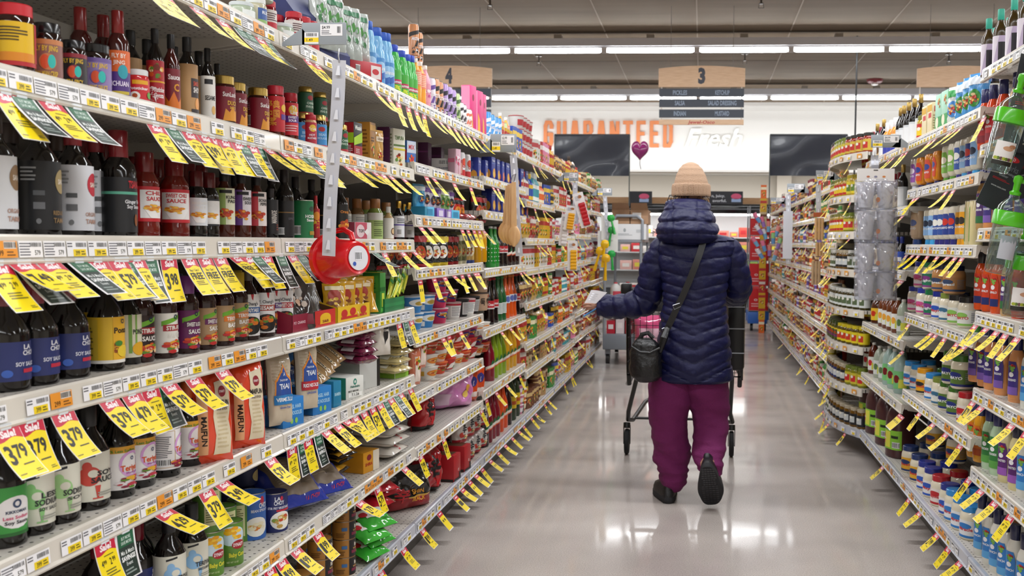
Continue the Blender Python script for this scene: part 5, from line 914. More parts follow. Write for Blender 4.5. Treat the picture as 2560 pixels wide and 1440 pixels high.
for i in range(8): put(-1, 'goldpack', 862 + 5 * (i % 3), .494, s=.0 + .012 * (i % 2), yaw=-8, lift=.085 + .021 * i, rot=(3 - 2 * (i % 3), -84, 8 - 5 * (i % 4)))
for i in range(5): put(-1, 'riceb', 1002 + 3 * (i % 2), .494, s=.0, yaw=-6, lift=.024 + .038 * i, rot=(0, -89, 4 - 3 * (i % 3)))
for i in range(4): put(-1, 'riceb', 985, .494, s=.22, yaw=-6, lift=.024 + .038 * i, rot=(0, -89, 0), note='behind')
put(-1, 'shinred', 1052, .485, s=.03, yaw=-30, sc=1.15)
put(-1, 'pinkcrin', 1120, .485, s=.05, yaw=-42, sc=1.42); put(-1, 'orangebag', 1172, .485, s=.03, yaw=-40, sc=1.2); put(-1, 'orangebag', 1190, .485, s=.03, yaw=-40, sc=1.2)
# bottom deck
for i in range(5): put(-1, 'roland', 860, .18, s=.03, yaw=-30, lift=.0625 * i)
for i in range(4): put(-1, 'roland', 800, .18, s=.03 , yaw=-30, lift=.0625 * i * (i < 3) + (0 if i < 3 else .1875)) if i < 3 else None
for i in range(4): put(-1, 'roland', 815, .18, s=.12, yaw=-30, lift=.0625 * i)
for px_, n_ in ((752, 2), (700, 2), (772, 5)):
    for i in range(n_): put(-1, 'roland', px_, .18, s=.03 if n_ == 2 else .14, yaw=-30, lift=.0625 * i)
for i in range(4): put(-1, 'greenram', 948 + 12 * (i % 2), .18, s=-.01, yaw=-26, lift=.018 + .030 * i, rot=(2, -70, 6 - 4 * i))
for i in range(3): put(-1, 'redram', 965 + 12 * (i % 2), .18, s=.03, yaw=-26, lift=.145 + .028 * i, rot=(2, -72, 10 - 9 * i))
for i in range(5): put(-1, 'redram', 925, .18, s=.13, yaw=-12, lift=.03 + .03 * i, rot=(2, -84, 4 * i))
put(-1, 'shinblack', 1012, .18, s=.05, yaw=-40, lift=.0, sc=1.4); put(-1, 'shinred', 1062, .18, s=.04, yaw=-36, sc=1.42)
put(-1, 'redtray', 1092, .18, s=.03, yaw=-6, sc=1.3); put(-1, 'redtray', 1120, .18, s=.03, yaw=-6, sc=1.3)
for i, p_ in enumerate((1088, 1112, 1132, 1104)): put(-1, 'shinred', p_, .18, s=.07 + .05 * (i % 2), yaw=-30, lift=.11, sc=.85)
for i, p_ in enumerate((1146, 1165, 1181, 1197)):
    for j in range(2): put(-1, 'whiteram', p_, .18, s=.03, yaw=-30, lift=.12 * j)
# sauce trays on the fourth level
def tray(px, px2, z, col, c2, lab, ops):
    y0 = y_at(px, LX - .02, z); y1 = y_at(px2, LX - .02, z); w = y1 - y0; bay, lv = lev_of(-1, y0, z)
    t = thing('display_tray', lab, 'display tray', (LX - .015, y0, z)); d = .17; h = .052
    b = MB(); b.box(-d, 0, 0, w, 0, .003, col); b.box(-.003, 0, 0, w, 0, h, col); b.box(-d, -d + .003, 0, w, 0, h * 2.4, '#4a3018')
    for y in (0, w - .003): b.rings([[(0, y + q, 0), (0, y + q, h), (-d * .3, y + q, h * 1.3), (-d, y + q, h * 2.6), (-d, y + q, 0)] for q in (0, .003)], '#5a3c20')
    b.build('tray_box', t); b = MB(); A = Art(); norm_ops(A, ops, w / 2, h / 2); b.art(A, lambda u, v, l: (l, w / 2 + u, h / 2 + v)); b.build('front_print', t); b = MB()
    A = Art(); A.poly([(-d, 0), (0, 0), (0, h), (-d * .3, h * 1.3), (-d, h * 2.6)], c2); b.art(A, lambda u, v, l: (u, -l, v)); b.build('side_print', t); return y0, w
HOUSE = [('r', 0, -1, 1, 1, '#c82a22'), ('e', .5, .15, .26, .5, '#e8b81c'), ('r', .24, -.6, .76, .1, '#e8b81c'), T('S&B', .5, -.3, .3, '#7a1a14', .3)]
tray(726, 834, 1.06, '#8a1a34', '#8a1a34', 'crimson and black open display tray of sauce sachets', [('r', -.3, -1, 0, 1, '#1f1c20'), T('P.F. CHANG', -.68, .1, .3, '#e0b8c0', .5)] + HOUSE)
tray(840, 922, 1.06, '#e2b81c', '#e2b81c', 'yellow open display tray of curry packets', [('e', -.6, .1, .18, .5, '#c22a22'), ('e', -.1, .2, .18, .5, '#c22a22'), ('e', .55, .2, .2, .5, '#c22a22'), ('r', -.8, -.6, .75, -.3, '#c22a22')])
tray(958, 1008, 1.06, '#1f7a44', '#1f7a44', 'green open display tray of drink sticks', [('r', -1, -.2, 1, .3, '#2a8a4e')])
K('sausach', 'sauce_sachet', 'sachet', 'shiny black and silver sauce sachet', lambda: pouch_parts(.09, .155, .012, '#3c3634', [('f', 0, .2, .7, .5, ['#c8a080', '#e2d4c8', '#8a3a1c', '#b8b4b0']), ('r', -.9, -.9, .9, -.5, '#8a1a34')], wr=.4))
K('currysach', 'curry_sachet', 'sachet', 'yellow and brown curry sachet', lambda: pouch_parts(.075, .11, .010, '#c8961c', [('e', 0, .2, .6, .4, '#a8321c'), ('f', 0, -.3, .7, .4, ['#6a2a10', '#e8c04a', '#8a4a1c']), ('r', -.8, .55, .8, .8, '#e8d8b0')], wr=.35))
K('teastick', 'drink_stick', 'sachet', 'thin lime green drink stick', lambda: pouch_parts(.022, .14, .007, '#9cb82c', [('r', -.6, -.8, .6, .2, '#e2e04a'), ('r', -1, .4, 1, .6, '#2a8a3a')], wr=.2))
for i in range(5): put(-1, 'sausach', 752 + 11 * i, 1.06, s=.03 + .012 * i, yaw=-35, lift=.01, rot=(0, -14 - 3 * i, 6 * i - 10))
for i in range(14): put(-1, 'currysach', 838 + 5.6 * i, 1.06, s=.05 + .025 * (i % 4), yaw=-60 + 8 * (i % 3), lift=.02 + .008 * (i % 4), rot=(0, -16 + 5 * (i % 5), 0))
for i in range(9): put(-1, 'currysach', 860 + 8 * i, 1.06, s=.03 + .02 * (i % 2), yaw=-20 - 8 * (i % 3), lift=.012, rot=(0, -28, 0))
K('greenbox', 'food_carton', 'carton', 'tall green herb tea carton', lambda: carton_parts(.045, .07, .15, '#3a8a34', [('r', -1, .1, 1, .3, '#2a6a2c'), ('r', -.5, -.7, .4, 0, '#c8d84a'), ('r', -.9, -.95, .9, -.75, '#5ab04a')], [('r', -.8, .1, .8, .9, '#4aa03c'), ('r', -.3, -.8, .5, .0, '#d8b03a'), ('b', -.8, -.8, -.4, -.3), ('l', -.6, .2, .6, .8, 5, '#2a5a1c')], [('r', -1, -1, 1, 1, '#e0c83a')]))
put(-1, 'greenbox', 936, 1.06, s=.02, yaw=-8); put(-1, 'greenbox', 930, 1.06, s=.10, yaw=-8)
for i in range(10): put(-1, 'teastick', 966 + 4.4 * i, 1.06, s=.03 + .03 * (i % 3), yaw=-10, lift=.03 + .004 * i, rot=(-38 - 3 * (i % 4), -10, 0))
# noodle cups and bowls of the third bay
for i, (k_, p_, n_) in enumerate((('bluecup', 1058, 2), ('pinkcup', 1092, 3), ('bluecup', 1028, 2), ('pinkcup', 1118, 2))):
    for j in range(n_): put(-1, k_, p_, .945, s=.03 + .02 * (i > 1), yaw=-40, lift=.073 * j)
for p_, k_ in ((1130, 'whitecup'), (1150, 'blackcup'), (1167, 'whitecup'), (1178, 'blackcup')): put(-1, k_, p_, .945, s=.03, yaw=-20)
for j in range(2): put(-1, 'tancup', 1198, .945, s=.03, yaw=-50, lift=.101 * j)
for j, p_ in enumerate((1062, 1086, 1108, 1128, 1147, 1165, 1181, 1198)):
    for q in range(3): put(-1, ('creambowl', 'orangebowl', 'redbowl', 'violetbowl')[(j // 2 + q // 2) % 4 if q else j % 3], p_, .71, s=.03, yaw=-45, lift=.056 * q)
K('shrimpcrate', 'food_packet', 'packet', 'long red and cream noodle packet', lambda: pouch_parts(.06, .15, .04, '#d87a5a', [('r', -.5, -.8, .5, .6, '#ecdcd0'), ('f', 0, .2, .6, .4)]))
put(-1, 'shrimpcrate', 1050, .71, s=.01, yaw=-30, lift=.08); put(-1, 'shrimpcrate', 1036, .71, s=.01, yaw=-30, lift=.02)
# snack packs and pouches
def mixrow(side, z, pxs, keys, s=.03, yaw=-22, h=None, **kw):
    for i, p_ in enumerate(pxs): put(side, keys[i % len(keys)], p_, z, s=s + .004 * (i % 3), yaw=yaw + 4 * (i % 3), **kw)
def SN(k, d, c, a, e, w=.075, h=.11, t=.04, nm='snack_pouch', wr=.22): K(k, nm, 'pouch', d, lambda: pouch_parts(w, h, t, c, [('r', -1, .45, 1, .8, a), ('e', 0, -.15, .65, .4, e), ('f', 0, -.2, .5, .3), ('r', -1, -1, 1, -.8, a)], wr=wr))
SN('sn1', 'white and violet seaweed pack', '#dcd8e4', '#7a4aa0', '#3a3440'); SN('sn2', 'sky blue snack pack', '#5ab0d8', '#e8eef0', '#2f6a9a'); SN('sn3', 'green and white snack pack', '#9ac06a', '#eef0e6', '#4a7a34'); SN('sn4', 'red hot snack pouch', '#c8281c', '#1c1414', '#e88a2c')
SN('bk1', 'black and yellow snack pouch', '#16161a', '#e2c41c', '#e6e2dc', .095, .15, .05); SN('bk2', 'black and red snack pouch', '#1c1416', '#b8242c', '#c8502c', .095, .15, .05); SN('bk3', 'blue and gold noodle pouch', '#c8a45c', '#24408c', '#e6dcc0', .07, .16, .04); SN('bk4', 'olive and cream pouch', '#6a6a40', '#d8d0b0', '#a89a6a', .07, .16, .04)
K('snbox', 'display_box', 'display box', 'low lilac display box', lambda: carton_parts(.09, .10, .045, '#8a6ac0', [('r', -.6, -.6, .6, .6, '#d8d0e8')], [('r', -1, -1, 1, 1, '#7a5ab0')])); K('snbox2', 'display_box', 'display box', 'low aqua display box', lambda: carton_parts(.09, .10, .045, '#4ab0d8', [('r', -.6, -.6, .6, .6, '#2f86b0')], [('r', -1, -1, 1, 1, '#3fa0c8')]))
mixrow(-1, 1.43, [1048, 1076, 1096, 1115], ['snbox2', 'snbox', 'snbox', 'snbox2'], s=.015, yaw=-10)
mixrow(-1, 1.43, [1045, 1058, 1074, 1086, 1098, 1110, 1120], ['sn2', 'sn1', 'sn1', 'sn1', 'sn3', 'sn3', 'sn1'], s=.05, lift=.035, sc=1.0); mixrow(-1, 1.43, [1136, 1146], ['sn4'], s=.03)
mixrow(-1, 1.43, [1160, 1176], ['redram'], s=.02, lift=.02, rot=(0, -86, 0)); mixrow(-1, 1.43, [1200, 1188], ['bk2'], s=.03)
mixrow(-1, 1.215, [1042, 1060, 1080, 1098, 1113, 1127], ['bk2', 'bk1', 'bk1', 'bk1', 'bk2', 'bk2'], s=.03, yaw=-36); mixrow(-1, 1.215, [1140, 1152, 1162, 1171], ['bk4', 'bk4', 'bk3', 'bk3'], s=.03, yaw=-36)
mixrow(-1, 1.215, [1190, 1203], ['yellowsoda'], s=.03, yaw=-30); mixrow(-1, 1.215, [960, 985, 1008, 1025], ['bk2'], s=.06, X=None)
# fourth bay: cartons, sodas
bl = ['blueca', 'blueca', 'blueca2', 'blueca', 'blueca2', 'blueca', 'blueca']
mixrow(-1, 1.67, [1221 + 12.2 * i for i in range(8)], bl, s=.03, yaw=-8); mixrow(-1, 1.49, [1221 + 12.2 * i for i in range(8)], ['blueca', 'blueca', 'blueca', 'blueca2'], s=.03, yaw=-8)
mixrow(-1, 1.18, [1226, 1236, 1247, 1258], ['greensoda', 'greensoda', 'cokeglass', 'cokeglass'], s=.03, yaw=-30); mixrow(-1, 1.18, [1268, 1277, 1286, 1294, 1302], ['jdark'], s=.03, yaw=-30)
mixrow(-1, .855, [1222, 1233, 1243, 1253, 1262, 1272, 1280, 1289, 1297, 1306], ['cokeglass', 'cokeglass', 'spriteglass', 'spriteglass', 'orangesoda', 'orangesoda', 'orangesoda', 'cokeglass', 'cokeglass', 'spriteglass'], s=.03, yaw=-40, sc=1.12)
mixrow(-1, .53, [1222, 1232, 1242, 1252, 1261, 1270, 1279, 1288, 1297, 1306], ['jred', 'jlime', 'jlime', 'jlime', 'jyellow', 'jyellow', 'jyellow', 'jorange', 'jorange', 'jyellow'], s=.03, yaw=-45, sc=1.1)
mixrow(-1, .18, [1207, 1217, 1226, 1236, 1246, 1256, 1266, 1276, 1286, 1296, 1306], ['jdark', 'jred', 'jred', 'jred', 'jbright', 'jbright', 'jdark', 'sidral', 'sidral', 'sidral', 'sidral'], s=.03, yaw=-45, sc=1.12)
mixrow(-1, .53, [1225 + 16 * i for i in range(5)], ['jlime', 'jyellow', 'jorange'], s=.12, yaw=-45, sc=1.1); mixrow(-1, .18, [1215 + 18 * i for i in range(5)], ['jred', 'jbright', 'sidral'], s=.12, yaw=-45, sc=1.1)
# top shelf
row(-1, 1.89, 'whitetub:604:-20:.04 spicejar:622:-20:.09 spicejar:640:-20:.03 redspice:668:-20:.05 redspice:690:-20:.1 whitetub:705:-20:.04')
put(-1, 'spicejar', 618, 1.89, s=.09, lift=.086, yaw=-20, note='on another'); put(-1, 'whitetub', 650, 1.89, s=.03, lift=.086, yaw=-20, note='on another')
put(-1, 'navybox', 742, 1.89, s=.05, yaw=-16, lift=.07); put(-1, 'redspice', 735, 1.89, s=.03, yaw=-20); put(-1, 'redspice', 757, 1.89, s=.03, yaw=-20)
put(-1, 'redspice', 776, 1.89, s=.03, yaw=-20); put(-1, 'navybox', 808, 1.89, s=.05, yaw=-16); put(-1, 'whitecase', 838, 1.89, s=.05, sc=.8)
for i in range(6): put(-1, 'herbpouch', 802 + 20 * i, 1.89, s=.04 + .015 * (i % 2), yaw=-30, lift=.05 if i < 5 else .06, rot=(0, -6, 6 - 4 * i), sc=1.05)
put(-1, 'redtop', 897, 1.89, s=.02, yaw=-30); mixrow(-1, 1.89, [920, 942, 958, 966], ['bluepet'], yaw=-40); mixrow(-1, 1.89, [984, 1003, 1016, 1026], ['greenpet'], yaw=-40)
mixrow(-1, 1.89, [1038, 1050, 1062], ['peachpet', 'peachpet', 'pinkpet'], yaw=-40); put(-1, 'coppercan', 1034, 1.89, s=.03, lift=.205, yaw=-40, sc=.8, note='up high'); put(-1, 'coppercan', 1045, 1.89, s=.06, lift=.205, yaw=-40, sc=.8, note='up high')
mixrow(-1, 1.89, [1074, 1084, 1094, 1106, 1117, 1127, 1137], ['whitecan', 'coppercan', 'coppercan', 'violetcan', 'violetcan', 'violetcan', 'limecan'], yaw=-40)
mixrow(-1, 1.89, [1146, 1153, 1160, 1167], ['shortcan', 'shortcan', 'peachcan', 'peachcan'], yaw=-40); mixrow(-1, 1.89, [1172, 1190, 1200], ['magenta'], yaw=-14)
mixrow(-1, 1.89, [1216, 1226, 1235, 1243], ['waterblue'], yaw=-30); mixrow(-1, 1.89, [1250, 1257, 1264], ['peachpet', 'limecan'], yaw=-30)
# tags under the rails: picture column, kind, tilt, curl
for px_, k_, ti, cu in ((395, 'S', 38, 15), (355, 'S', 38, 15), (480, 'S', 44, 10), (545, 'S', 36, 20), (590, 'G', 36, 20), (612, 'G', 36, 20), (640, 'S', 36, 20), (660, 'G', 36, 20), (760, 'S', 38, 10), (784, 'P179', 38, 10), (935, 'S', 40, 10), (965, 'S', 30, 20), (990, 'S', 8, 20), (1015, 'S', 8, 20), (1035, 'S', 14, 20), (1055, 'S', 4, 20), (1072, 'S', 36, 10), (1095, 'S', 40, 10), (1115, 'S', 30, 10), (1132, 'S', 34, 10), (1150, 'S', 30, 10), (1164, 'S', 34, 10), (1180, 'S', 30, 20), (1200, 'S', 40, 10)): sale_tag(-1, px_, 1.89, k_, ti, cu)
for px_, k_, ti, cu in ((0, 'S', 34, 18), (40, 'G', 36, 20), (112, 'S', 36, 16), (180, 'G', 38, 20), (378, 'S', 34, 10), (420, 'G', 34, 14), (462, 'S', 30, 10), (500, 'P399', 32, 16), (520, 'S', 20, 10), (552, 'S', 24, 10), (585, 'S', 24, 12), (600, 'G', 26, 12), (622, 'S', 26, 12), (640, 'G', 20, 10), (662, 'S', 50, 10), (700, 'S', 50, 10), (725, 'S', 48, 10), (745, 'G', 44, 10), (765, 'G', 44, 10), (790, 'S', 36, 10), (806, 'S', 30, 10), (860, 'S', 50, 10), (880, 'S', 46, 10), (900, 'S', 50, 20), (930, 'S', 50, 10), (950, 'S', 40, 10), (970, 'S', 42, 10), (1003, 'S', 46, 10)): sale_tag(-1, px_, 1.61, k_, ti, cu)
for px_, k_, ti, cu in ((-20, 'S', 26, 20), (42, 'P749', 52, 20), (50, 'G', 40, 10), (110, 'S', 48, 6), (185, 'G', 50, 6), (232, 'S', 30, 20), (283, 'P579', 28, 24), (300, 'G', 26, 20), (330, 'S', 22, 20), (364, 'G', 10, 18), (412, 'P398', 6, 14), (462, 'F', 24, 16), (503, 'F', 22, 16), (540, 'F', 24, 16), (580, 'F', 50, 10), (612, 'S', 34, 16), (632, 'G', 40, 10), (658, 'S', 20, 12), (694, 'G', 20, 16), (722, 'S', 32, 10), (744, 'G', 34, 10), (768, 'S', 50, 10), (932, 'G', 50, 20), (955, 'S', 22, 10), (1000, 'S', 36, 10), (1030, 'S', 44, 10)): sale_tag(-1, px_, 1.33, k_, ti, cu)
for px_, k_, ti, cu in ((0, 'P379', 22, 24), (64, 'P379', 12, 16), (145, 'P379', 22, 22), (262, 'P379', 34, 24), (318, 'P479', 30, 22), (366, 'S', 14, 10), (405, 'G', 8, 12), (412, 'P379', 36, 26), (472, 'P379', 34, 24), (545, 'P379', 34, 24), (992, 'S', 8, 10), (1008, 'G', 12, 10), (1022, 'S', 12, 10)): sale_tag(-1, px_, 1.06, k_, ti, cu)
for px_, k_, ti, cu in ((250, 'S', 6, 20), (302, 'G', 4, 12), (398, 'P429', 60, 14), (505, 'P379', 30, 4), (545, 'P349', 54, 16), (666, 'P579', 34, 30), (722, 'S', 4, 6), (748, 'G', 6, 6), (762, 'S', 10, 6), (788, 'G', 12, 6), (806, 'S', 46, 6), (836, 'P379', 44, 8), (858, 'P379', 58, 10), (880, 'S', 34, 10), (903, 'S', 24, 10), (925, 'P579', 20, 6), (943, 'S', 26, 6), (958, 'G', 26, 6), (970, 'S', 30, 6), (985, 'G', 34, 6), (995, 'S', 34, 6), (1020, 'S', 22, 6)): sale_tag(-1, px_, .79, k_, ti, cu)
for px_, k_, ti, cu in ((665, 'P379', 22, 22), (694, 'P199', 30, 30), (730, 'P199', 44, 14), (785, 'P199', 30, 20), (890, 'P279', 54, 20), (938, 'P579', 16, 6), (1004, 'S', 46, 6), (1046, 'P299', 16, 10), (1104, 'P399', 14, 6), (1198, 'S', 20, 6)): sale_tag(-1, px_, .494, k_, ti, cu)
for px_, k_ in ((945, 'S'), (1002, 'S'), (1050, 'P199'), (1092, 'S'), (1132, 'P'), (1150, 'S'), (1168, 'S'), (1184, 'S'), (1200, 'S'), (1220, 'S'), (1240, 'S'), (1258, 'S'), (1276, 'S'), (1292, 'S'), (1305, 'S'), (1335, 'S')): sale_tag(-1, px_, .18, k_, 34 + int(px_) % 3 * 7, 10 + int(px_) % 4 * 8, far=px_ > 1050)
rt = random.Random(5)
for z_, ps in ((1.64, (1060, 1078, 1130, 1172)), (1.43, (1046, 1068, 1150, 1165, 1180, 1194, 1205)), (1.215, (1045, 1080, 1106, 1130, 1150, 1166, 1182, 1190)), (.945, (1102, 1118, 1146)), (1.67, (1228, 1240, 1262, 1290)), (1.18, (1298, 1305)), (.855, (1250, 1272, 1290)), (.53, (1212, 1236, 1262, 1296))):
    for p_ in ps: sale_tag(-1, p_, z_, rt.choice('SSPSG' if z_ == 1.215 else 'SSP'), rt.randint(8, 44), rt.randint(0, 20), far=True)
# ---------------------------------------------------------------- right gondola
B('oilteal', 'oil dressing bottle with teal cap', 'tall', .026, .215, ('#3a2a06', 's'), ('#2fa890', 'p'), (.03, .55, '#b8a8c4', 2.8, [('p', [(-1, -1), (-.2, -1), (.6, 1), (-.6, 1)], '#dcd4e0'), ('r', .5, -1, 1.4, .6, '#141016')]))
def KR(k, d, c, cap, lc, bot, H=.225, Rr=.030, sub='RANCH'): B(k, d, 'kraft', Rr, H, (c, 'g'), (cap, 's'), (.10, .62, None, 2.4, [('p', [(-.75, -.95), (.75, -.95), (.75, .4), (.5, .95), (-.6, .95)], lc), ('f', 0, .6, .6, .3, ['#4a8a2a', '#c42a2a', '#7ab04a', '#8a1c1c']), ('e', .0, .2, .3, .14, '#e8e8ee'), T(sub, .0, -.1, .13, '#eef0f4', 1.1), ('r', -.7, -.95, .7, -.5, bot)]), sx=.8)
KR('krred', 'orange red dressing bottle, navy cap', '#c8401c', '#22265c', '#b8242c', '#8a1c2c', sub='CATALINA'); KR('krtan', 'peach dressing bottle with navy cap', '#d8935c', '#22265c', '#3a2a7c', '#7a5ab0', sub='THOUSAND'); KR('krgreencap', 'peach dressing bottle with green cap', '#d8935c', '#3a7a2a', '#3a2a7c', '#7a5ab0', sub='THOUSAND')
KR('kryel', 'mustard yellow dressing bottle', '#dc9a1c', '#22265c', '#d8741c', '#b8501c', sub='HONEY'); KR('krmint', 'pale green dressing bottle', '#b4cfae', '#22265c', '#2f7a3a', '#5aa04a', sub='GODDESS'); KR('krspeck', 'speckled cream dressing bottle', '#d8cc9a', '#1c1c30', '#5a2470', '#9a5ab8', sub='ROASTED'); KR('krwhite', 'white ranch bottle with navy cap', '#dcdad0', '#1c2044', '#2f7ac4', '#5aa4dc', sub='RANCH'); KR('kroran', 'bright orange dressing bottle', '#d8501c', '#2a2a30', '#c83a1c', '#1c2a6a', sub='BUFFALO'); KR('krpurp', 'tan bottle with violet label', '#b8925c', '#2a2a5c', '#4a2a6c', '#2a6a3a', sub='CAESAR')
def MS(k, d, c, cap, lc, l2, H=.165, Rr=.032): B(k, d, 'mayo', Rr, H, (c, 'g'), (cap, 's'), (.25, .85, None, 2.2, [('p', [(-.7, -.9), (.7, -.9), (.85, .3), (.5, .9), (-.5, .9), (-.85, .3)], lc), ('e', 0, .2, .6, .3, l2), T('MAYO', 0, -.3, .18, '#eef0f6', 1.0)]), nm='squeeze_bottle', sx=.72)
MS('msblue', 'white squeeze bottle, pale blue label', '#e2dccb', '#3aa0e0', '#8ab4e2', '#22304a'); MS('msnavy', 'white squeeze bottle, navy label', '#e2dccb', '#2a2a7c', '#2a4f9c', '#e8e8e2'); MS('mskraft', 'white squeeze bottle, red blue label', '#e2dccb', '#2a2a7c', '#1f3a8c', '#c82a1c'); MS('msyel', 'white squeeze bottle, yellow label', '#e2dccb', '#e8a21c', '#e8a21c', '#2a2420'); MS('msmus', 'orange mustard squeeze bottle', '#d8861c', '#26265c', '#c8401c', '#2a3a8c', .16, .036); MS('msgreen', 'white squeeze bottle, green cap', '#ddd6c2', '#5a9a2a', '#7ab04a', '#f0e8d8'); MS('msbig', 'large cream squeeze bottle', '#d2b493', '#3a5a9c', '#d2b493', '#5a6a9c', .18, .042); MS('mspurp', 'white squeeze bottle, violet label', '#dcd4cc', '#d0d4e0', '#8a4aa0', '#e8dcec')
K('tallcream', 'squeeze_bottle', 'bottle', 'tall cream bottle, red green strips', lambda: round_parts('can', .026, .175, ('#dccf9c', 'g'), None, (.05, .95, None, 2, [('r', -1.2, -.9, -.7, .8, '#c22a3a'), ('r', -.6, -.9, -.2, .8, '#6aa83a')])))
def MJ(k, d, lid, lc, l2, c='#ded6c0', H=.125, Rr=.042, tx='Mayo'): K(k, 'mayo_jar', 'jar', d, lambda: round_parts('widejar', Rr, H, (c, 'g'), (lid, 's'), (.08, .58, lc, 2.7, [('r', -3, -1, 3, -.72, l2), ('e', .0, .35, .6, .34, l2), T(tx, .1, .0, .34, '#c8303c' if lc.startswith('#e') else '#eef0f2', 1.2), ('l', .9, -.6, 1.6, .7, 6, '#8a8c94')]), capn='lid', rib=1))
MJ('mjblue', 'mayo jar with light blue lid', '#2f8ad0', '#e4e6ea', '#2f7ac4', tx='Miracle'); MJ('mjnavy', 'mayo jar with navy lid', '#1f2f8c', '#e4e2e0', '#2a56b8'); MJ('mjhell', 'mayo jar, yellow and blue label', '#22386c', '#e0a82c', '#22386c', tx="Best"); MJ('mjred', 'mayo jar with red lid', '#b01c28', '#e6dcd8', '#b8242c', tx='Mayonesa'); MJ('mjyel', 'mayo jar with yellow lid', '#e8a01c', '#e8a81c', '#2a2a2c', tx='Canola'); MJ('mjgreen', 'mayo jar with dark green label', '#3a6a24', '#5a7a34', '#22307c', tx='MAYO'); MJ('mjolive', 'mayo jar with olive green lid', '#7a8a3c', '#dfe0da', '#3a6a8a', tx='Olive'); MJ('mjtan', 'large peach sandwich spread jar', '#232a4c', '#b8824c', '#33466a', '#cf9660', .12, .047, 'Spread'); MJ('mjblack', 'mayo jar with black lid', '#17181c', '#e2e4de', '#8ac05a', tx='MAYO'); MJ('mjwhite', 'whip jar, white pink label', '#2a3a9c', '#e6e0e2', '#c8508a', tx='Whip'); MJ('mjgr2', 'whip jar, green violet label', '#1f7a48', '#1f7a58', '#8a3a8c', tx='Light')
def JU(k, d, c, lc, cap='#d8d4cc', H=.19, Rr=.035, l2='#c82a34', shape='jug', fin='g'): B(k, d, shape, Rr, H, (c, fin), (cap, 'p'), (.12, .55, lc, 2.6, [('e', .2, .1, .4, .45, l2), ('r', .5, -.9, 1.5, .1, '#d8d84a'), ('l', -1.2, -.7, -.4, .8, 5, '#8a8c84')]), nm='vinegar_bottle')
JU('cider', 'brown cider vinegar bottle', '#5a2210', '#e0e2d8'); JU('ciderw', 'amber bottle with floral white label', '#6a3416', '#e6e6e0', l2='#e8a23a'); JU('clearv', 'clear vinegar bottle, white label', '#a8b2a0', '#d8dcd8', l2='#5a7a4a', fin='s'); JU('clearg', 'clear ribbed bottle with green label', '#9fb8b0', '#7ac47c', l2='#7a1f24', H=.22, Rr=.04, fin='s'); JU('yelljug', 'dark jug with yellow red label', '#4a2410', '#e8b82c', H=.17, Rr=.045, l2='#c8301c')
B('balsam', 'tall black balsamic bottle, gold cap', 'tall', .026, .235, DK, ('#b89a5a', 'm'), (.05, .5, '#c8ccd0', 2.6, [('r', -.8, -.8, 1, .8, '#dfe0e2')])); B('balsq', 'slim dark bottle with tan label', 'tall', .022, .2, DK, ('#8a1c2c', 's'), (.08, .55, '#c8b48a', 2.6, [('e', 0, 0, .6, .5, '#6a4a2a')])); B('juiceb', 'bottle of orange vinegar', 'foil', .026, .2, ('#d88a1c', 's'), ('#e2e0e2', 's'), (.05, .55, '#e2dcd0', 2.6, [('r', -.4, -.8, .8, .6, '#2f3a9c')])); B('bluelab', 'dark bottle with vivid blue label', 'soy', .026, .175, DK, ('#1f2f7c', 's'), (.06, .55, '#2f4fae', 2.6, [('r', -.8, -.2, .8, .3, '#e8e4e2'), ('f', .2, -.6, .6, .3)]))
def gallon():
    ps = []; b = MB(); w = .065
    prof = [(.93, 0), (1, .02), (1, .60), (.95, .70), (.74, .83), (.38, .93), (.30, .95)]
    b.lathe([(r * .062, z * .27) for r, z in prof], ('#4a2a2c', 's'), 24, pw=3.2); ps.append(('jug_body', b))
    b = MB(); b.lathe([(.021, .252), (.022, .275), (.02, .278), (.001, .278)], '#e0dcd4', 16, cap1=False); ps.append(('cap', b))
    b = MB(); b.tube([(0, -.018, .258), (0, -.045, .25), (0, -.062, .215), (0, -.060, .165)], .010, ('#b88a4a', 's'), 8); ps.append(('handle', b))
    A = Art(); A.rect(-.07, -.045, .07, .045, '#8fce3c'); norm_ops(A, [('e', -.7, 0, .35, .7, '#c82a34'), ('r', -.4, -.9, .2, .9, '#e2e24a'), T('apple', -.6, .1, .3, '#f2e8e8', .6), ('r', .3, .2, .8, .5, '#22301c'), ('b', .4, -.85, .9, -.2)], .068, .042)
    def surf(u, v, l):
        a = u / .063; q = (abs(cos(a)) ** 3.2 + abs(sin(a)) ** 3.2) ** (-1 / 3.2); return ((.0625 + l) * q * cos(a), (.0625 + l) * q * sin(a), .085 + v)
    b = MB(); b.art(A, surf, .012, 0); ps.append(('label', b)); return ps
K('gallon', 'juice_jug', 'jug', 'large brown plastic cider jug, lime label', gallon)
def PK(k, d, c, lid, lc, l2, H=.125, Rr=.036, op=None): K(k, 'pickle_jar', 'jar', d, lambda: round_parts('jar', Rr, H, (c, 'g'), (lid, 's'), (.12, .68, lc, 2.5, op or [('r', -.6, -.6, .7, .5, l2), ('e', .05, .3, .3, .25, '#e6e4d8')]), capn='lid', n=20))
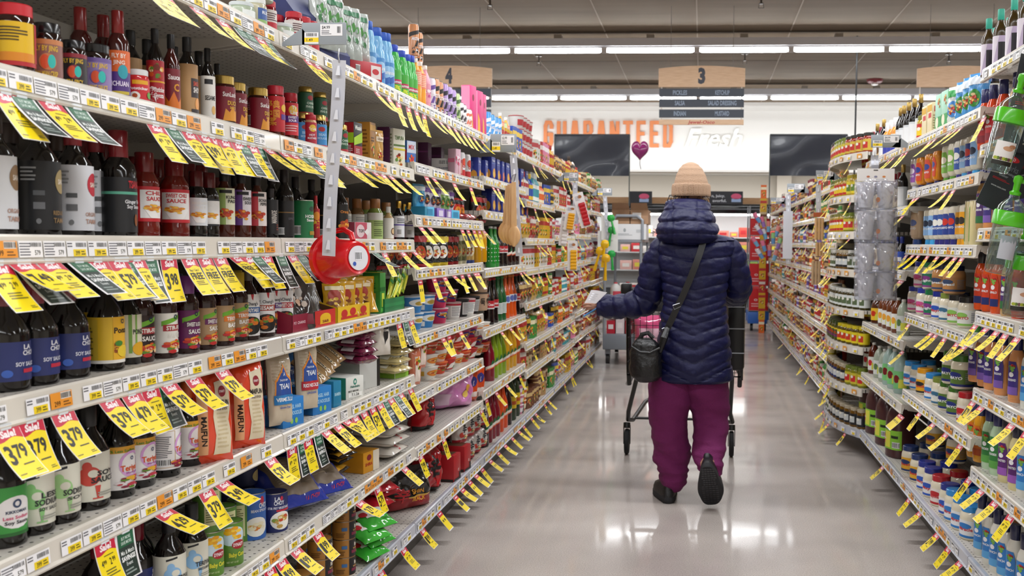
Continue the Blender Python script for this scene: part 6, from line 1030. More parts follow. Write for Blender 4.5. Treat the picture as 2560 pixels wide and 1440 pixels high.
PK('pkgreen', 'green pickle jar', '#7a7a1c', '#6a7a2a', '#c8b834', '#c82a2c'); PK('pkwhite', 'dark pickle jar with white label', '#3a3410', '#d8d8d2', '#d8dcda', '#5a6a4a'); PK('pkred', 'yellow pepper jar with red label', '#a88a14', '#7a7a3a', '#b8241c', '#e2c01c'); PK('pkblack', 'amber pickle jar with black label', '#6a4a14', '#b8ac94', '#1c2026', '#c8cccc'); PK('pktall', 'tall jar of yellow peppers', '#b89a1c', '#a8961c', '#d8c42c', '#5a7a2a', .135, .03); PK('pkbig', 'large pickle jar, bright red lettering', '#4a4a14', '#3a4a1c', '#3a5a24', '#c82a24', .13, .045, [('r', -.9, .6, .9, .9, '#e8c42c'), T('DILL', 0, .1, .5, '#d83a1c', 1.6), ('r', -1, -.7, 1, -.35, '#7a2a6a')]); PK('pkyel', 'pickle jar with all yellow label', '#5a4a10', '#d8c42c', '#e2cc24', '#c83a24'); PK('pksalsa', 'jar of red salsa', '#8a2410', '#2a2a24', '#c8a83a', '#b8241c'); PK('pkblue', 'amber jar with navy label', '#6a4418', '#c8c0a8', '#1f2f6a', '#c8ccd4')
K('greenbox2', 'food_carton', 'carton', 'mint and green crouton box', lambda: carton_parts(.085, .05, .165, '#9fd0b8', [('r', -1, -1, 1, -.2, '#2f9a4a'), ('f', .3, .5, .5, .3), ('e', -.3, -.5, .5, .3, '#e8e2c8')], [('r', -1, .3, 1, .7, '#eef0ee'), ('l', -.8, -.2, .8, .25, 5, '#4a6a8a'), ('r', -1, -1, 1, -.3, '#2f9a4a')])); K('creambox', 'food_carton', 'carton', 'cream and yellow crouton box', lambda: carton_parts(.07, .05, .15, '#e6d8b0', [('r', -1, .5, 1, .9, '#d8a81c'), ('r', -.4, .1, .8, .4, '#c82a2c')], [('l', -.8, -.8, .8, .3, 7, '#a8926a'), ('r', -.6, .45, .8, .8, '#c82a2c')]))
SN('bluepo', 'sky blue and green salad topper pouch', '#4f9ad8', '#e2ecf4', '#3a8a3a', .10, .17, .05); SN('whitepo', 'white and green salad topper pouch', '#dfe6e0', '#2f9a4a', '#4a8ad0', .10, .17, .05); SN('palepo', 'pale mint bag', '#d8ece0', '#3a6a5a', '#9ac0b0', .12, .19, .04)
def rr_(z, spec, s=.03, yaw=25, **kw):
    for it in spec.split():
        q = it.split(':'); put(1, q[0], float(q[1]), z, yaw=float(q[2]) if len(q) > 2 and q[2] else yaw, s=float(q[3]) if len(q) > 3 else s, **kw)
rr_(1.96, 'oilteal:2469 oilteal:2499 oilteal:2532 oilteal:2562 oilteal:2485::.10 oilteal:2520::.10 oilteal:2555::.1')
rr_(1.69, 'krred:2461 krred:2481 krred:2506 krpurp:2540 krpurp:2565 krred:2495::.1', yaw=20)
rr_(1.39, 'krpurp:2457 krtan:2476 krpurp:2500 krtan:2528 krtan:2556 krpurp:2486::.1', yaw=20)
rr_(1.09, 'kroran:2452 kroran:2472 kroran:2494 krpurp:2520 krred:2548 kroran:2480::.1', yaw=20)
rr_(.81, 'krgreencap:2438 krtan:2461 krtan:2478 krtan:2504 krtan:2540 krwhite:2572 krtan:2490::.10 krtan:2515::.10 krtan:2468::.10', yaw=24)
rr_(.52, 'kryel:2434 kryel:2450 krmint:2472 krmint:2492 krspeck:2514 krspeck:2540 krwhite:2562 krmint:2484::.10 kryel:2460::.10 krspeck:2524::.1', yaw=24)
rr_(.18, 'krwhite:2452 krwhite:2474 krwhite:2492 krwhite:2512 krwhite:2534 krwhite:2560 krspeck:2490::.11 krwhite:2508::.11 krtan:2530::.11 krwhite:2555::.11 krwhite:2590', yaw=24)
rr_(1.83, 'balsam:2270 balsam:2284 balsam:2300 pkred:2310 creambox:2322:4 creambox:2336:4 greenbox2:2358:4 greenbox2:2374:4 whitepo:2392:30 bluepo:2412:30 bluepo:2430:30 bluepo:2446:30 palepo:2400:10:.14 balsam:2295::.10')
rr_(1.595, 'mspurp:2288 msmus:2304 msmus:2326 msmus:2345:-4 msgreen:2368 msgreen:2384 msnavy:2400 msblue:2414 mskraft:2428 msblue:2441', yaw=16)
rr_(1.33, 'msbig:2293 msblue:2322 msblue:2334 msnavy:2346 msnavy:2358 mskraft:2371 mskraft:2386 msyel:2403 msyel:2413 tallcream:2427 tallcream:2439', yaw=20)
rr_(1.0, 'mjwhite:2290 mjwhite:2312 mjgr2:2332 mjnavy:2352 mjolive:2372 mjblack:2394 mjblack:2420 mjnavy:2325::.12 mjnavy:2370::.13 mjtan:2400::.13', yaw=30)
rr_(1.0, 'mjwhite:2306 mjgr2:2328 mjtan:2356 mjtan:2385', yaw=30, lift=.126, note='on another')
rr_(.62, 'mjblue:2280 mjblue:2296 mjyel:2312 mjblue:2334 mjolive:2352 mjgreen:2370 mjgreen:2392 mjred:2418 mjblue:2320::.12 mjgreen:2360::.12 mjgreen:2400::.12', yaw=30)
rr_(.62, 'mjgreen:2382 mjgreen:2405', yaw=30, lift=.126, note='on another', sc=1.1)
rr_(.18, 'mjhell:2276 mjhell:2298 mjnavy:2316 mjnavy:2332 mjred:2352 mjnavy:2374 mjblue:2388 mjblue:2406 mjblue:2428 mjhell:2345::.13 mjnavy:2370::.13 mjred:2396::.13 mjnavy:2424::.13 mjblue:2446::.13 mjhell:2318::.13', yaw=34, sc=1.08)
rr_(.18, 'mjhell:2338', yaw=34, s=.14, lift=.136, sc=1.08, note='on another'); rr_(.18, 'mjhell:2390', yaw=34, s=.16, lift=.136, sc=1.08, note='on another')
rr_(1.83, 'balsam:2192 balsq:2200 balsam:2208 juiceb:2218 juiceb:2228 juiceb:2238 balsam:2250 balsam:2258 balsq:2182 pksalsa:2168 pksalsa:2174', yaw=20)
rr_(1.52, 'balsq:2174 balsq:2186 balsq:2198 balsam:2210 balsq:2222 balsq:2236 balsq:2246 balsam:2256', yaw=20)
rr_(1.2, 'bluelab:2170 bluelab:2182 balsq:2194 bluelab:2206 bluelab:2218 bluelab:2230 bluelab:2242 bluelab:2254', yaw=20)
rr_(.855, 'yelljug:2176 yelljug:2196 ciderw:2210 ciderw:2220 ciderw:2231 ciderw:2244 clearv:2258', yaw=20)
rr_(.54, 'cider:2172 cider:2184 clearv:2198 clearv:2211 clearg:2223 clearg:2236 clearg:2252 clearg:2232::.12 clearg:2250::.12', yaw=25)
rr_(.18, 'gallon:2178 gallon:2196 gallon:2222 gallon:2250', yaw=20, sc=1.16)
# the nearer part of the first bay, beyond the frame's edge
for z, keys in ((1.96, ('oilteal', 'balsam')), (1.69, ('krred', 'krpurp')), (1.39, ('krpurp', 'krtan')), (1.09, ('krred', 'krpurp')), (.81, ('krwhite', 'krtan')), (.52, ('krwhite', 'krmint')), (.18, ('krwhite', 'krspeck'))):
    for i in range(8): put(1, keys[i // 4], 0, z, X=RX + .065, Y=3.04 - .082 * i, yaw=22, full=False)
# the rounded bay
PKS = [['pkblack', 'pkblack', 'pkblack', 'pkwhite', 'pkblack', 'pkyel'], ['pkgreen', 'pkblack', 'pkblue', 'pkblack', 'pktall', 'pkblue'], ['pkyel', 'pkyel', 'pkbig', 'pkbig', 'pkgreen', 'pkyel'], ['pkwhite', 'pkwhite', 'pkwhite', 'pkblack', 'pkwhite'], ['pkwhite', 'pkblack', 'pkwhite', 'pkgreen', 'pkyel'], ['pkgreen', 'pkred', 'pkred', 'pktall'], ['pktall', 'pkred', 'pkgreen', 'pktall'], ['pksalsa', 'pkgreen', 'pksalsa', 'pkred']]
for k, z in enumerate(Z_R[3]):
    y = .05
    i = 0
    while y < BAY - .05:
        u = y / BAY; ox, _ = round_pt(u); key = PKS[k][min(int(u * len(PKS[k])), len(PKS[k]) - 1)]; w = max(proto(key)['w'] + .004, .06)
        # the near end of the bay shows largest; list the kinds from there on
        put(1, key, 0, z, X=RX - ox + .012 + proto(key)['d'] / 2 * 1.02, Y=RB[3] + y + w / 2, yaw=24, note='')
        y += w; i += 1
# tags of the right side
for px_, k_, ti, cu in ((2466, 'S', 20, 10), (2330, 'S', 40, 10), (2344, 'S', 44, 10), (2380, 'S', 44, 10), (2396, 'S', 50, 10), (2410, 'S', 44, 10), (2262, 'S', 30, 10), (2272, 'S', 34, 10), (2238, 'S', 40, 10), (2228, 'S', 40, 10)): sale_tag(1, px_, 1.83, k_, ti, cu, far=px_ < 2300)
for z_, ps in ((1.595, (2290, 2300, 2372, 2390)), (1.33, (2272, 2288, 2302, 2325, 2350, 2376, 2395, 2412)), (1.0, (2278, 2335, 2346, 2368, 2400, 2420)), (.62, (2305, 2340, 2372, 2408)), (1.09, (2446, 2474, 2500, 2522, 2552)), (.81, (2440, 2462, 2538, 2575)), (.52, (2430, 2462, 2496, 2535))):
    for i, p_ in enumerate(ps): sale_tag(1, p_, z_, 'S' if i % 4 else 'P179', (34, 44, 38, 30)[i % 4], 10 * (i % 3))
for i, p_ in enumerate((2212, 2278, 2306, 2350, 2378, 2408, 2445, 2490)): sale_tag(1, p_, .18, 'S' if i % 3 else 'P299', (40, 34, 44)[i % 3], 10)
for z_, ps in ((1.2, (2262, 2256)), (.855, (2262,)), (1.52, (2238, 2262)), (.54, (2262, 2256))):
    for p_ in ps: sale_tag(1, p_, z_, 'S', 36, 10, far=True)
for k, z in enumerate(Z_R[3]):
    for j in range(4):
        u = (.12, .38, .55, .8)[(j + k) % 4]; ox, _ = round_pt(u)
        if (j + k) % 5 != 4: sale_tag(1, 0, z, rt.choice('SSP'), rt.randint(10, 40), 10, X=RX - ox, Y=RB[3] + u * BAY, far=True)
# ---------------------------------------------------------------- goods of the farther bays
PAL = [('red', '#b02226', '#d8cfc6'), ('blue', '#2a4fb0', '#e8c43a'), ('yellow', '#cfa41c', '#b02a24'), ('white', '#cfccc8', '#b0343a'), ('green', '#3a8a3a', '#f0e6c0'), ('orange', '#e0661c', '#f4e8c8'), ('brown', '#6a3a20', '#d8b87a'), ('pink', '#d87aa0', '#f4eaee'), ('cream', '#c8b48c', '#6a3c20'), ('black', '#1c1a1c', '#d8b03a'), ('teal', '#3a9aa8', '#f0f2ee'), ('maroon', '#74162a', '#e8dcc8'), ('violet', '#6a4aa0', '#e6e0ee'), ('tan', '#b08a5c', '#3a2c22')]
SHP = {'carton': lambda c, a, w, h: carton_parts(w, .06, h, c, [('r', -1, .3, 1, .7, a), ('f', 0, -.35, .7, .45)], [('r', -1, .2, 1, .6, a), ('l', -.7, -.8, .7, .0, 4, a)], bev=0),
       'can': lambda c, a, w, h: round_parts('can', w / 2, h, c, None, (.05, .95, None, 3, [('r', -1, .1, 1, .7, a), ('f', 0, -.4, .7, .4)]), n=12),
       'jar': lambda c, a, w, h: round_parts('jar', w / 2, h, (c, 'g'), a, (.12, .7, a, 2.4, [('r', -.7, -.5, .7, .5, c)]), n=12),
       'bottle': lambda c, a, w, h: round_parts('tall', w / 2, h, (c, 'g'), a, (.08, .6, a, 2.4, [('r', -.7, -.5, .7, .5, c)]), n=12),
       'pouch': lambda c, a, w, h: pouch_parts(w, h, w * .45, c, [('r', -.9, .35, .9, .7, a), ('f', 0, -.25, .6, .4)], ng=6),
       'tub': lambda c, a, w, h: cup_parts(w * .42, w * .5, h, c, [('r', -.9, -.5, .9, .5, a)], lid=a, n=12)}
SIZ = {'carton': (.085, .15), 'can': (.075, .11), 'jar': (.072, .125), 'bottle': (.062, .19), 'pouch': (.10, .15), 'tub': (.095, .08)}
NMF = {'carton': 'food_carton', 'can': 'food_can', 'jar': 'food_jar', 'bottle': 'condiment_bottle', 'pouch': 'food_pouch', 'tub': 'food_tub'}
def FK(sh, ci):
    k = 'far_%s_%d' % (sh, ci)
    if k not in KD:
        nm, c, a = PAL[ci]; w, h = SIZ[sh]; r = random.Random(ci * 7 + len(sh)); w *= .85 + .3 * r.random(); h *= .8 + .35 * r.random()
        an = next(p[0] for p in PAL if p[1] == a) if any(p[1] == a for p in PAL) else ''
        K(k, NMF[sh], sh, '%s %s' % (nm, sh), lambda: SHP[sh](c, a, w, h))
    return k
def fill(side, bay, lv, shapes, cols, seed=0, y0=.02, y1=1.2, s=.02, deep=False, near=None):
    zs = (Z_L if side < 0 else Z_R); zs = zs[min(bay, len(zs) - 1)]; z = zs[lv]; gap = (zs[lv + 1] - z if lv + 1 < len(zs) else .4) - .035
    yb = (LB if side < 0 else RB)[bay]; r = random.Random(seed * 131 + bay * 17 + lv * 5 + side); y = y0
    while y < y1 - .04:
        sh = r.choice(shapes); ci = r.choice(cols) if r.random() < .72 else r.randrange(len(PAL)); key = near and r.random() < .5 and r.choice(near) or FK(sh, ci)
        p = proto(key); w = min(max(p['w'], .05), .16)
        for _ in range(r.choice((1, 2, 2, 3, 4))):
            if y + w > y1: break
            n = 1 if lv + 1 >= len(zs) and p['h'] > .09 else max(1, min(3 if p['h'] < .1 else (2 if gap > .28 else 1), int(gap / p['h'])))
            if p['h'] > gap: n = 1
            sc = min(1, gap / p['h'])
            for j in range(n):
                put(side, key, 0, z, X=(LX if side < 0 else RX) + side * (s + p['d'] / 2 * sc + .006 * r.random()), Y=yb + y + w / 2, yaw=-side * -1 * (8 + 14 * r.random()), full=False, lift=j * p['h'] * sc, sc=sc, note='')
            if deep and z < 1.2:
                put(side, key, 0, z, X=(LX if side < 0 else RX) + side * (s + p['d'] * 1.6 * sc + .01), Y=yb + y + w / 2, full=False, sc=sc, note='behind')
            y += w + .004
        y += .008
ALLC = list(range(len(PAL)))
# fifth bay on the left shows yellow, green and white goods; the next are mixed
LF = {4: [(['carton', 'tub'], [3, 8, 4]), (['carton', 'tub'], [13, 8]), (['pouch', 'carton'], [2, 4, 1, 9]), (['pouch', 'jar'], [2, 4, 6]), (['carton'], [2, 5, 3]), (['pouch', 'carton', 'can'], [2, 4, 0]), (['carton', 'bottle'], [3, 1, 10, 0]), (['bottle', 'carton', 'tub'], [3, 0, 2, 7])],
      5: [(['pouch', 'carton'], [0, 3, 1]), (['pouch', 'can'], [0, 3, 10]), (['carton', 'pouch', 'can'], [1, 0, 5, 9]), (['can', 'jar'], [0, 2, 4, 1]), (['can', 'carton'], [0, 4, 2]), (['jar', 'pouch'], [7, 3, 0]), (['carton', 'jar'], [0, 2, 3]), (['bottle', 'jar', 'pouch'], [6, 2, 0, 8])]}
for bay in (4, 5, 6, 7):
    zs = Z_L[min(bay, len(Z_L) - 1)] if bay < len(Z_L) else Z_L[-1]
    if bay >= len(Z_L): Z_L.append(zs); [shelf(-1, LX, LB[bay], BAY, z, .54 if k == 0 else .46, k, bay, k == 0, False) for k, z in enumerate(zs)]
    for lv in range(len(zs)):
        sh, co = LF.get(bay, [(['carton', 'pouch', 'can', 'jar'], [0, 2, 3, 5, 6, 11, 4, 7])] * 8)[min(lv, 7)]
        fill(-1, bay, lv, sh, co, seed=3, deep=bay == 4 and lv < 3)
fill(-1, 3, 6, ['bottle', 'can', 'carton'], [3, 10, 1, 7], seed=9, y0=.62)
for bay in (4, 5, 6, 7, 8, 9):
    for lv in range(len(Z_R[bay])):
        sh, co = (['jar', 'bottle', 'pouch', 'can'] if lv < 6 else ['jar', 'carton', 'bottle', 'pouch'], [4, 8, 0, 2, 13, 6] if bay == 4 else [11, 3, 6, 0, 12, 9] if bay < 7 else [2, 3, 0, 5, 11, 6])
        fill(1, bay, lv, sh, co, seed=4)
rf = random.Random(21)
for bay in (4, 5, 6, 7):
    for lv, z in enumerate(Z_L[bay]):
        for j in range(4 if bay < 6 else 2):
            if rf.random() < .75: sale_tag(-1, 0, z, rf.choice('SSP'), rf.randint(8, 44), 10, Y=LB[bay] + BAY * (.1 + .8 * rf.random()), far=True)
for bay in (4, 5, 6, 7):
    for lv, z in enumerate(Z_R[bay]):
        for j in range(4 if bay < 6 else 2):
            if rf.random() < .7: sale_tag(1, 0, z, rf.choice('SSP'), rf.randint(8, 44), 10, Y=RB[bay] + BAY * (.1 + .8 * rf.random()), far=True)
# ---------------------------------------------------------------- the shopper, seen from behind
from mathutils import noise
PY0 = 4.95
person = thing('person', 'person in navy quilted coat, beige beanie and plum trousers walking with a cart', 'person', (0, 0, 0))
def ring_from(py, xl, xr, hd, Yc, n, pw=2.3, puff=None):
    a = on_y(xl, py, Yc); b = on_y(xr, py, Yc); cx = (a.x + b.x) / 2; hw = (b.x - a.x) / 2; z = (a.z + b.z) / 2; out = []
    for j in range(n):
        t = 2 * pi * j / n; ct, st = cos(t), sin(t); q = (abs(ct) ** pw + abs(st) ** pw) ** (-1 / pw)
        x = hw * q * ct; y = hd * q * st; d = puff(x, y, z, t) if puff else 0; L_ = math.hypot(ct, st)
        out.append((cx + x + d * ct, Yc + y + d * st, z))
    return out
def interp(tab, v):
    for i in range(len(tab) - 1):
        if tab[i][0] <= v <= tab[i + 1][0]:
            t = (v - tab[i][0]) / (tab[i + 1][0] - tab[i][0]); s = t * t * (3 - 2 * t) * .5 + t * .5
            return [tab[i][k] + (tab[i + 1][k] - tab[i][k]) * s for k in range(len(tab[0]))]
    return list(tab[-1] if v > tab[-1][0] else tab[0])
NAVY = mat('#13153f', 's', .25, 70); nb = NAVY.node_tree.nodes['Principled BSDF']; nb.inputs['Roughness'].default_value = .48; nb.inputs['Specular IOR Level'].default_value = .3;  nb.inputs['Coat Weight'].default_value = 0
COAT = [(586, 1700, 1795, .06, 4.95), (592, 1668, 1822, .085, 4.95), (600, 1650, 1834, .105, 4.95), (618, 1643, 1836, .125, 4.95), (655, 1648, 1828, .14, 4.95), (700, 1655, 1819, .14, 4.95), (750, 1657, 1814, .138, 4.95), (800, 1652, 1818, .15, 4.95), (860, 1645, 1824, .165, 4.95), (915, 1641, 1829, .172, 4.95), (944, 1643, 1829, .17, 4.95), (950, 1652, 1820, .155, 4.95), (946, 1660, 1812, .14, 4.95)]
CX = on_y(1737, 700, PY0).x
SEAMS = [on_y(1737, v, 4.8).z for v in (600, 640, 684, 716, 742, 763, 783, 805, 832, 863, 897, 931, 950)]
def quilt(x, y, z, t):
    ax = abs(x); zz = z - .42 * min(ax, .17) * min(1, max(.25, (1.40 - z) * 2.0)) + .02 + .010 * noise.noise((x * 6, y * 6, z * 5))
    if zz >= SEAMS[0] or zz <= SEAMS[-1]: f = .5; h_ = .08
    else:
        i = next(k for k in range(len(SEAMS) - 1) if SEAMS[k + 1] <= zz); h_ = SEAMS[i] - SEAMS[i + 1]; f = (zz - SEAMS[i + 1]) / h_
    return .19 * min(h_, .07) * (math.sin(pi * f) ** .42) - .006 + .006 * noise.noise((x * 14, y * 9 + 3, z * 22)) + .004 * noise.noise((x * 40, y * 20, z * 45))
b = MB(); rs = []; n = 110; rows_ = [586 + (950 - 586) * i / 210 for i in range(211)]
for v in rows_:
    _, xl, xr, hd, Yc = interp(COAT[:-1], v); rs.append(ring_from(v, xl, xr, hd, Yc, n, 2.4, quilt))
rs.append(ring_from(946, 1662, 1810, .14, 4.95, n, 2.4))
b.rings(rs, NAVY); coat = b.build('coat', person, ang=70)
def back_y(px, py):
    """distance of the coat's back surface seen at pixel px, py"""
    _, xl, xr, hd, Yc = interp(COAT[:-1], py); a = on_y(xl, py, Yc); c = on_y(xr, py, Yc); p = on_y(px, py, Yc); u = (p.x - (a.x + c.x) / 2) / ((c.x - a.x) / 2)
    return Yc - hd * max(0, 1 - abs(u) ** 2.4) ** (1 / 2.4)
def puff_tube(pts, rad, m, sp=.062, n=36, amp=.010, seed=0, flat=1.0):
    P = [Vector(p) for p in pts]; L_ = [0]
    for i in range(1, len(P)): L_.append(L_[-1] + (P[i] - P[i - 1]).length)
    tot = L_[-1]; K_ = int(tot / .0045); b = MB(); rs = []; up = Vector((0, 1, .2))
    def cr(i, t):
        p0, p1, p2, p3 = P[max(i - 1, 0)], P[i], P[min(i + 1, len(P) - 1)], P[min(i + 2, len(P) - 1)]
        return .5 * ((2 * p1) + (p2 - p0) * t + (2 * p0 - 5 * p1 + 4 * p2 - p3) * t * t + (3 * p1 - p0 - 3 * p2 + p3) * t ** 3)
    def at(s):
        i = max(k for k in range(len(P) - 1) if L_[k] <= s + 1e-9); t = min(1, (s - L_[i]) / (L_[i + 1] - L_[i])); return cr(i, t), rad[i] + (rad[i + 1] - rad[i]) * t
    for k in range(K_ + 1):
        s = tot * k / K_; c, r = at(s); c2, _ = at(min(tot, s + .01)); c1, _ = at(max(0, s - .01)); t = (c2 - c1).normalized()
        u = (up - t * up.dot(t)).normalized(); w = t.cross(u); end = min(1, min(s, tot - s) / .014 + .55); row_ = []
        for j in range(n):
            a = 2 * pi * j / n; f = (s / sp + .12 * sin(a * 2 + seed)) % 1
            d = amp * (math.sin(pi * f) ** .55) - amp * .5 + .010 * noise.noise((s * 16 + seed, cos(a) * 1.6, sin(a) * 1.6)) + .005 * noise.noise((s * 50 + seed, cos(a) * 4, sin(a) * 4))
            row_.append(c + (u * cos(a) * flat + w * sin(a)) * (r + d) * end)
        rs.append(row_)
    b.rings(rs, m); return b
def P3(px, py, Y): return on_y(px, py, Y)
la = [P3(1672, 612, 4.96), P3(1650, 632, 4.96), P3(1636, 675, 4.97), P3(1626, 720, 5.0), P3(1606, 755, 5.02), P3(1565, 765, 5.02), P3(1525, 766, 5.03), P3(1497, 764, 5.04)]
puff_tube(la, [.05, .066, .070, .072, .074, .064, .060, .054], NAVY, seed=2).build('sleeve', coat, ang=70)
ra = [P3(1806, 612, 4.96), P3(1826, 632, 4.96), P3(1840, 675, 4.99), P3(1844, 715, 5.04), P3(1838, 735, 5.16), P3(1828, 735, 5.32), P3(1822, 733, 5.42)]
puff_tube(ra, [.05, .064, .068, .070, .066, .058, .052], NAVY, seed=7).build('sleeve', coat, ang=70)
# hood lying behind the neck
HOOD = [(497, 1694, 1746, .05, 4.94), (500, 1676, 1764, .085, 4.93), (508, 1668, 1772, .10, 4.92), (525, 1660, 1778, .115, 4.90), (550, 1650, 1786, .135, 4.88), (576, 1643, 1793, .145, 4.87), (594, 1648, 1790, .14, 4.88), (606, 1664, 1776, .12, 4.89), (613, 1690, 1752, .09, 4.90)]
def hoodpuff(x, y, z, t):
    seam = 0
    for q in (-.075, .055): seam += .010 * math.exp(-((x - q) / .009) ** 2) if y < 0 else 0
    f = ((z + .05 * abs(x)) / .060) % 1
    return .009 * (math.sin(pi * f) ** .5) - seam + .012 * noise.noise((x * 14, y * 10, z * 18)) + .006 * noise.noise((x * 38, y * 30, z * 50))
b = MB(); rs = []
for i in range(71):
    v = 497 + (613 - 497) * i / 70; _, xl, xr, hd, Yc = interp(HOOD, v); rs.append(ring_from(v, xl, xr, hd, Yc, 90, 2.2, hoodpuff))
b.rings(rs, NAVY); b.build('hood', coat, ang=70)
# beanie
KNIT = mat('#b2937a', 'f', .5, 240)
HAT = [(406, 1722, 1732, .012, 4.96), (408, 1715, 1739, .03, 4.96), (413, 1706, 1747, .05, 4.96), (424, 1697, 1757, .07, 4.96), (440, 1690, 1765, .085, 4.96), (456, 1686, 1770, .094, 4.96), (463, 1685, 1771, .097, 4.96)]
b = MB(); rs = []
for i in range(50):
    v = 406 + 57 * i / 49; _, xl, xr, hd, Yc = interp(HAT, v)
    rs.append(ring_from(v, xl, xr, hd, Yc, 120, 2.0, lambda x, y, z, t: -.0022 * math.exp(-((t - 1.5 * pi) / .04) ** 2) + .0004 * cos(60 * t)))
b.rings(rs, KNIT); hat = b.build('beanie', person, ang=60)
b = MB(); rs = []
for v, e in ((461, .000), (460, .004), (461.5, .0065), (466, .0065), (475, .006), (485, .006), (490, .0055), (492, .003), (491, -.002)):
    rs.append(ring_from(v, 1684 - (v - 461) * .06, 1772 + (v - 461) * .03, .098, 4.96, 240, 2.0, lambda x, y, z, t: e + (.0028 * abs(cos(36 * t)) if 462 < v < 491 else 0)))
b.rings(rs, KNIT); b.build('ribbed_brim', hat, ang=60)
# plum trousers, one mesh
PLUM = mat('#6a1452', 'f', .35, 130)
LEG1 = [(925, 1626, 1738, .14, 4.96), (960, 1621, 1742, .14, 4.96), (1000, 1622, 1732, .125, 4.95), (1018, 1623, 1722, .12, 4.95), (1060, 1625, 1719, .11, 4.94), (1115, 1631, 1727, .10, 4.93), (1150, 1634, 1727, .098, 4.93), (1172, 1640, 1720, .09, 4.93), (1180, 1644, 1716, .082, 4.93), (1190, 1644, 1715, .088, 4.93), (1204, 1648, 1711, .088, 4.93), (1218, 1655, 1705, .078, 4.93), (1224, 1658, 1702, .07, 4.93)]
LEG2 = [(925, 1700, 1820, .14, 4.96), (970, 1702, 1821, .14, 4.97), (1004, 1712, 1823, .125, 4.98), (1030, 1730, 1823, .115, 4.985), (1060, 1734, 1820, .10, 4.96), (1100, 1733, 1817, .095, 4.90), (1135, 1732, 1812, .09, 4.85), (1155, 1736, 1808, .085, 4.82), (1170, 1745, 1806, .075, 4.80), (1184, 1762, 1803, .06, 4.79)]
def wrk(sd, k):
    def f(x, y, z, t):
        w = max(0, 1 - z / .62); return (.008 + .018 * w) * noise.noise((x * 5 + sd, y * 5, z * 16 + x * 8)) + .012 * w * noise.noise((x * 12, y * 9 + sd, z * 42)) + .004 * noise.noise((x * 26, y * 20, z * 12 + sd))
    return f
b = MB()
for LEG, sd in ((LEG1, 3.1), (LEG2, 8.7)):
    rs = []; v0, v1 = LEG[0][0], LEG[-1][0]; N = 110
    for i in range(N + 1):
        v = v0 + (v1 - v0) * i / N; _, xl, xr, hd, Yc = interp(LEG, v); rs.append(ring_from(v, xl, xr, hd, Yc, 56, 2.1, wrk(sd, 1)))
    b.rings(rs, PLUM)
b.build('trousers', person, ang=80)
# shoes
BLK = mat('#17171a', 'p', .3, 200); SOLE = mat('#232326', 'f')
def outline(k, wd=.060, L_=.285):
    pts = []; n = 40
    for i in range(n):
        a = 2 * pi * i / n; v = (1 - cos(a)) / 2; side = 1 if sin(a) >= 0 else -1
        w = (.70 + .42 * math.sin(min(1, v * 1.25) * pi * .62) ** 2 - .16 * math.exp(-((v - .42) / .15) ** 2) * (1 if side > 0 else .3)) * (abs(sin(a)) ** .62)
        pts.append((side * w * wd * k + .006 * sin(v * 3), v * L_ * (.5 + .5 * k) + L_ * (1 - (.5 + .5 * k)) / 2))
    return pts
def shoe(mtx, nm='shoe'):
    b = MB(); o = outline(1); b.rings([[(x, y, 0) for x, y in outline(.97)], [(x, y, .004) for x, y in o], [(x, y, .026) for x, y in o], [(x, y, .030) for x, y in outline(.95)]], SOLE); b.v = [tuple(mtx @ Vector(p)) for p in b.v]; sh = b.build(nm, person, ang=50)
    b = MB(); rs = []
    for k, z, hy, sc_ in ((.96, .028, 0, 1), (.95, .045, 0, 1), (.90, .06, .0, .93), (.80, .072, -.006, .82), (.66, .084, -.012, .68), (.56, .095, -.022, .56), (.52, .108, -.028, .5), (.46, .106, -.028, .46)):
        rs.append([(x, (y - .06) * sc_ + .06 + hy, z) for x, y in outline(k)])
    b.rings(rs, BLK); b.v = [tuple(mtx @ Vector(p)) for p in b.v]; b.build('upper', sh, ang=50)
    b = MB(); A = Art()
    for i in range(16):
        y = .014 + i * .0155; v = y / .27; w = .030 + .012 * sin(min(1, v * 1.25) * 2) - (.008 if .3 < v < .5 else 0)
        for j in range(5):
            x0 = -w + j * 2 * w / 5; A.rect(x0 + .001, y, x0 + 2 * w / 5 - .001, y + .011, '#2f2f33' if (i + j) % 2 else '#29292d')
    b.art(A, lambda u, v, l: (-u + .004, v, -.0015 - l)); b.v = [tuple(mtx @ Vector(p)) for p in b.v]; b.build('tread', sh)
fl = on_y(1672, 1248, 4.84); fl.z = .002
shoe(Matrix.Translation((fl.x, 4.83, .002)) @ Matrix.Rotation(R(10), 4, 'Z'))
toe = on_y(1778, 1262, 4.86)
yd = Vector((.10, .56, -.82)).normalized(); zd = Vector((-.02, .82, .56)); xd = yd.cross(zd).normalized(); zd = xd.cross(yd).normalized()
heel = Vector((toe.x, 4.80, .016)) - yd * .275
Mx = Matrix(((xd.x, yd.x, zd.x, heel.x), (xd.y, yd.y, zd.y, heel.y), (xd.z, yd.z, zd.z, heel.z), (0, 0, 0, 1)))
shoe(Mx)
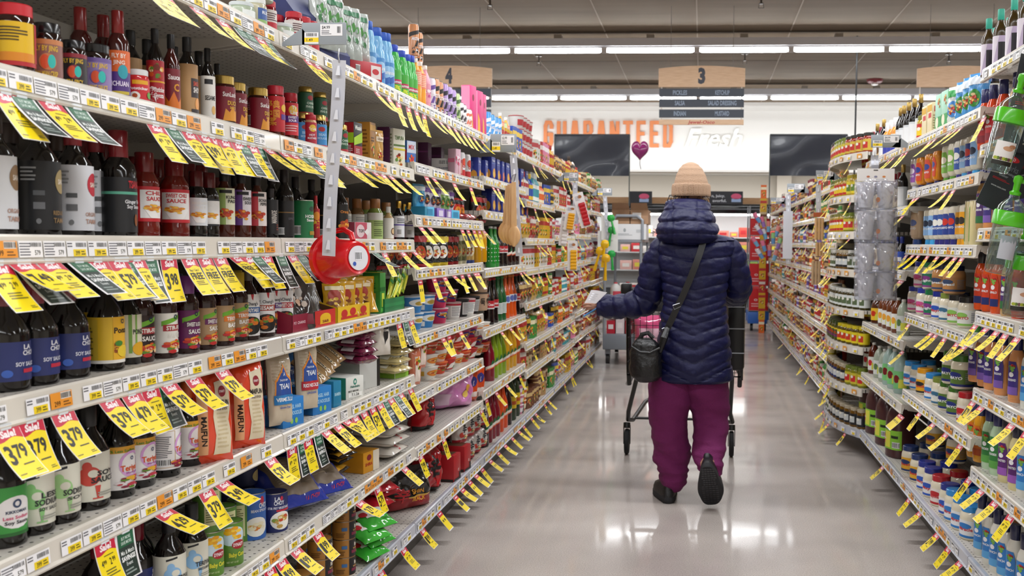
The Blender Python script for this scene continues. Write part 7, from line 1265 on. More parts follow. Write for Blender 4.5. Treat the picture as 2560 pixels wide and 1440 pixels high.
# the body under the clothes: one skinned surface with fingers on the left hand
SKIN = mat('#b98a74', 'p'); SKIN.node_tree.nodes['Principled BSDF'].inputs['Subsurface Weight'].default_value = .05
hd_ = on_y(1728, 470, 4.97)
hand = on_y(1508, 763, 5.04); V_ = []; E_ = []; Rr_ = []
def nv(p, r, par=None):
    V_.append(tuple(p)); Rr_.append(r)
    if par is not None: E_.append((par, len(V_) - 1))
    return len(V_) - 1
pel = nv((CX, 4.96, .88), .12); sp1 = nv((CX, 4.96, 1.08), .11, pel); sp2 = nv((CX, 4.96, 1.28), .11, sp1); nk = nv((CX, 4.95, 1.40), .055, sp2); h1 = nv((hd_.x, 4.96, 1.50), .065, nk); h2 = nv((hd_.x, 4.97, 1.60), .075, h1); nv((hd_.x, 4.97, 1.68), .055, h2)
for arm, sg in ((la, -1), (ra, 1)):
    q = sp2
    for i, p in enumerate(arm): q = nv(p, (.045, .045, .04, .036, .034, .03, .026, .022)[i], q)
    wr = V_[q]
    if sg < 0:
        pm = nv((hand.x - .012, hand.y - .004, hand.z - .004), .020, q); pm2 = nv((hand.x - .045, hand.y - .008, hand.z + .0), .021, pm)
        for k, (dz, dy, ln) in enumerate(((.020, -.004, 1.0), (.007, -.012, 1.1), (-.006, -.014, 1.05), (-.018, -.010, .85))):
            f = pm2
            for s_, (fx, fy, fz) in enumerate(((-.018, 0, dz * .8), (-.036, -.004, dz), (-.050, .006, dz - .004), (-.054, .018, dz - .012))): f = nv((hand.x - .045 + fx * ln, hand.y - .008 + dy + fy, hand.z + fz), (.0095, .0088, .008, .007)[s_], f)
        f = pm
        for dx, dy, dz in ((-.020, -.018, .022), (-.038, -.022, .034), (-.055, -.016, .038)): f = nv((hand.x + dx, hand.y + dy, hand.z + dz), .0095, f)
    else:
        pm = nv((wr[0] - .01, wr[1] + .05, wr[2] + .01), .022, q)
        for k in range(4):
            f = pm
            for s_ in range(3): f = nv((wr[0] - .03 + .019 * k, wr[1] + .085 + .018 * s_, wr[2] + (.018, .012, -.012)[s_]), (.0095, .009, .008)[s_], f)
        f = pm
        for s_ in range(2): f = nv((wr[0] - .045, wr[1] + .06 + .02 * s_, wr[2] - .008 * s_), .009, f)
for LEG, an in ((LEG1, (fl.x, 4.90, .09)), (LEG2, (heel.x, heel.y + .05, heel.z - .02))):
    q = pel
    for v in (1000, 1060, 1150): _, xl, xr, hd, Yc = interp(LEG, v); p = on_y((xl + xr) / 2, v, Yc); q = nv(p, .07 if v < 1050 else .05, q)
    nv(an, .035, q)
me = bpy.data.meshes.new('body'); me.from_pydata(V_, E_, []); me.materials.append(SKIN); bo = place('body', me, person)
sk = bo.modifiers.new('skin', 'SKIN'); sk.use_smooth_shade = True
for i, r in enumerate(Rr_): me.skin_vertices[0].data[i].radius = (r, r); me.skin_vertices[0].data[i].use_root = (i == 0)
ss = bo.modifiers.new('sub', 'SUBSURF'); ss.levels = 1; ss.render_levels = 1
# wisps of dark hair between hat and hood
b = MB(); r_ = random.Random(4)
for i in range(26):
    x = 1672 + r_.random() * 100; p = on_y(x, 487, 4.90); q = p + Vector(((r_.random() - .5) * .05, -.03 * r_.random(), -.02 - .03 * r_.random()))
    b.tube([p, (p + q) / 2 + Vector((0, -.012, .0)), q], .0016, '#1c1412', 4)
for i in range(8):
    p = on_y(1652 - 2 * i % 7, 578 + i, 4.88); b.tube([p, p + Vector((-.03 - .02 * r_.random(), -.01, .03 * (r_.random() - .3)))], .0012, '#1c1412', 4)
b.build('hair', person)
# the list, the pen
b = MB(); P_ = [on_y(1461, 758, 4.97), on_y(1490, 758, 4.98), on_y(1518, 730, 4.99), on_y(1478, 725, 4.98)]; Q = Art(); n = 6
def bil(u, v, l):
    a = P_[0].lerp(P_[1], u); c = P_[3].lerp(P_[2], u); p = a.lerp(c, v); return (p.x, p.y - l, p.z + .002 * sin(5 * u))
k0 = len(b.v)
for i in range(n + 1):
    for j in range(n + 1): b.v.append(bil(i / n, j / n, 0))
for i in range(n):
    for j in range(n): q = i * (n + 1) + j; b.face((q, q + n + 1, q + n + 2, q + 1), '#e6e4ea')
Q.lines(.2, .2, .7, .8, 4, '#d4d4dc', 0, 3); b.art(Q, bil, .2, .2)
tag(b.build('shopping_list', ang=180), "small white paper list held in the shopper's left hand", 'paper')
t = thing('ballpoint_pen', "blue pen held with the white list in the left hand", 'pen'); a = on_y(1455, 793, 4.98); c = on_y(1490, 772, 5.0)
b = MB(); b.tube([a.lerp(c, .12), a.lerp(c, .8), c + (c - a) * .2], .0045, ('#1f78b8', 's'), 8); b.build('barrel', t)
b = MB(); b.tube([a, a.lerp(c, .06), a.lerp(c, .12)], [.001, .0028, .0045], ('#b8bcc0', 'm'), 8); b.build('tip', t)
# crossbody bag
LEA = mat('#0c0c0f', 'p', .6, 45); bagY = 4.80
t = thing('crossbody_bag', "slouchy black leather crossbody bag hanging on the shopper's left hip", 'bag')
BAG = [(846, 1592, 1632, .02, bagY), (852, 1584, 1640, .04, bagY), (862, 1578, 1648, .055, bagY), (885, 1574, 1654, .065, bagY), (915, 1573, 1655, .07, bagY), (938, 1577, 1652, .065, bagY), (950, 1587, 1643, .05, bagY), (955, 1600, 1630, .03, bagY)]
b = MB(); rs = []
for i in range(46):
    v = 846 + 109 * i / 45; _, xl, xr, hd, Yc = interp(BAG, v); rs.append(ring_from(v, xl, xr, hd, Yc, 48, 2.6, lambda x, y, z, t_: .010 * noise.noise((x * 22, y * 10, z * 14)) + .004 * noise.noise((x * 50, y * 30, z * 20))))
b.rings(rs, LEA); b.build('bag_body', t, ang=80)
b = MB(); pts = [on_y(x, y, bagY - .07) for x, y in ((1578, 866), (1600, 880), (1625, 882), (1650, 870))]; b.tube(pts, .006, LEA, 6); b.build('pocket_seam', t)
b = MB(); pts = [on_y(x, y, bagY - .0) for x, y in ((1598, 850), (1606, 836), (1620, 832), (1634, 846))]; b.tube(pts, .012, LEA, 8); b.build('gathered_top', t)
def strap(pts, w, m):
    b = MB(); rs = []; Q = [Vector(p) for p in pts]
    for i, p in enumerate(Q):
        d = (Q[min(i + 1, len(Q) - 1)] - Q[max(i - 1, 0)]).normalized(); s_ = d.cross(Vector((0, -1, 0))).normalized(); nn = Vector((0, -.0025, 0)); rs.append([p - s_ * w, p + s_ * w, p + s_ * w + nn, p - s_ * w + nn])
    b.rings(rs, m); return b
sp_ = [(1758, 606), (1750, 632), (1738, 665), (1722, 705), (1706, 742), (1692, 770), (1680, 797), (1668, 822)]
strap([on_y(x, y, back_y(x, y) - .028) for x, y in sp_], .016, mat('#111114', 'p')).build('strap', t)
q = on_y(1662, 835, bagY - .01); b = MB(); b.tube([on_y(1668, 822, back_y(1668, 822) - .03), on_y(1660, 845, bagY - .03), on_y(1650, 880, bagY - .02)], [.016, .020, .012], LEA, 8); b.build('strap_end', t)
for (x, y) in ((1692, 768), (1665, 826)):
    p = on_y(x, y, back_y(x, y) - .036); b = MB(); b.tube([p + Vector(d_) for d_ in ((-.02, 0, .008), (.014, 0, .02), (.02, 0, .004), (-.012, 0, -.012), (-.02, 0, .008))], .0022, ('#8a8c90', 'm'), 6); b.build('buckle', t)

# ---------------------------------------------------------------- shopping cart
t = thing('shopping_cart', 'black wire and plastic shopping cart pushed by the shopper', 'shopping cart')
CB = mat('#0b0c0e', 'p'); CG = mat('#8f9298', 'p')
xa, xb = -.425, .235; ya, yb_ = 5.55, 6.5; zt, zb = .995, .56
b = MB(); b.tube([(xa - .02, 5.44, 1.06), (xb + .02, 5.44, 1.06)], .017, CB, 10); b.build('handle', t)
for x in (xa, xb):
    s_ = 1 if x > 0 else -1; b = MB(); b.tube([(x + .02 * s_, 5.44, 1.06), (x + .012 * s_, 5.56, .98), (x, 5.60, .90), (x, 5.66, .58), (x + .0 * s_, 5.72, .48)], .014, CB, 8); b.build('handle_arm', t)
    b = MB(); b.box(x - .03, x + .03, 5.40, 5.48, 1.03, 1.10, CB, .012); b.build('handle_end', t)
def wires(pa, pb, pc, pd, nu, nv_, m=CB, r=.0022):
    """grid of rods on the quad a b c d"""
    b = MB(); A_, B_, C_, D_ = map(Vector, (pa, pb, pc, pd))
    for i in range(nu + 1): b.tube([A_.lerp(B_, i / nu), D_.lerp(C_, i / nu)], r, m, 4)
    for j in range(nv_ + 1): b.tube([A_.lerp(D_, j / nv_), B_.lerp(C_, j / nv_)], r * (2 if j in (0, nv_) else 1), m, 4)
    return b
xf0, xf1 = -.33, .15
wires((xa, ya, zb), (xf0, yb_, .66), (xf0 - .02, yb_, zt - .06), (xa, ya, zt), 22, 6).build('wire_side', t)
wires((xf0, yb_, .66), (xf1, yb_, .66), (xf1, yb_, zt - .06), (xf0, yb_, zt - .06), 12, 6).build('wire_front', t)
wires((xa, ya, zb), (xb, ya, zb), (xb, ya, zt), (xa, ya, zt), 18, 6).build('wire_gate', t)
wires((xa, ya, zb), (xb, ya, zb), (xf1, yb_, .66), (xf0, yb_, .66), 14, 10).build('wire_floor', t)
b = MB(); n = 10
b.rings([[(xb + .0, ya, zb - .02), (xf1, yb_, .64), (xf1, yb_, zt - .05), (xb, ya, zt + .01)], [(xb + .012, ya, zb - .02), (xf1 + .012, yb_, .64), (xf1 + .012, yb_, zt - .05), (xb + .012, ya, zt + .01)]], CB); b.build('side_panel', t)
for q in (.18, .5, .97):
    b = MB(); A_ = Vector((xb + .014, ya, zb + (zt - zb) * q)); B_ = Vector((xf1 + .014, yb_, .66 + (zt - .06 - .66) * q)); b.tube([A_, B_], .0035, CG, 5); b.build('side_rib', t)
for s_, x0, xw in ((-1, xa, -.455), (1, xb, .20)):
    b = MB(); b.tube([(x0 + .06 * -s_, 5.66, .60), (x0 + .045 * -s_, 5.74, .52), (xw + .012 * -s_, 5.92, .28), (xw + .005, 5.98, .215), (xw + .03 * -s_, 6.06, .20), (xw * .75 - .03, 6.45, .25), (xw * .6 - .05, 6.8, .24)], .014, CB, 8); b.build('chassis_tube', t)
    b = MB(); b.tube([(xw, 5.96, .20), (xw, 5.95, .17)], .022, CB, 10); b.build('caster_stem', t)
    for (wx, wy, nm) in ((xw, 5.97, 'caster_fork'), ):
        b = MB()
        for o_ in (-.02, .02): b.rings([[(wx + o_ + d, wy - .018, .18), (wx + o_ + d, wy + .018, .18), (wx + o_ + d, wy + .012, .065), (wx + o_ + d, wy - .012, .065)] for d in (-.002, .002)], CB)
        b.build(nm, t)
    def wheel(wx, wy, r=.080):
        b = MB(); b.rings([[(wx + x, wy + rr * cos(2 * pi * j / 24), r + rr * sin(2 * pi * j / 24)) for j in range(24)] for x, rr in ((-.013, r * .72), (-.014, r * .92), (-.008, r), (.008, r), (.014, r * .92), (.013, r * .72))], mat('#1c1d1f', 'f')); w_ = b.build('caster_wheel', t)
        b = MB(); b.rings([[(wx + x, wy + rr * cos(2 * pi * j / 24), r + rr * sin(2 * pi * j / 24)) for j in range(24)] for x, rr in ((-.010, r * .2), (-.009, r * .70), (.009, r * .70), (.010, r * .2))], mat('#8f8c84', 's')); b.build('wheel_hub', w_)
    wheel(xw, 5.97)
    wheel(xw * .6 - .05, 6.85, .06)
for y, z in ((6.0, .50), (6.1, .205), (6.6, .24), (6.8, .24)):
    k = (y - 5.97) / .85; b = MB(); b.tube([(-.44 + .12 * k, y, z), (.19 - .12 * k, y, z)], .009, CB, 6); b.build('cross_bar', t)
b = MB(); b.tube([(-.40, 5.72, .55), (-.44, 5.80, .47)], .0155, '#b4b6ba', 8); b.build('white_sticker_band', t)
K('cartbag', 'food_bag', 'bag', 'pink bag', lambda: pouch_parts(.2, .25, .12, '#c8507a', [('r', -.7, -.3, .7, .4, '#e6b8c8')])); K('cartred', 'food_carton', 'carton', 'red box', lambda: carton_parts(.2, .12, .18, '#b81c24', [('r', -.7, -.2, .7, .5, '#e6dcdc')], [('r', -.7, -.2, .7, .5, '#e6dcdc')]))
b = MB(); b.box(.150, .252, 5.50, 5.60, .60, 1.0, CB, .022); b.build('side_bin', t)
for z in (.70, .84, .965): b = MB(); b.box(.152, .250, 5.497, 5.500, z, z + .006, CG); b.build('bin_rib', t)
for k_, x, y, lb in (('cartbag', -.3, 5.75, 'pink plastic bag of goods inside the shopping cart'), ('cartred', -.3, 6.1, 'bright red box inside the shopping cart, front left corner')):
    p = proto(k_); o = tag(place(p['nm'], p['one'], None, (x, y, .645), -pi / 2), lb, p['cat'])
# ---------------------------------------------------------------- sign holders, clip strips and what hangs from them
HOLD = mat('#8e959c', 'p'); STRIPM = mat('#c4c6d0', 's')
def frost(name, c, tr, rough):
    m, nt, b = nodes_of(name); b.inputs['Base Color'].default_value = (*lin(c), 1); b.inputs['Roughness'].default_value = rough; b.inputs['Transmission Weight'].default_value = tr; b.inputs['IOR'].default_value = 1.2; return m
def film(name, thin, c, rough, bump):
    """thin clear or milky plastic: see-through with a glossy skin"""
    m = bpy.data.materials.new(name); m.use_nodes = True; nt = m.node_tree; nt.nodes.remove(nt.nodes['Principled BSDF']); N = nt.nodes.new; L = nt.links.new; out = nt.nodes['Material Output']
    tr = N('ShaderNodeBsdfTransparent'); tr.inputs[0].default_value = (*lin(c), 1); di = N('ShaderNodeBsdfDiffuse'); di.inputs[0].default_value = (*lin(c), 1); tl = N('ShaderNodeBsdfTranslucent'); tl.inputs[0].default_value = (*lin(c), 1)
    gl = N('ShaderNodeBsdfGlossy'); gl.inputs['Roughness'].default_value = rough; a = N('ShaderNodeMixShader'); a.inputs[0].default_value = .5; L(di.outputs[0], a.inputs[1]); L(tl.outputs[0], a.inputs[2])
    b = N('ShaderNodeMixShader'); b.inputs[0].default_value = thin; L(tr.outputs[0], b.inputs[1]); L(a.outputs[0], b.inputs[2]); fr = N('ShaderNodeLayerWeight'); fr.inputs[0].default_value = .18
    c_ = N('ShaderNodeMixShader'); L(fr.outputs['Facing'], c_.inputs[0]); L(b.outputs[0], c_.inputs[1]); L(gl.outputs[0], c_.inputs[2]); L(c_.outputs[0], out.inputs[0])
    if bump:
        n = N('ShaderNodeTexNoise'); n.inputs['Scale'].default_value = bump; n.inputs['Detail'].default_value = 1; tc = N('ShaderNodeTexCoord'); L(tc.outputs['Object'], n.inputs['Vector']); bu = N('ShaderNodeBump'); bu.inputs['Strength'].default_value = 1; bu.inputs['Distance'].default_value = .04
        L(n.outputs['Fac'], bu.inputs['Height']); L(bu.outputs[0], fr.inputs['Normal']); L(bu.outputs[0], gl.inputs['Normal'])
    return m
FROST = film('frosted_plastic', .92, '#fafaff', .25, 0); FILM = film('clear_film', .10, '#fafbff', .12, 30); CLEAR = film('clear_plastic', .05, '#e8f0ee', .04, 0)
def holder(px0, px1, py0, py1, Y, lab, arm=-1, price='$4.99'):
    a = on_y(px0, py0, Y); c = on_y(px1, py1, Y); w, h = c.x - a.x, a.z - c.z
    t = thing('sign_holder', lab, 'sign holder', (a.x, Y, c.z))
    b = MB(); b.box(0, w, -.002, .002, 0, h, HOLD, .0008); b.build('plate', t)
    b = MB(); k = (-1 if arm < 0 else 1); x0 = 0 if arm < 0 else w
    b.rings([[(x0, y, h * .75), (x0 + k * .055, y, h * .1), (x0 + k * .055, y, -h * .05), (x0 - k * w * .3, y, h * .05)] for y in (-.002, .002)], HOLD); b.build('arm', t)
    b = MB(); A = Art(); A.rect(w * .42, h * .40, w * .92, h * .92, '#e6e6ea'); A.text(price, w * .55, h * .78, h * .14, '#2a2a2e', 1, w=w * .18); A.lines(w * .45, h * .45, w * .68, h * .66, 3, '#6a6a70', 1); A.bars(w * .8, h * .48, w * .88, h * .86, 1, None)
    A.rect(w * .06, h * .04, w * .38, h * .56, '#e6e6ea'); A.rect(w * .06, h * .12, w * .38, h * .32, '#f0cf1c', 1); A.bars(w * .1, h * .36, w * .34, h * .54, 1, None); A.text('1.49', w * .18, h * .22, h * .12, '#33331c', 2, w=w * .14)
    b.art(A, lambda u, v, l: (u, -.0025 - l, v)); b.build('price_card', t); return t
def strip(pxa, pya, pxb, pyb, Y, wpx, lab, full=True):
    a = on_y(pxa, pya, Y); c = on_y(pxb, pyb, Y); q = on_y(pxa + wpx, pya, Y).x - a.x; t = thing('clip_strip', lab, 'clip strip', (0, 0, 0)); L_ = (a - c).length; d = (c - a).normalized(); s_ = Vector((-d.z, 0, d.x)) * (1 if d.z < 0 else -1)
    if s_.x < 0: s_ = -s_
    b = MB(); n = 14; rs = []
    for i in range(n + 1):
        p = a + d * L_ * i / n; o = .006 * sin(i * .5); rs.append([p - s_ * q / 2 + Vector((0, o, 0)), p + s_ * q / 2 + Vector((0, o, 0)), p + s_ * q / 2 + Vector((0, o + .0015, 0)), p - s_ * q / 2 + Vector((0, o + .0015, 0))])
    b.rings(rs, STRIPM if full else FROST); b.build('strip', t)
    k = int(L_ / .058)
    for i in range(k):
        p = a + d * (L_ * (i + .5) / k) + Vector((0, .006 * sin((i + .5) / k * 14 * .5) - .001, 0)); b = MB()
        b.rings([[p - s_ * .003 - d * .014 + Vector((0, y, 0)), p + s_ * .003 - d * .014 + Vector((0, y, 0)), p + s_ * .006 + d * .012 + Vector((0, y - .003, 0)), p - s_ * .006 + d * .012 + Vector((0, y - .003, 0))] for y in (-.003, 0)], ('#dfe1ea', 's')); b.build('hook', t)
    b = MB(); b.tube([a + Vector((0, 0, -.006)), a + Vector((0, -.006, .01)), a + Vector((0, 0, .03))], .0018, ('#b8bac0', 'm'), 5); b.build('wire_hook', t)
holder(755, 866, 57, 112, 2.56, 'grey sign holder with white price card, nearest on the left top shelf')
strip(848, 150, 820, 640, 2.56, 33, 'translucent white clip strip carrying the red cup')
holder(1226, 1291, 335, 381, 4.99, 'grey sign holder above the wooden spoons', price='$2.99'); strip(1283, 388, 1298, 640, 4.98, 18, 'white clip strip holding the wooden spoons')
holder(1408, 1446, 431, 453, 7.40, 'small grey sign holder above the red and yellow clip cards'); strip(1437, 456, 1440, 560, 7.40, 12, 'white clip strip behind the red and yellow clip cards')
holder(1492, 1530, 470, 489, 9.85, 'small grey sign holder over the green and yellow spoons'); strip(1512, 492, 1520, 600, 9.85, 10, 'white clip strip behind the green spoons')
holder(2178, 2252, 337, 369, 4.80, 'grey sign holder above the bagged clear cups on the right', 1); strip(2187, 388, 2187, 425, 4.80, 19, 'short white clip strip above the bagged clear cups')
holder(2040, 2086, 426, 450, 7.27, 'grey sign holder above the bagged wooden tools', 1); strip(2046, 462, 2046, 540, 7.27, 13, 'white clip strip above the bagged wooden tools')
holder(1968, 2012, 459, 482, 9.4, 'grey sign holder over the long empty clip strip', 1); strip(1971, 486, 1971, 660, 9.4, 12, 'long white clip strip hanging free on the right')
holder(1926, 1962, 494, 510, 11.7, 'farthest grey sign holder on the right shelves', 1)
p = on_y(1969, 590, 9.38); b = MB(); b.box(p.x - .045, p.x + .045, 9.37, 9.376, p.z - .22, p.z + .24, STRIPM); tag(b.build('blank_card'), 'pale blank card on the long free clip strip', 'card')
# red measuring cup
t = thing('measuring_cup', 'bright red plastic cup with barcode sticker, hanging upside from the clip strip', 'cup')
REDP = mat('#d0141c', 's'); c0 = on_y(893, 645, 2.63); c1 = on_y(800, 648, 2.70); ax = (c1 - c0).normalized(); Lc = .115; u_ = ax.cross(Vector((0, 0, 1))).normalized(); v_ = u_.cross(ax).normalized()
def axr(prof, m, n=40, mod=None):
    b = MB(); b.rings([[c0 + ax * z + (u_ * cos(2 * pi * j / n) + v_ * sin(2 * pi * j / n)) * r * (mod(j, z) if mod else 1) for j in range(n)] for r, z in prof], m); return b
axr([(.034, -.001), (.044, -.004), (.047, .0), (.048, .008), (.050, .012), (.055, .07), (.059, Lc), (.056, Lc), (.050, .02)], REDP, mod=lambda j, z: 1 + (.010 if j % 2 and .012 < z < .1 else 0)).build('cup_body', t)
axr([(.059, Lc - .01), (.066, Lc - .008), (.067, Lc + .006), (.060, Lc + .008)], REDP, mod=lambda j, z: 1 + .10 * math.exp(-((j - 30) / 2.2) ** 2) + .10 * math.exp(-((j - 10) / 2.2) ** 2)).build('rim', t)
b = MB(); b.tube([c0 + ax * .015 + v_ * .05, c0 + ax * .02 + v_ * .068, c0 + ax * .05 + v_ * .082, c0 + ax * .09 + v_ * .078, c0 + ax * .11 + v_ * .06], .008, REDP, 10); b.build('handle', t)
axr([(.0345, -.0035), (.0345, -.006), (.001, -.0062)], '#dcdce2').build('base_sticker', t)
b = MB(); A = Art(); A.bars(-.013, -.006, .010, .018, 0, '#e8e8ee'); A.ell(-.016, -.016, .006, .006, '#3a5ab0', 0); b.art(A, lambda u, v, l: tuple(c0 - ax * (.0066 + l) + u_ * -u * -1 + v_ * v)); b.build('barcode', t)
# wooden spoons
for i in range(4):
    p = on_y(1284 - 5 * i, 455 + 3 * i, 4.93 + .012 * i); q = on_y(1285 - 8 * i, 590 - 3 * i, 4.93 + .012 * i)
    t = thing('wooden_spoon', 'flat beechwood spoon, %s in the hanging bundle of four' % ORD[i], 'spoon'); WS = two_tone('beech%d' % i, '#c89a68', '#d8b080', 14, rough=.5, stretch=(3, 3, .5))
    b = MB(); rs = []
    for k in range(15):
        s = k / 14; c = p.lerp(q, s); w = .011 + .004 * s; rs.append([c + Vector(d_) for d_ in ((-w, 0, 0), (w, 0, 0), (w, .007, 0), (-w, .007, 0))])
    b.rings(rs, WS); b.build('handle', t)
    b = MB(); rs = []
    for k in range(13):
        s = k / 12; z = .05 - .105 * s; w = .034 * math.sin(pi * min(.985, s * .97 + .06)) ** .55; rs.append([q + Vector((w * cos(a), .008 * sin(a) + .003, z)) for a in [2 * pi * j / 16 for j in range(16)]])
    b.rings(rs, WS); b.build('bowl', t)
b = MB(); p = on_y(1283, 444, 4.94); b.tube([p + Vector((-.012, 0, -.02)), p + Vector((0, -.02, .01)), p + Vector((.012, .01, .02)), p + Vector((0, .02, -.02))], .002, ('#8a8c90', 'm'), 5); tag(b.build('spoon_hook'), 'small steel hook through the bundle of wooden spoons', 'hook')
# carded clips
def card(px, py, wpx, hpx, Y, col, tilt, lab, n=6, hole=True, c2='#e6e4e6', item=(.15, -.12)):
    c = on_y(px, py, Y); w = wpx / F * Y; h = hpx / F * Y; t = thing('carded_gadget', lab, 'kitchen gadget', (c.x, Y, c.z)); t.rotation_euler = (0, R(tilt), 0)
    b = MB(); b.box(-w / 2, w / 2, -.001, .001, -h / 2, h / 2, c2); A = Art(); A.ell(w * .1, h * .38, w * .2, h * .05, '#a86a3a'); A.lines(-w * .35, h * .28, w * .1, h * .42, 4, '#9a9aa4'); b.art(A, lambda u, v, l: (u, -.0015 - l, v)); b.build('backing_card', t)
    b = MB(); hh = h * .66; rs = []
    for i in range(n * 6 + 1):
        z = h * .2 - hh * i / (n * 6); o = .008 * abs(sin(pi * i / 6)); e = 1 - .18 * abs(cos(pi * i / 6)); rs.append([(w * (-.34) * e + .01, -.003, z), (w * .34 * e + .01, -.003, z), (w * .34 * e + .01, -.012 - o, z), (w * -.34 * e + .01, -.012 - o, z)])
    b.rings(rs, (col, 's')); b.build('ribbed_clip', t)
card(1455, 525, 27, 88, 7.3, '#b8141f', -16, 'dark red ribbed clip on a tilted white card'); card(1425, 545, 26, 62, 7.32, '#e6a81c', 8, 'yellow ribbed clip on a white card, upper'); card(1431, 640, 25, 75, 7.3, '#eab01c', 0, 'yellow ribbed clip on a white card, lower'); card(1410, 575, 20, 80, 7.36, '#e0dcdc', 6, 'blank backed white card behind the yellow clips')
def plspoon(px, py, lpx, Y, col, tilt, lab):
    c = on_y(px, py, Y); L_ = lpx / F * Y; t = thing('plastic_spoon', lab, 'spoon', (c.x, Y, c.z)); t.rotation_euler = (0, R(tilt), 0)
    b = MB(); b.tube([(0, 0, L_ * .2), (0, -.004, -L_ * .2), (0, 0, -L_ * .55)], [.010, .012, .016], (col, 's'), 8); b.build('handle', t)
    b = MB(); b.lathe([(.006, 0), (.032, .012), (.040, .04), (.030, .07), (.004, .08)], (col, 's'), 14, sy=.35, c=(0, 0, L_ * .12)); b.build('scoop', t)
for a in ((1510, 630, 70, 8.6, '#e6b80c', 6, 'yellow plastic scoop, highest of the yellow ones'), (1495, 645, 60, 8.62, '#e8b60c', 16, 'yellow plastic scoop leaning outward'), (1514, 665, 66, 8.58, '#e2b010', 2, 'yellow plastic scoop, lowest of the yellow ones'), (1531, 560, 48, 9.8, '#1f9a3c', -14, 'green plastic spoon, highest of the green ones'), (1526, 590, 46, 9.82, '#1f9440', 10, 'green plastic spoon beside the cardboard boxes'), (1530, 650, 46, 9.8, '#1f9a44', -4, 'green plastic spoon, lowest of the green ones')): plspoon(*a)
for i, (px, py, w, h) in enumerate(((1518, 570, 30, 60), (1532, 590, 26, 80), (1506, 600, 24, 46))):
    c = on_y(px, py, 9.88 + .01 * i); k = 9.88 / F; b = MB(); b.box(c.x - w * k / 2, c.x + w * k / 2, 9.88 + .01 * i, 9.884 + .01 * i, c.z - h * k / 2, c.z + h * k / 2, '#e4e4e2'); tag(b.build('spoon_card'), 'white backing card, %s behind the green spoons' % ORD[i], 'card')
# dressing shakers on the right
GRN = mat('#4fb81c', 's')
def shaker(px, py, Y, tilt, lab, sticker=False, cut=False, sc=1):
    """px, py: centre of the green collar"""
    c = on_y(px, py, Y); t = thing('dressing_shaker', lab, 'shaker', (c.x, Y, c.z)); t.rotation_euler = (R(6), R(tilt), 0); t.scale = (sc,) * 3
    b = MB(); b.lathe([(.046, -.022), (.049, -.02), (.049, .018), (.046, .022), (.03, .022)], GRN, 32, cap1=False); b.build('green_collar', t)
    b = MB(); b.lathe([(.043, .022), (.040, .035), (.026, .052), (.016, .06), (.013, .074)], CLEAR, 24, cap0=False, cap1=False); b.build('clear_dome', t)
    b = MB(); b.lathe([(.016, .07), (.018, .078), (.010, .084), (.010, .104), (.014, .11), (.013, .125), (.004, .13)], GRN, 16); b.tube([(0, 0, .115), (.03, 0, .11), (.036, 0, .095)], .006, GRN, 8); b.build('green_spout', t)
    b = MB(); b.lathe([(.044, -.022), (.043, -.06), (.040, -.15), (.038, -.165), (.034, -.168)], CLEAR, 32, cap0=False); b.lathe([(.041, -.024), (.0385, -.15), (.034, -.160)], CLEAR, 32, cap0=False, cap1=False); b.build('clear_body', t)
    b = MB(); A = Art()
    if sticker: A.rect(-.024, -.12, .026, -.05, '#b4b8c0')
    else:
        A.rect(-.03, -.145, .032, -.075, '#e8e6e4'); A.ell(.008, -.095, .016, .007, '#c89a7a', 1); A.ell(.02, -.088, .012, .006, '#b88462', 1); A.rect(-.03, -.145, .032, -.132, '#22241f', 1)
        for i in range(7): A.ell(-.022 + .008 * i, -.126, .006, .005, ['#a8b43a', '#5a7a2a', '#6a3a4a'][i % 3], 2)
    b.art(A, lambda u, v, l: ((.0425 + l) * sin(u / .042), -(.0425 + l) * cos(u / .042), v), .01, 0); b.build('label', t)
shaker(2528, 292, 2.95, 13, 'dressing shaker with green collar, topmost of three on the right'); shaker(2524, 546, 2.95, 9, 'dressing shaker with green collar and grey sticker, middle of three', True); shaker(2556, 655, 3.02, 4, 'dressing shaker with green collar showing a hand picture, lowest')
for i, (px, py, tl) in enumerate(((2562, 260, 10), (2504, 450, 24), (2552, 420, -14))):
    c = on_y(px, py, 3.08 + .02 * i); t = thing('product_card', ('black printed card hanging beside the topmost shaker', 'black tilted printed card with red mark above the middle shaker', 'black printed card overlapping the tilted one at the edge')[i], 'card', (c.x, 3.08 + .02 * i, c.z)); t.rotation_euler = (0, R(tl), 0)
    w, h = .085, .30 if i == 0 else .19; b = MB(); b.box(-w / 2, w / 2, 0, .002, -h / 2, h / 2, '#2b3036'); A = Art(); A.ell(0, h * .38, .026, .010, '#c8202c'); A.text('OXO', 0, h * .38, .009, '#f0eef0', 1, w=.026); A.text('Softworks', -.0, h * .24, .020, '#6a7078', 1, w=.07); A.text('Salad Dressing', 0, h * .14, .008, '#9aa0a8', 1, w=.06); A.text('Shaker', 0, h * .08, .008, '#9aa0a8', 1, w=.03); A.lines(-.03, -h * .02, .03, h * .02, 2, '#b8242c', 1); A.text('www.oxo.com', 0, -h * .12, .006, '#c8ccd0', 1, w=.05)
    b.art(A, lambda u, v, l: (u, -.0006 - l, v)); b.build('printed_card', t)
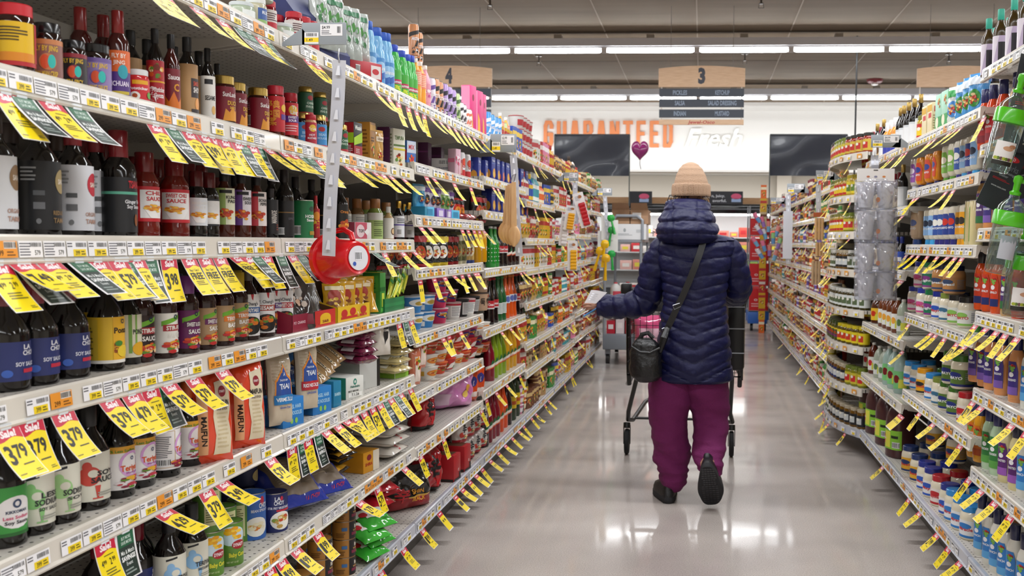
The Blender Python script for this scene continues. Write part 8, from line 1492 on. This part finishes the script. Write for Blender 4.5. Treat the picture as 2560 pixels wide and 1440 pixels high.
# bagged clear cups on the right
for i, (py0, py1) in enumerate(((452, 522), (524, 602), (604, 680), (676, 748))):
    Y = 4.74 + .01 * i; a = on_y(2140, py0, Y); c = on_y(2238, py1, Y); w, h = c.x - a.x, a.z - c.z
    t = thing('cup_bag', 'clear crinkled bag of frosted plastic cups, %s down under the white header' % ORD[i], 'bag of cups', ((a.x + c.x) / 2, Y, c.z))
    for k in (-1, 1):
        b = MB(); b.lathe([(w * .17, .004), (w * .235, h * .92), (w * .245, h * .95), (w * .22, h * .93), (w * .15, .01)], FROST, 24, c=(k * w * .25, 0, 0)); b.build('frosted_cup', t)
    b = MB(); N = 14; rs = []
    for j in range(N + 1):
        z = -h * .04 + h * 1.08 * j / N; e = math.sin(pi * (.08 + .84 * j / N)) ** .35; rs.append([(w * .54 * (cos(a_) if abs(cos(a_)) < 1 else 1) + .004 * noise.noise((a_ * 2, z * 30, i)), .075 * e * sin(a_) + .010 * noise.noise((a_ * 3, z * 25, i + 4)), z) for a_ in [2 * pi * q / 40 for q in range(40)]])
    b.rings(rs, FILM); b.build('film', t)
    b = MB(); A = Art(); A.ell(0, h * .3, .010, .012, '#b87a5a'); b.art(A, lambda u, v, l: (u, -.07 - l, v)); b.build('sticker', t)
a = on_y(2143, 421, 4.70); c = on_y(2236, 453, 4.70); t = thing('header_card', 'white header card on top of the bagged clear cups', 'card', (a.x, 4.70, c.z)); w, h = c.x - a.x, a.z - c.z
b = MB(); b.box(0, w, 0, .002, 0, h, '#eceaec'); A = Art(); [A.ell(w * q, h * .35, .008, .005, cc) for q, cc in ((.3, '#c87a5a'), (.5, '#8a8aa8'), (.72, '#d88a4a'))]; A.rect(w * .44, h * .82, w * .56, h * .9, '#3a3a3a'); b.art(A, lambda u, v, l: (u, -l, v)); b.build('printed_card', t)
# bagged wooden tools and coloured tubes farther on
for i, (py0, py1, px) in enumerate(((535, 600, 2048), (600, 640, 2050), (642, 712, 2040))):
    Y = 7.2 + .02 * i; a = on_y(px - 15, py0, Y); c = on_y(px + 15, py1, Y); w, h = c.x - a.x, a.z - c.z; t = thing('tool_bag', 'clear bag of small wooden kitchen tools, %s down on the right strip' % ORD[i], 'bag', (a.x, Y, c.z))
    for k in range(3): b = MB(); b.tube([(w * (.25 + .25 * k), 0, 0), (w * (.25 + .25 * k), 0, h * .85)], .011, '#c8a070' if i < 2 else '#b89a78', 8); b.build('wooden_tool', t)
    if i == 0: b = MB(); b.box(0, w, -.016, -.014, h * .88, h * 1.06, '#a8522c'); b.build('header', t)
rc = random.Random(8)
for i in range(13):
    Y = 11.6; px = 1900 + 13 * (i % 4) + 7 * (i // 4 % 2) - 2 * (i % 3); py = 556 + 30 * (i // 4) + 12 * (i % 4); c = on_y(px, py, Y); t = thing('tumbler', 'small coloured tumbler, %s in the hanging cluster of bright tumblers' % ORD[i], 'tumbler', (c.x, Y + .03 * (i % 3), c.z)); t.rotation_euler = (0, R(-34 + 17 * (i * 5 % 4)), 0); t.scale = (.85,) * 3
    b = MB(); b.lathe([(.026, 0), (.030, .08)], (('#5a8ab8', '#8a68a8', '#6aa0c0')[i % 3], 's'), 12); b.build('lower_half', t); b = MB(); b.lathe([(.030, .08), (.032, .15), (.028, .155)], (('#c86a86', '#c87a72', '#c8c4cc', '#8ab87a')[(i // 2) % 4], 's'), 12); b.build('upper_half', t)

# ---------------------------------------------------------------- stocking trolley beside the left shelves
GT = mat('#8a9098', 's'); X0, X1, Y0, Y1 = -1.06, -.64, 10.3, 11.6
t = thing('stock_trolley', 'tall grey metal stocking trolley parked beyond the left shelves', 'trolley', (0, 0, 0))
b = MB(); b.box(X0, X1, Y0, Y1, .17, .34, mat('#7c838c', 's'), .01); b.build('deck', t)
b = MB(); b.box(X0 + .06, X1, Y0, Y1, 1.335, 1.36, GT); b.build('upper_shelf', t)
b = MB(); b.box(X0, X1, Y0, Y1, .62, .635, GT); b.build('middle_shelf', t)
for x in (X0 + .015, X1 - .015):
    for y in (Y0 + .02, Y1 - .02):
        b = MB(); b.tube([(x, y, .3), (x, y, 1.34)], .016, GT, 8); b.build('post', t)
b = MB(); b.tube([(X0 + .10, Y0, 1.36), (X0 + .10, Y0, 1.56), (X0 + .14, Y0, 1.615), (X1 - .06, Y0, 1.615), (X1, Y0, 1.57), (X1, Y0, 1.36)], .017, GT, 8); b.build('push_handle', t)
for x in (X0 + .05, X1 - .06):
    for y in (Y0 + .1, Y1 - .1):
        b = MB(); b.rings([[(x + dx, y + .06 * cos(2 * pi * j / 16), .065 + .06 * sin(2 * pi * j / 16)) for j in range(16)] for dx in (-.02, .02)], '#1c1c1f'); b.build('caster', t)
        b = MB(); b.box(x - .028, x + .028, y - .03, y + .03, .10, .17, GT); b.build('caster_fork', t)
CARD = two_tone('cardboard', '#9c7a5e', '#a8866a', 12, rough=.8)
def cbox(nm, lab, x0, x1, y0, y1, z0, z1, m, ops=(), flaps=False):
    t = thing(nm, lab, 'box', ((x0 + x1) / 2, y0, z0)); w = (x1 - x0) / 2; h = z1 - z0
    b = MB(); b.box(-w, w, 0, y1 - y0, 0, h, m); b.build('box_body', t)
    b = MB(); A = Art(); norm_ops(A, list(ops) or [('r', -.9, -.02, .9, .02, '#b8a07c')], w, h / 2); b.art(A, lambda u, v, l: (u, -l, h / 2 + v)); b.build('print', t)
    if flaps:
        b = MB(); b.quad((-w, 0, h), (w, 0, h), (w * .9, -.10, h + .07), (-w * .9, -.10, h + .07), m); b.build('flap', t)
cbox('cardboard_box', 'open brown cardboard box on the trolley, nearest the left shelves', -.97, -.78, 10.32, 10.8, 1.53, 1.68, CARD, flaps=True)
cbox('cardboard_box', 'open brown cardboard box with white label on the trolley', -.77, -.58, 10.32, 10.8, 1.53, 1.68, CARD, [('r', -.8, -.3, .2, .6, '#d8d4d0'), ('e', -.3, .1, .2, .2, '#a8522c')], flaps=True)
cbox('archive_box', 'white box with grey printing under the brown boxes on the trolley', -.955, -.60, 10.3, 10.8, 1.362, 1.528, mat('#d8dadd', 'p'), [('e', -.3, .2, .08, .25, '#9aa0a4'), ('l', -.7, -.5, .2, -.2, 2, '#9aa0a4'), ('r', .4, -.1, .8, .3, '#b8bcc0')])
cbox('cardboard_box', 'low brown box on the middle shelf of the trolley', -1.0, -.7, 10.35, 10.9, .637, .70, CARD)
for i in range(3):
    K('tjug%d' % i, 'milk_jug', 'jug', '', lambda i=i: round_parts('jug', .06, .19, (('#d8d6d4', '#c8283a', '#e2e0dc', '#b81c3c', '#dcdad8')[i], 'p'), '#c8283a', (.1, .5, '#c8485a', 2, []), n=14)); p = proto('tjug%d' % i)
    tag(place('jug', p['one'], None, (-.94 + .12 * i, 10.5 + .16 * (i % 2), .702 if i < 2 else .637)), 'white and red jug, %s along the middle shelf of the trolley' % ORD[i], 'jug')
for i in range(4): cbox('food_carton', 'red and white carton, %s along the trolley deck' % ORD[i], -1.02 + .1 * i, -.93 + .1 * i, 10.34, 10.6, .342, .342 + .14 + .03 * (i % 2), mat(('#b81c34', '#d8ccd0', '#8a1c2c', '#c82a44')[i]), [('r', -.6, -.3, .6, .4, '#e6dfe0')])
# red wheeled display beyond the right shelves
t = thing('rolling_display', 'tall red wire display on a blue wheeled base beyond the right shelves', 'display rack', (0, 0, 0)); a = on_y(1872, 640, 14.6); c = on_y(1922, 800, 14.6)
x0, x1 = a.x, c.x
b = MB(); b.box(x0, x1, 14.6, 15.3, .12, .30, '#2a62b8', .01); b.build('blue_base', t)
for x in (x0 + .01, x1 - .01):
    for y in (14.62, 15.28): b = MB(); b.tube([(x, y, .12), (x, y, 1.9)], .012, GT, 6); b.build('post', t)
for i in range(4):
    z = .32 + .38 * i; b = MB(); b.box(x0, x1, 14.6, 15.3, z - .01, z, GT); b.build('display_shelf', t)
    b = MB(); b.box(x0 + .015, x1 - .015, 14.605, 14.612, z, z + .33 if i < 3 else z + .25, '#c81420'); A = Art(); wv = (x1 - x0) / 2
    A.text(('LOW', 'PRICE', 'SAVE', 'DEAL')[i] if False else 'o o', 0, 0, .05, '#f0d8da', w=.14); A.lines(-wv * .7, -.12, wv * .7, -.05, 2, '#e8a8ac'); b.art(A, lambda u, v, l: ((x0 + x1) / 2 + u, 14.604 - l, z + .17 + v)); b.build('red_panel', t)
for x in (x0 + .06, x1 - .06): b = MB(); b.rings([[(x + dx, 14.68 + .055 * cos(2 * pi * j / 14), .06 + .055 * sin(2 * pi * j / 14)) for j in range(14)] for dx in (-.02, .02)], '#151517'); b.build('caster', t)
for i in range(11):
    p = proto(FK('carton', (5, 2, 8, 2, 13, 2, 2, 0, 2, 2, 5)[i])); c = on_y(1907, 600, 14.4)
    tag(place('food_carton', p['one'], None, (c.x, 14.4, 2.0 - .2 * i), -pi / 2), 'carton in the pile at the far end of the right shelves, %s from the top' % ORD[i], 'carton').scale = (1, 1, .199 / p['h'])
# packages of the far refrigerated case
rm = random.Random(31)
for lv, z in enumerate(CS):
    x = -1.6; j = 0
    while x < 2.1:
        w = .14 + .1 * rm.random(); h = .1 + .12 * rm.random(); c_ = rm.choice(['#d8564a', '#e8e2dc', '#c8323a', '#e6b8b0', '#e8dcd8', '#b84a44', '#f0ece8', '#d88a7a', '#e8c44a', '#8aa84a'])
        b = MB(); b.box(-w / 2, w / 2, 0, .2, 0, h, c_, .006); A = Art(); A.rect(-w * .3, h * .3, w * .3, h * .7, rm.choice(['#f4f0ec', '#e8d84a', '#c8323a'])); b.art(A, lambda u, v, l: (u, -l, v))
        if lv < 4: tag(place('meat_package', b.mesh('meat_package'), None, (x + w / 2, 18.72 + .06 * lv, z + .002)), 'small chilled package, %s along row %s of the far case' % (ORD[j], LV[lv]), 'package', 'chilled packages in the far case')
        x += w + .02; j += 1
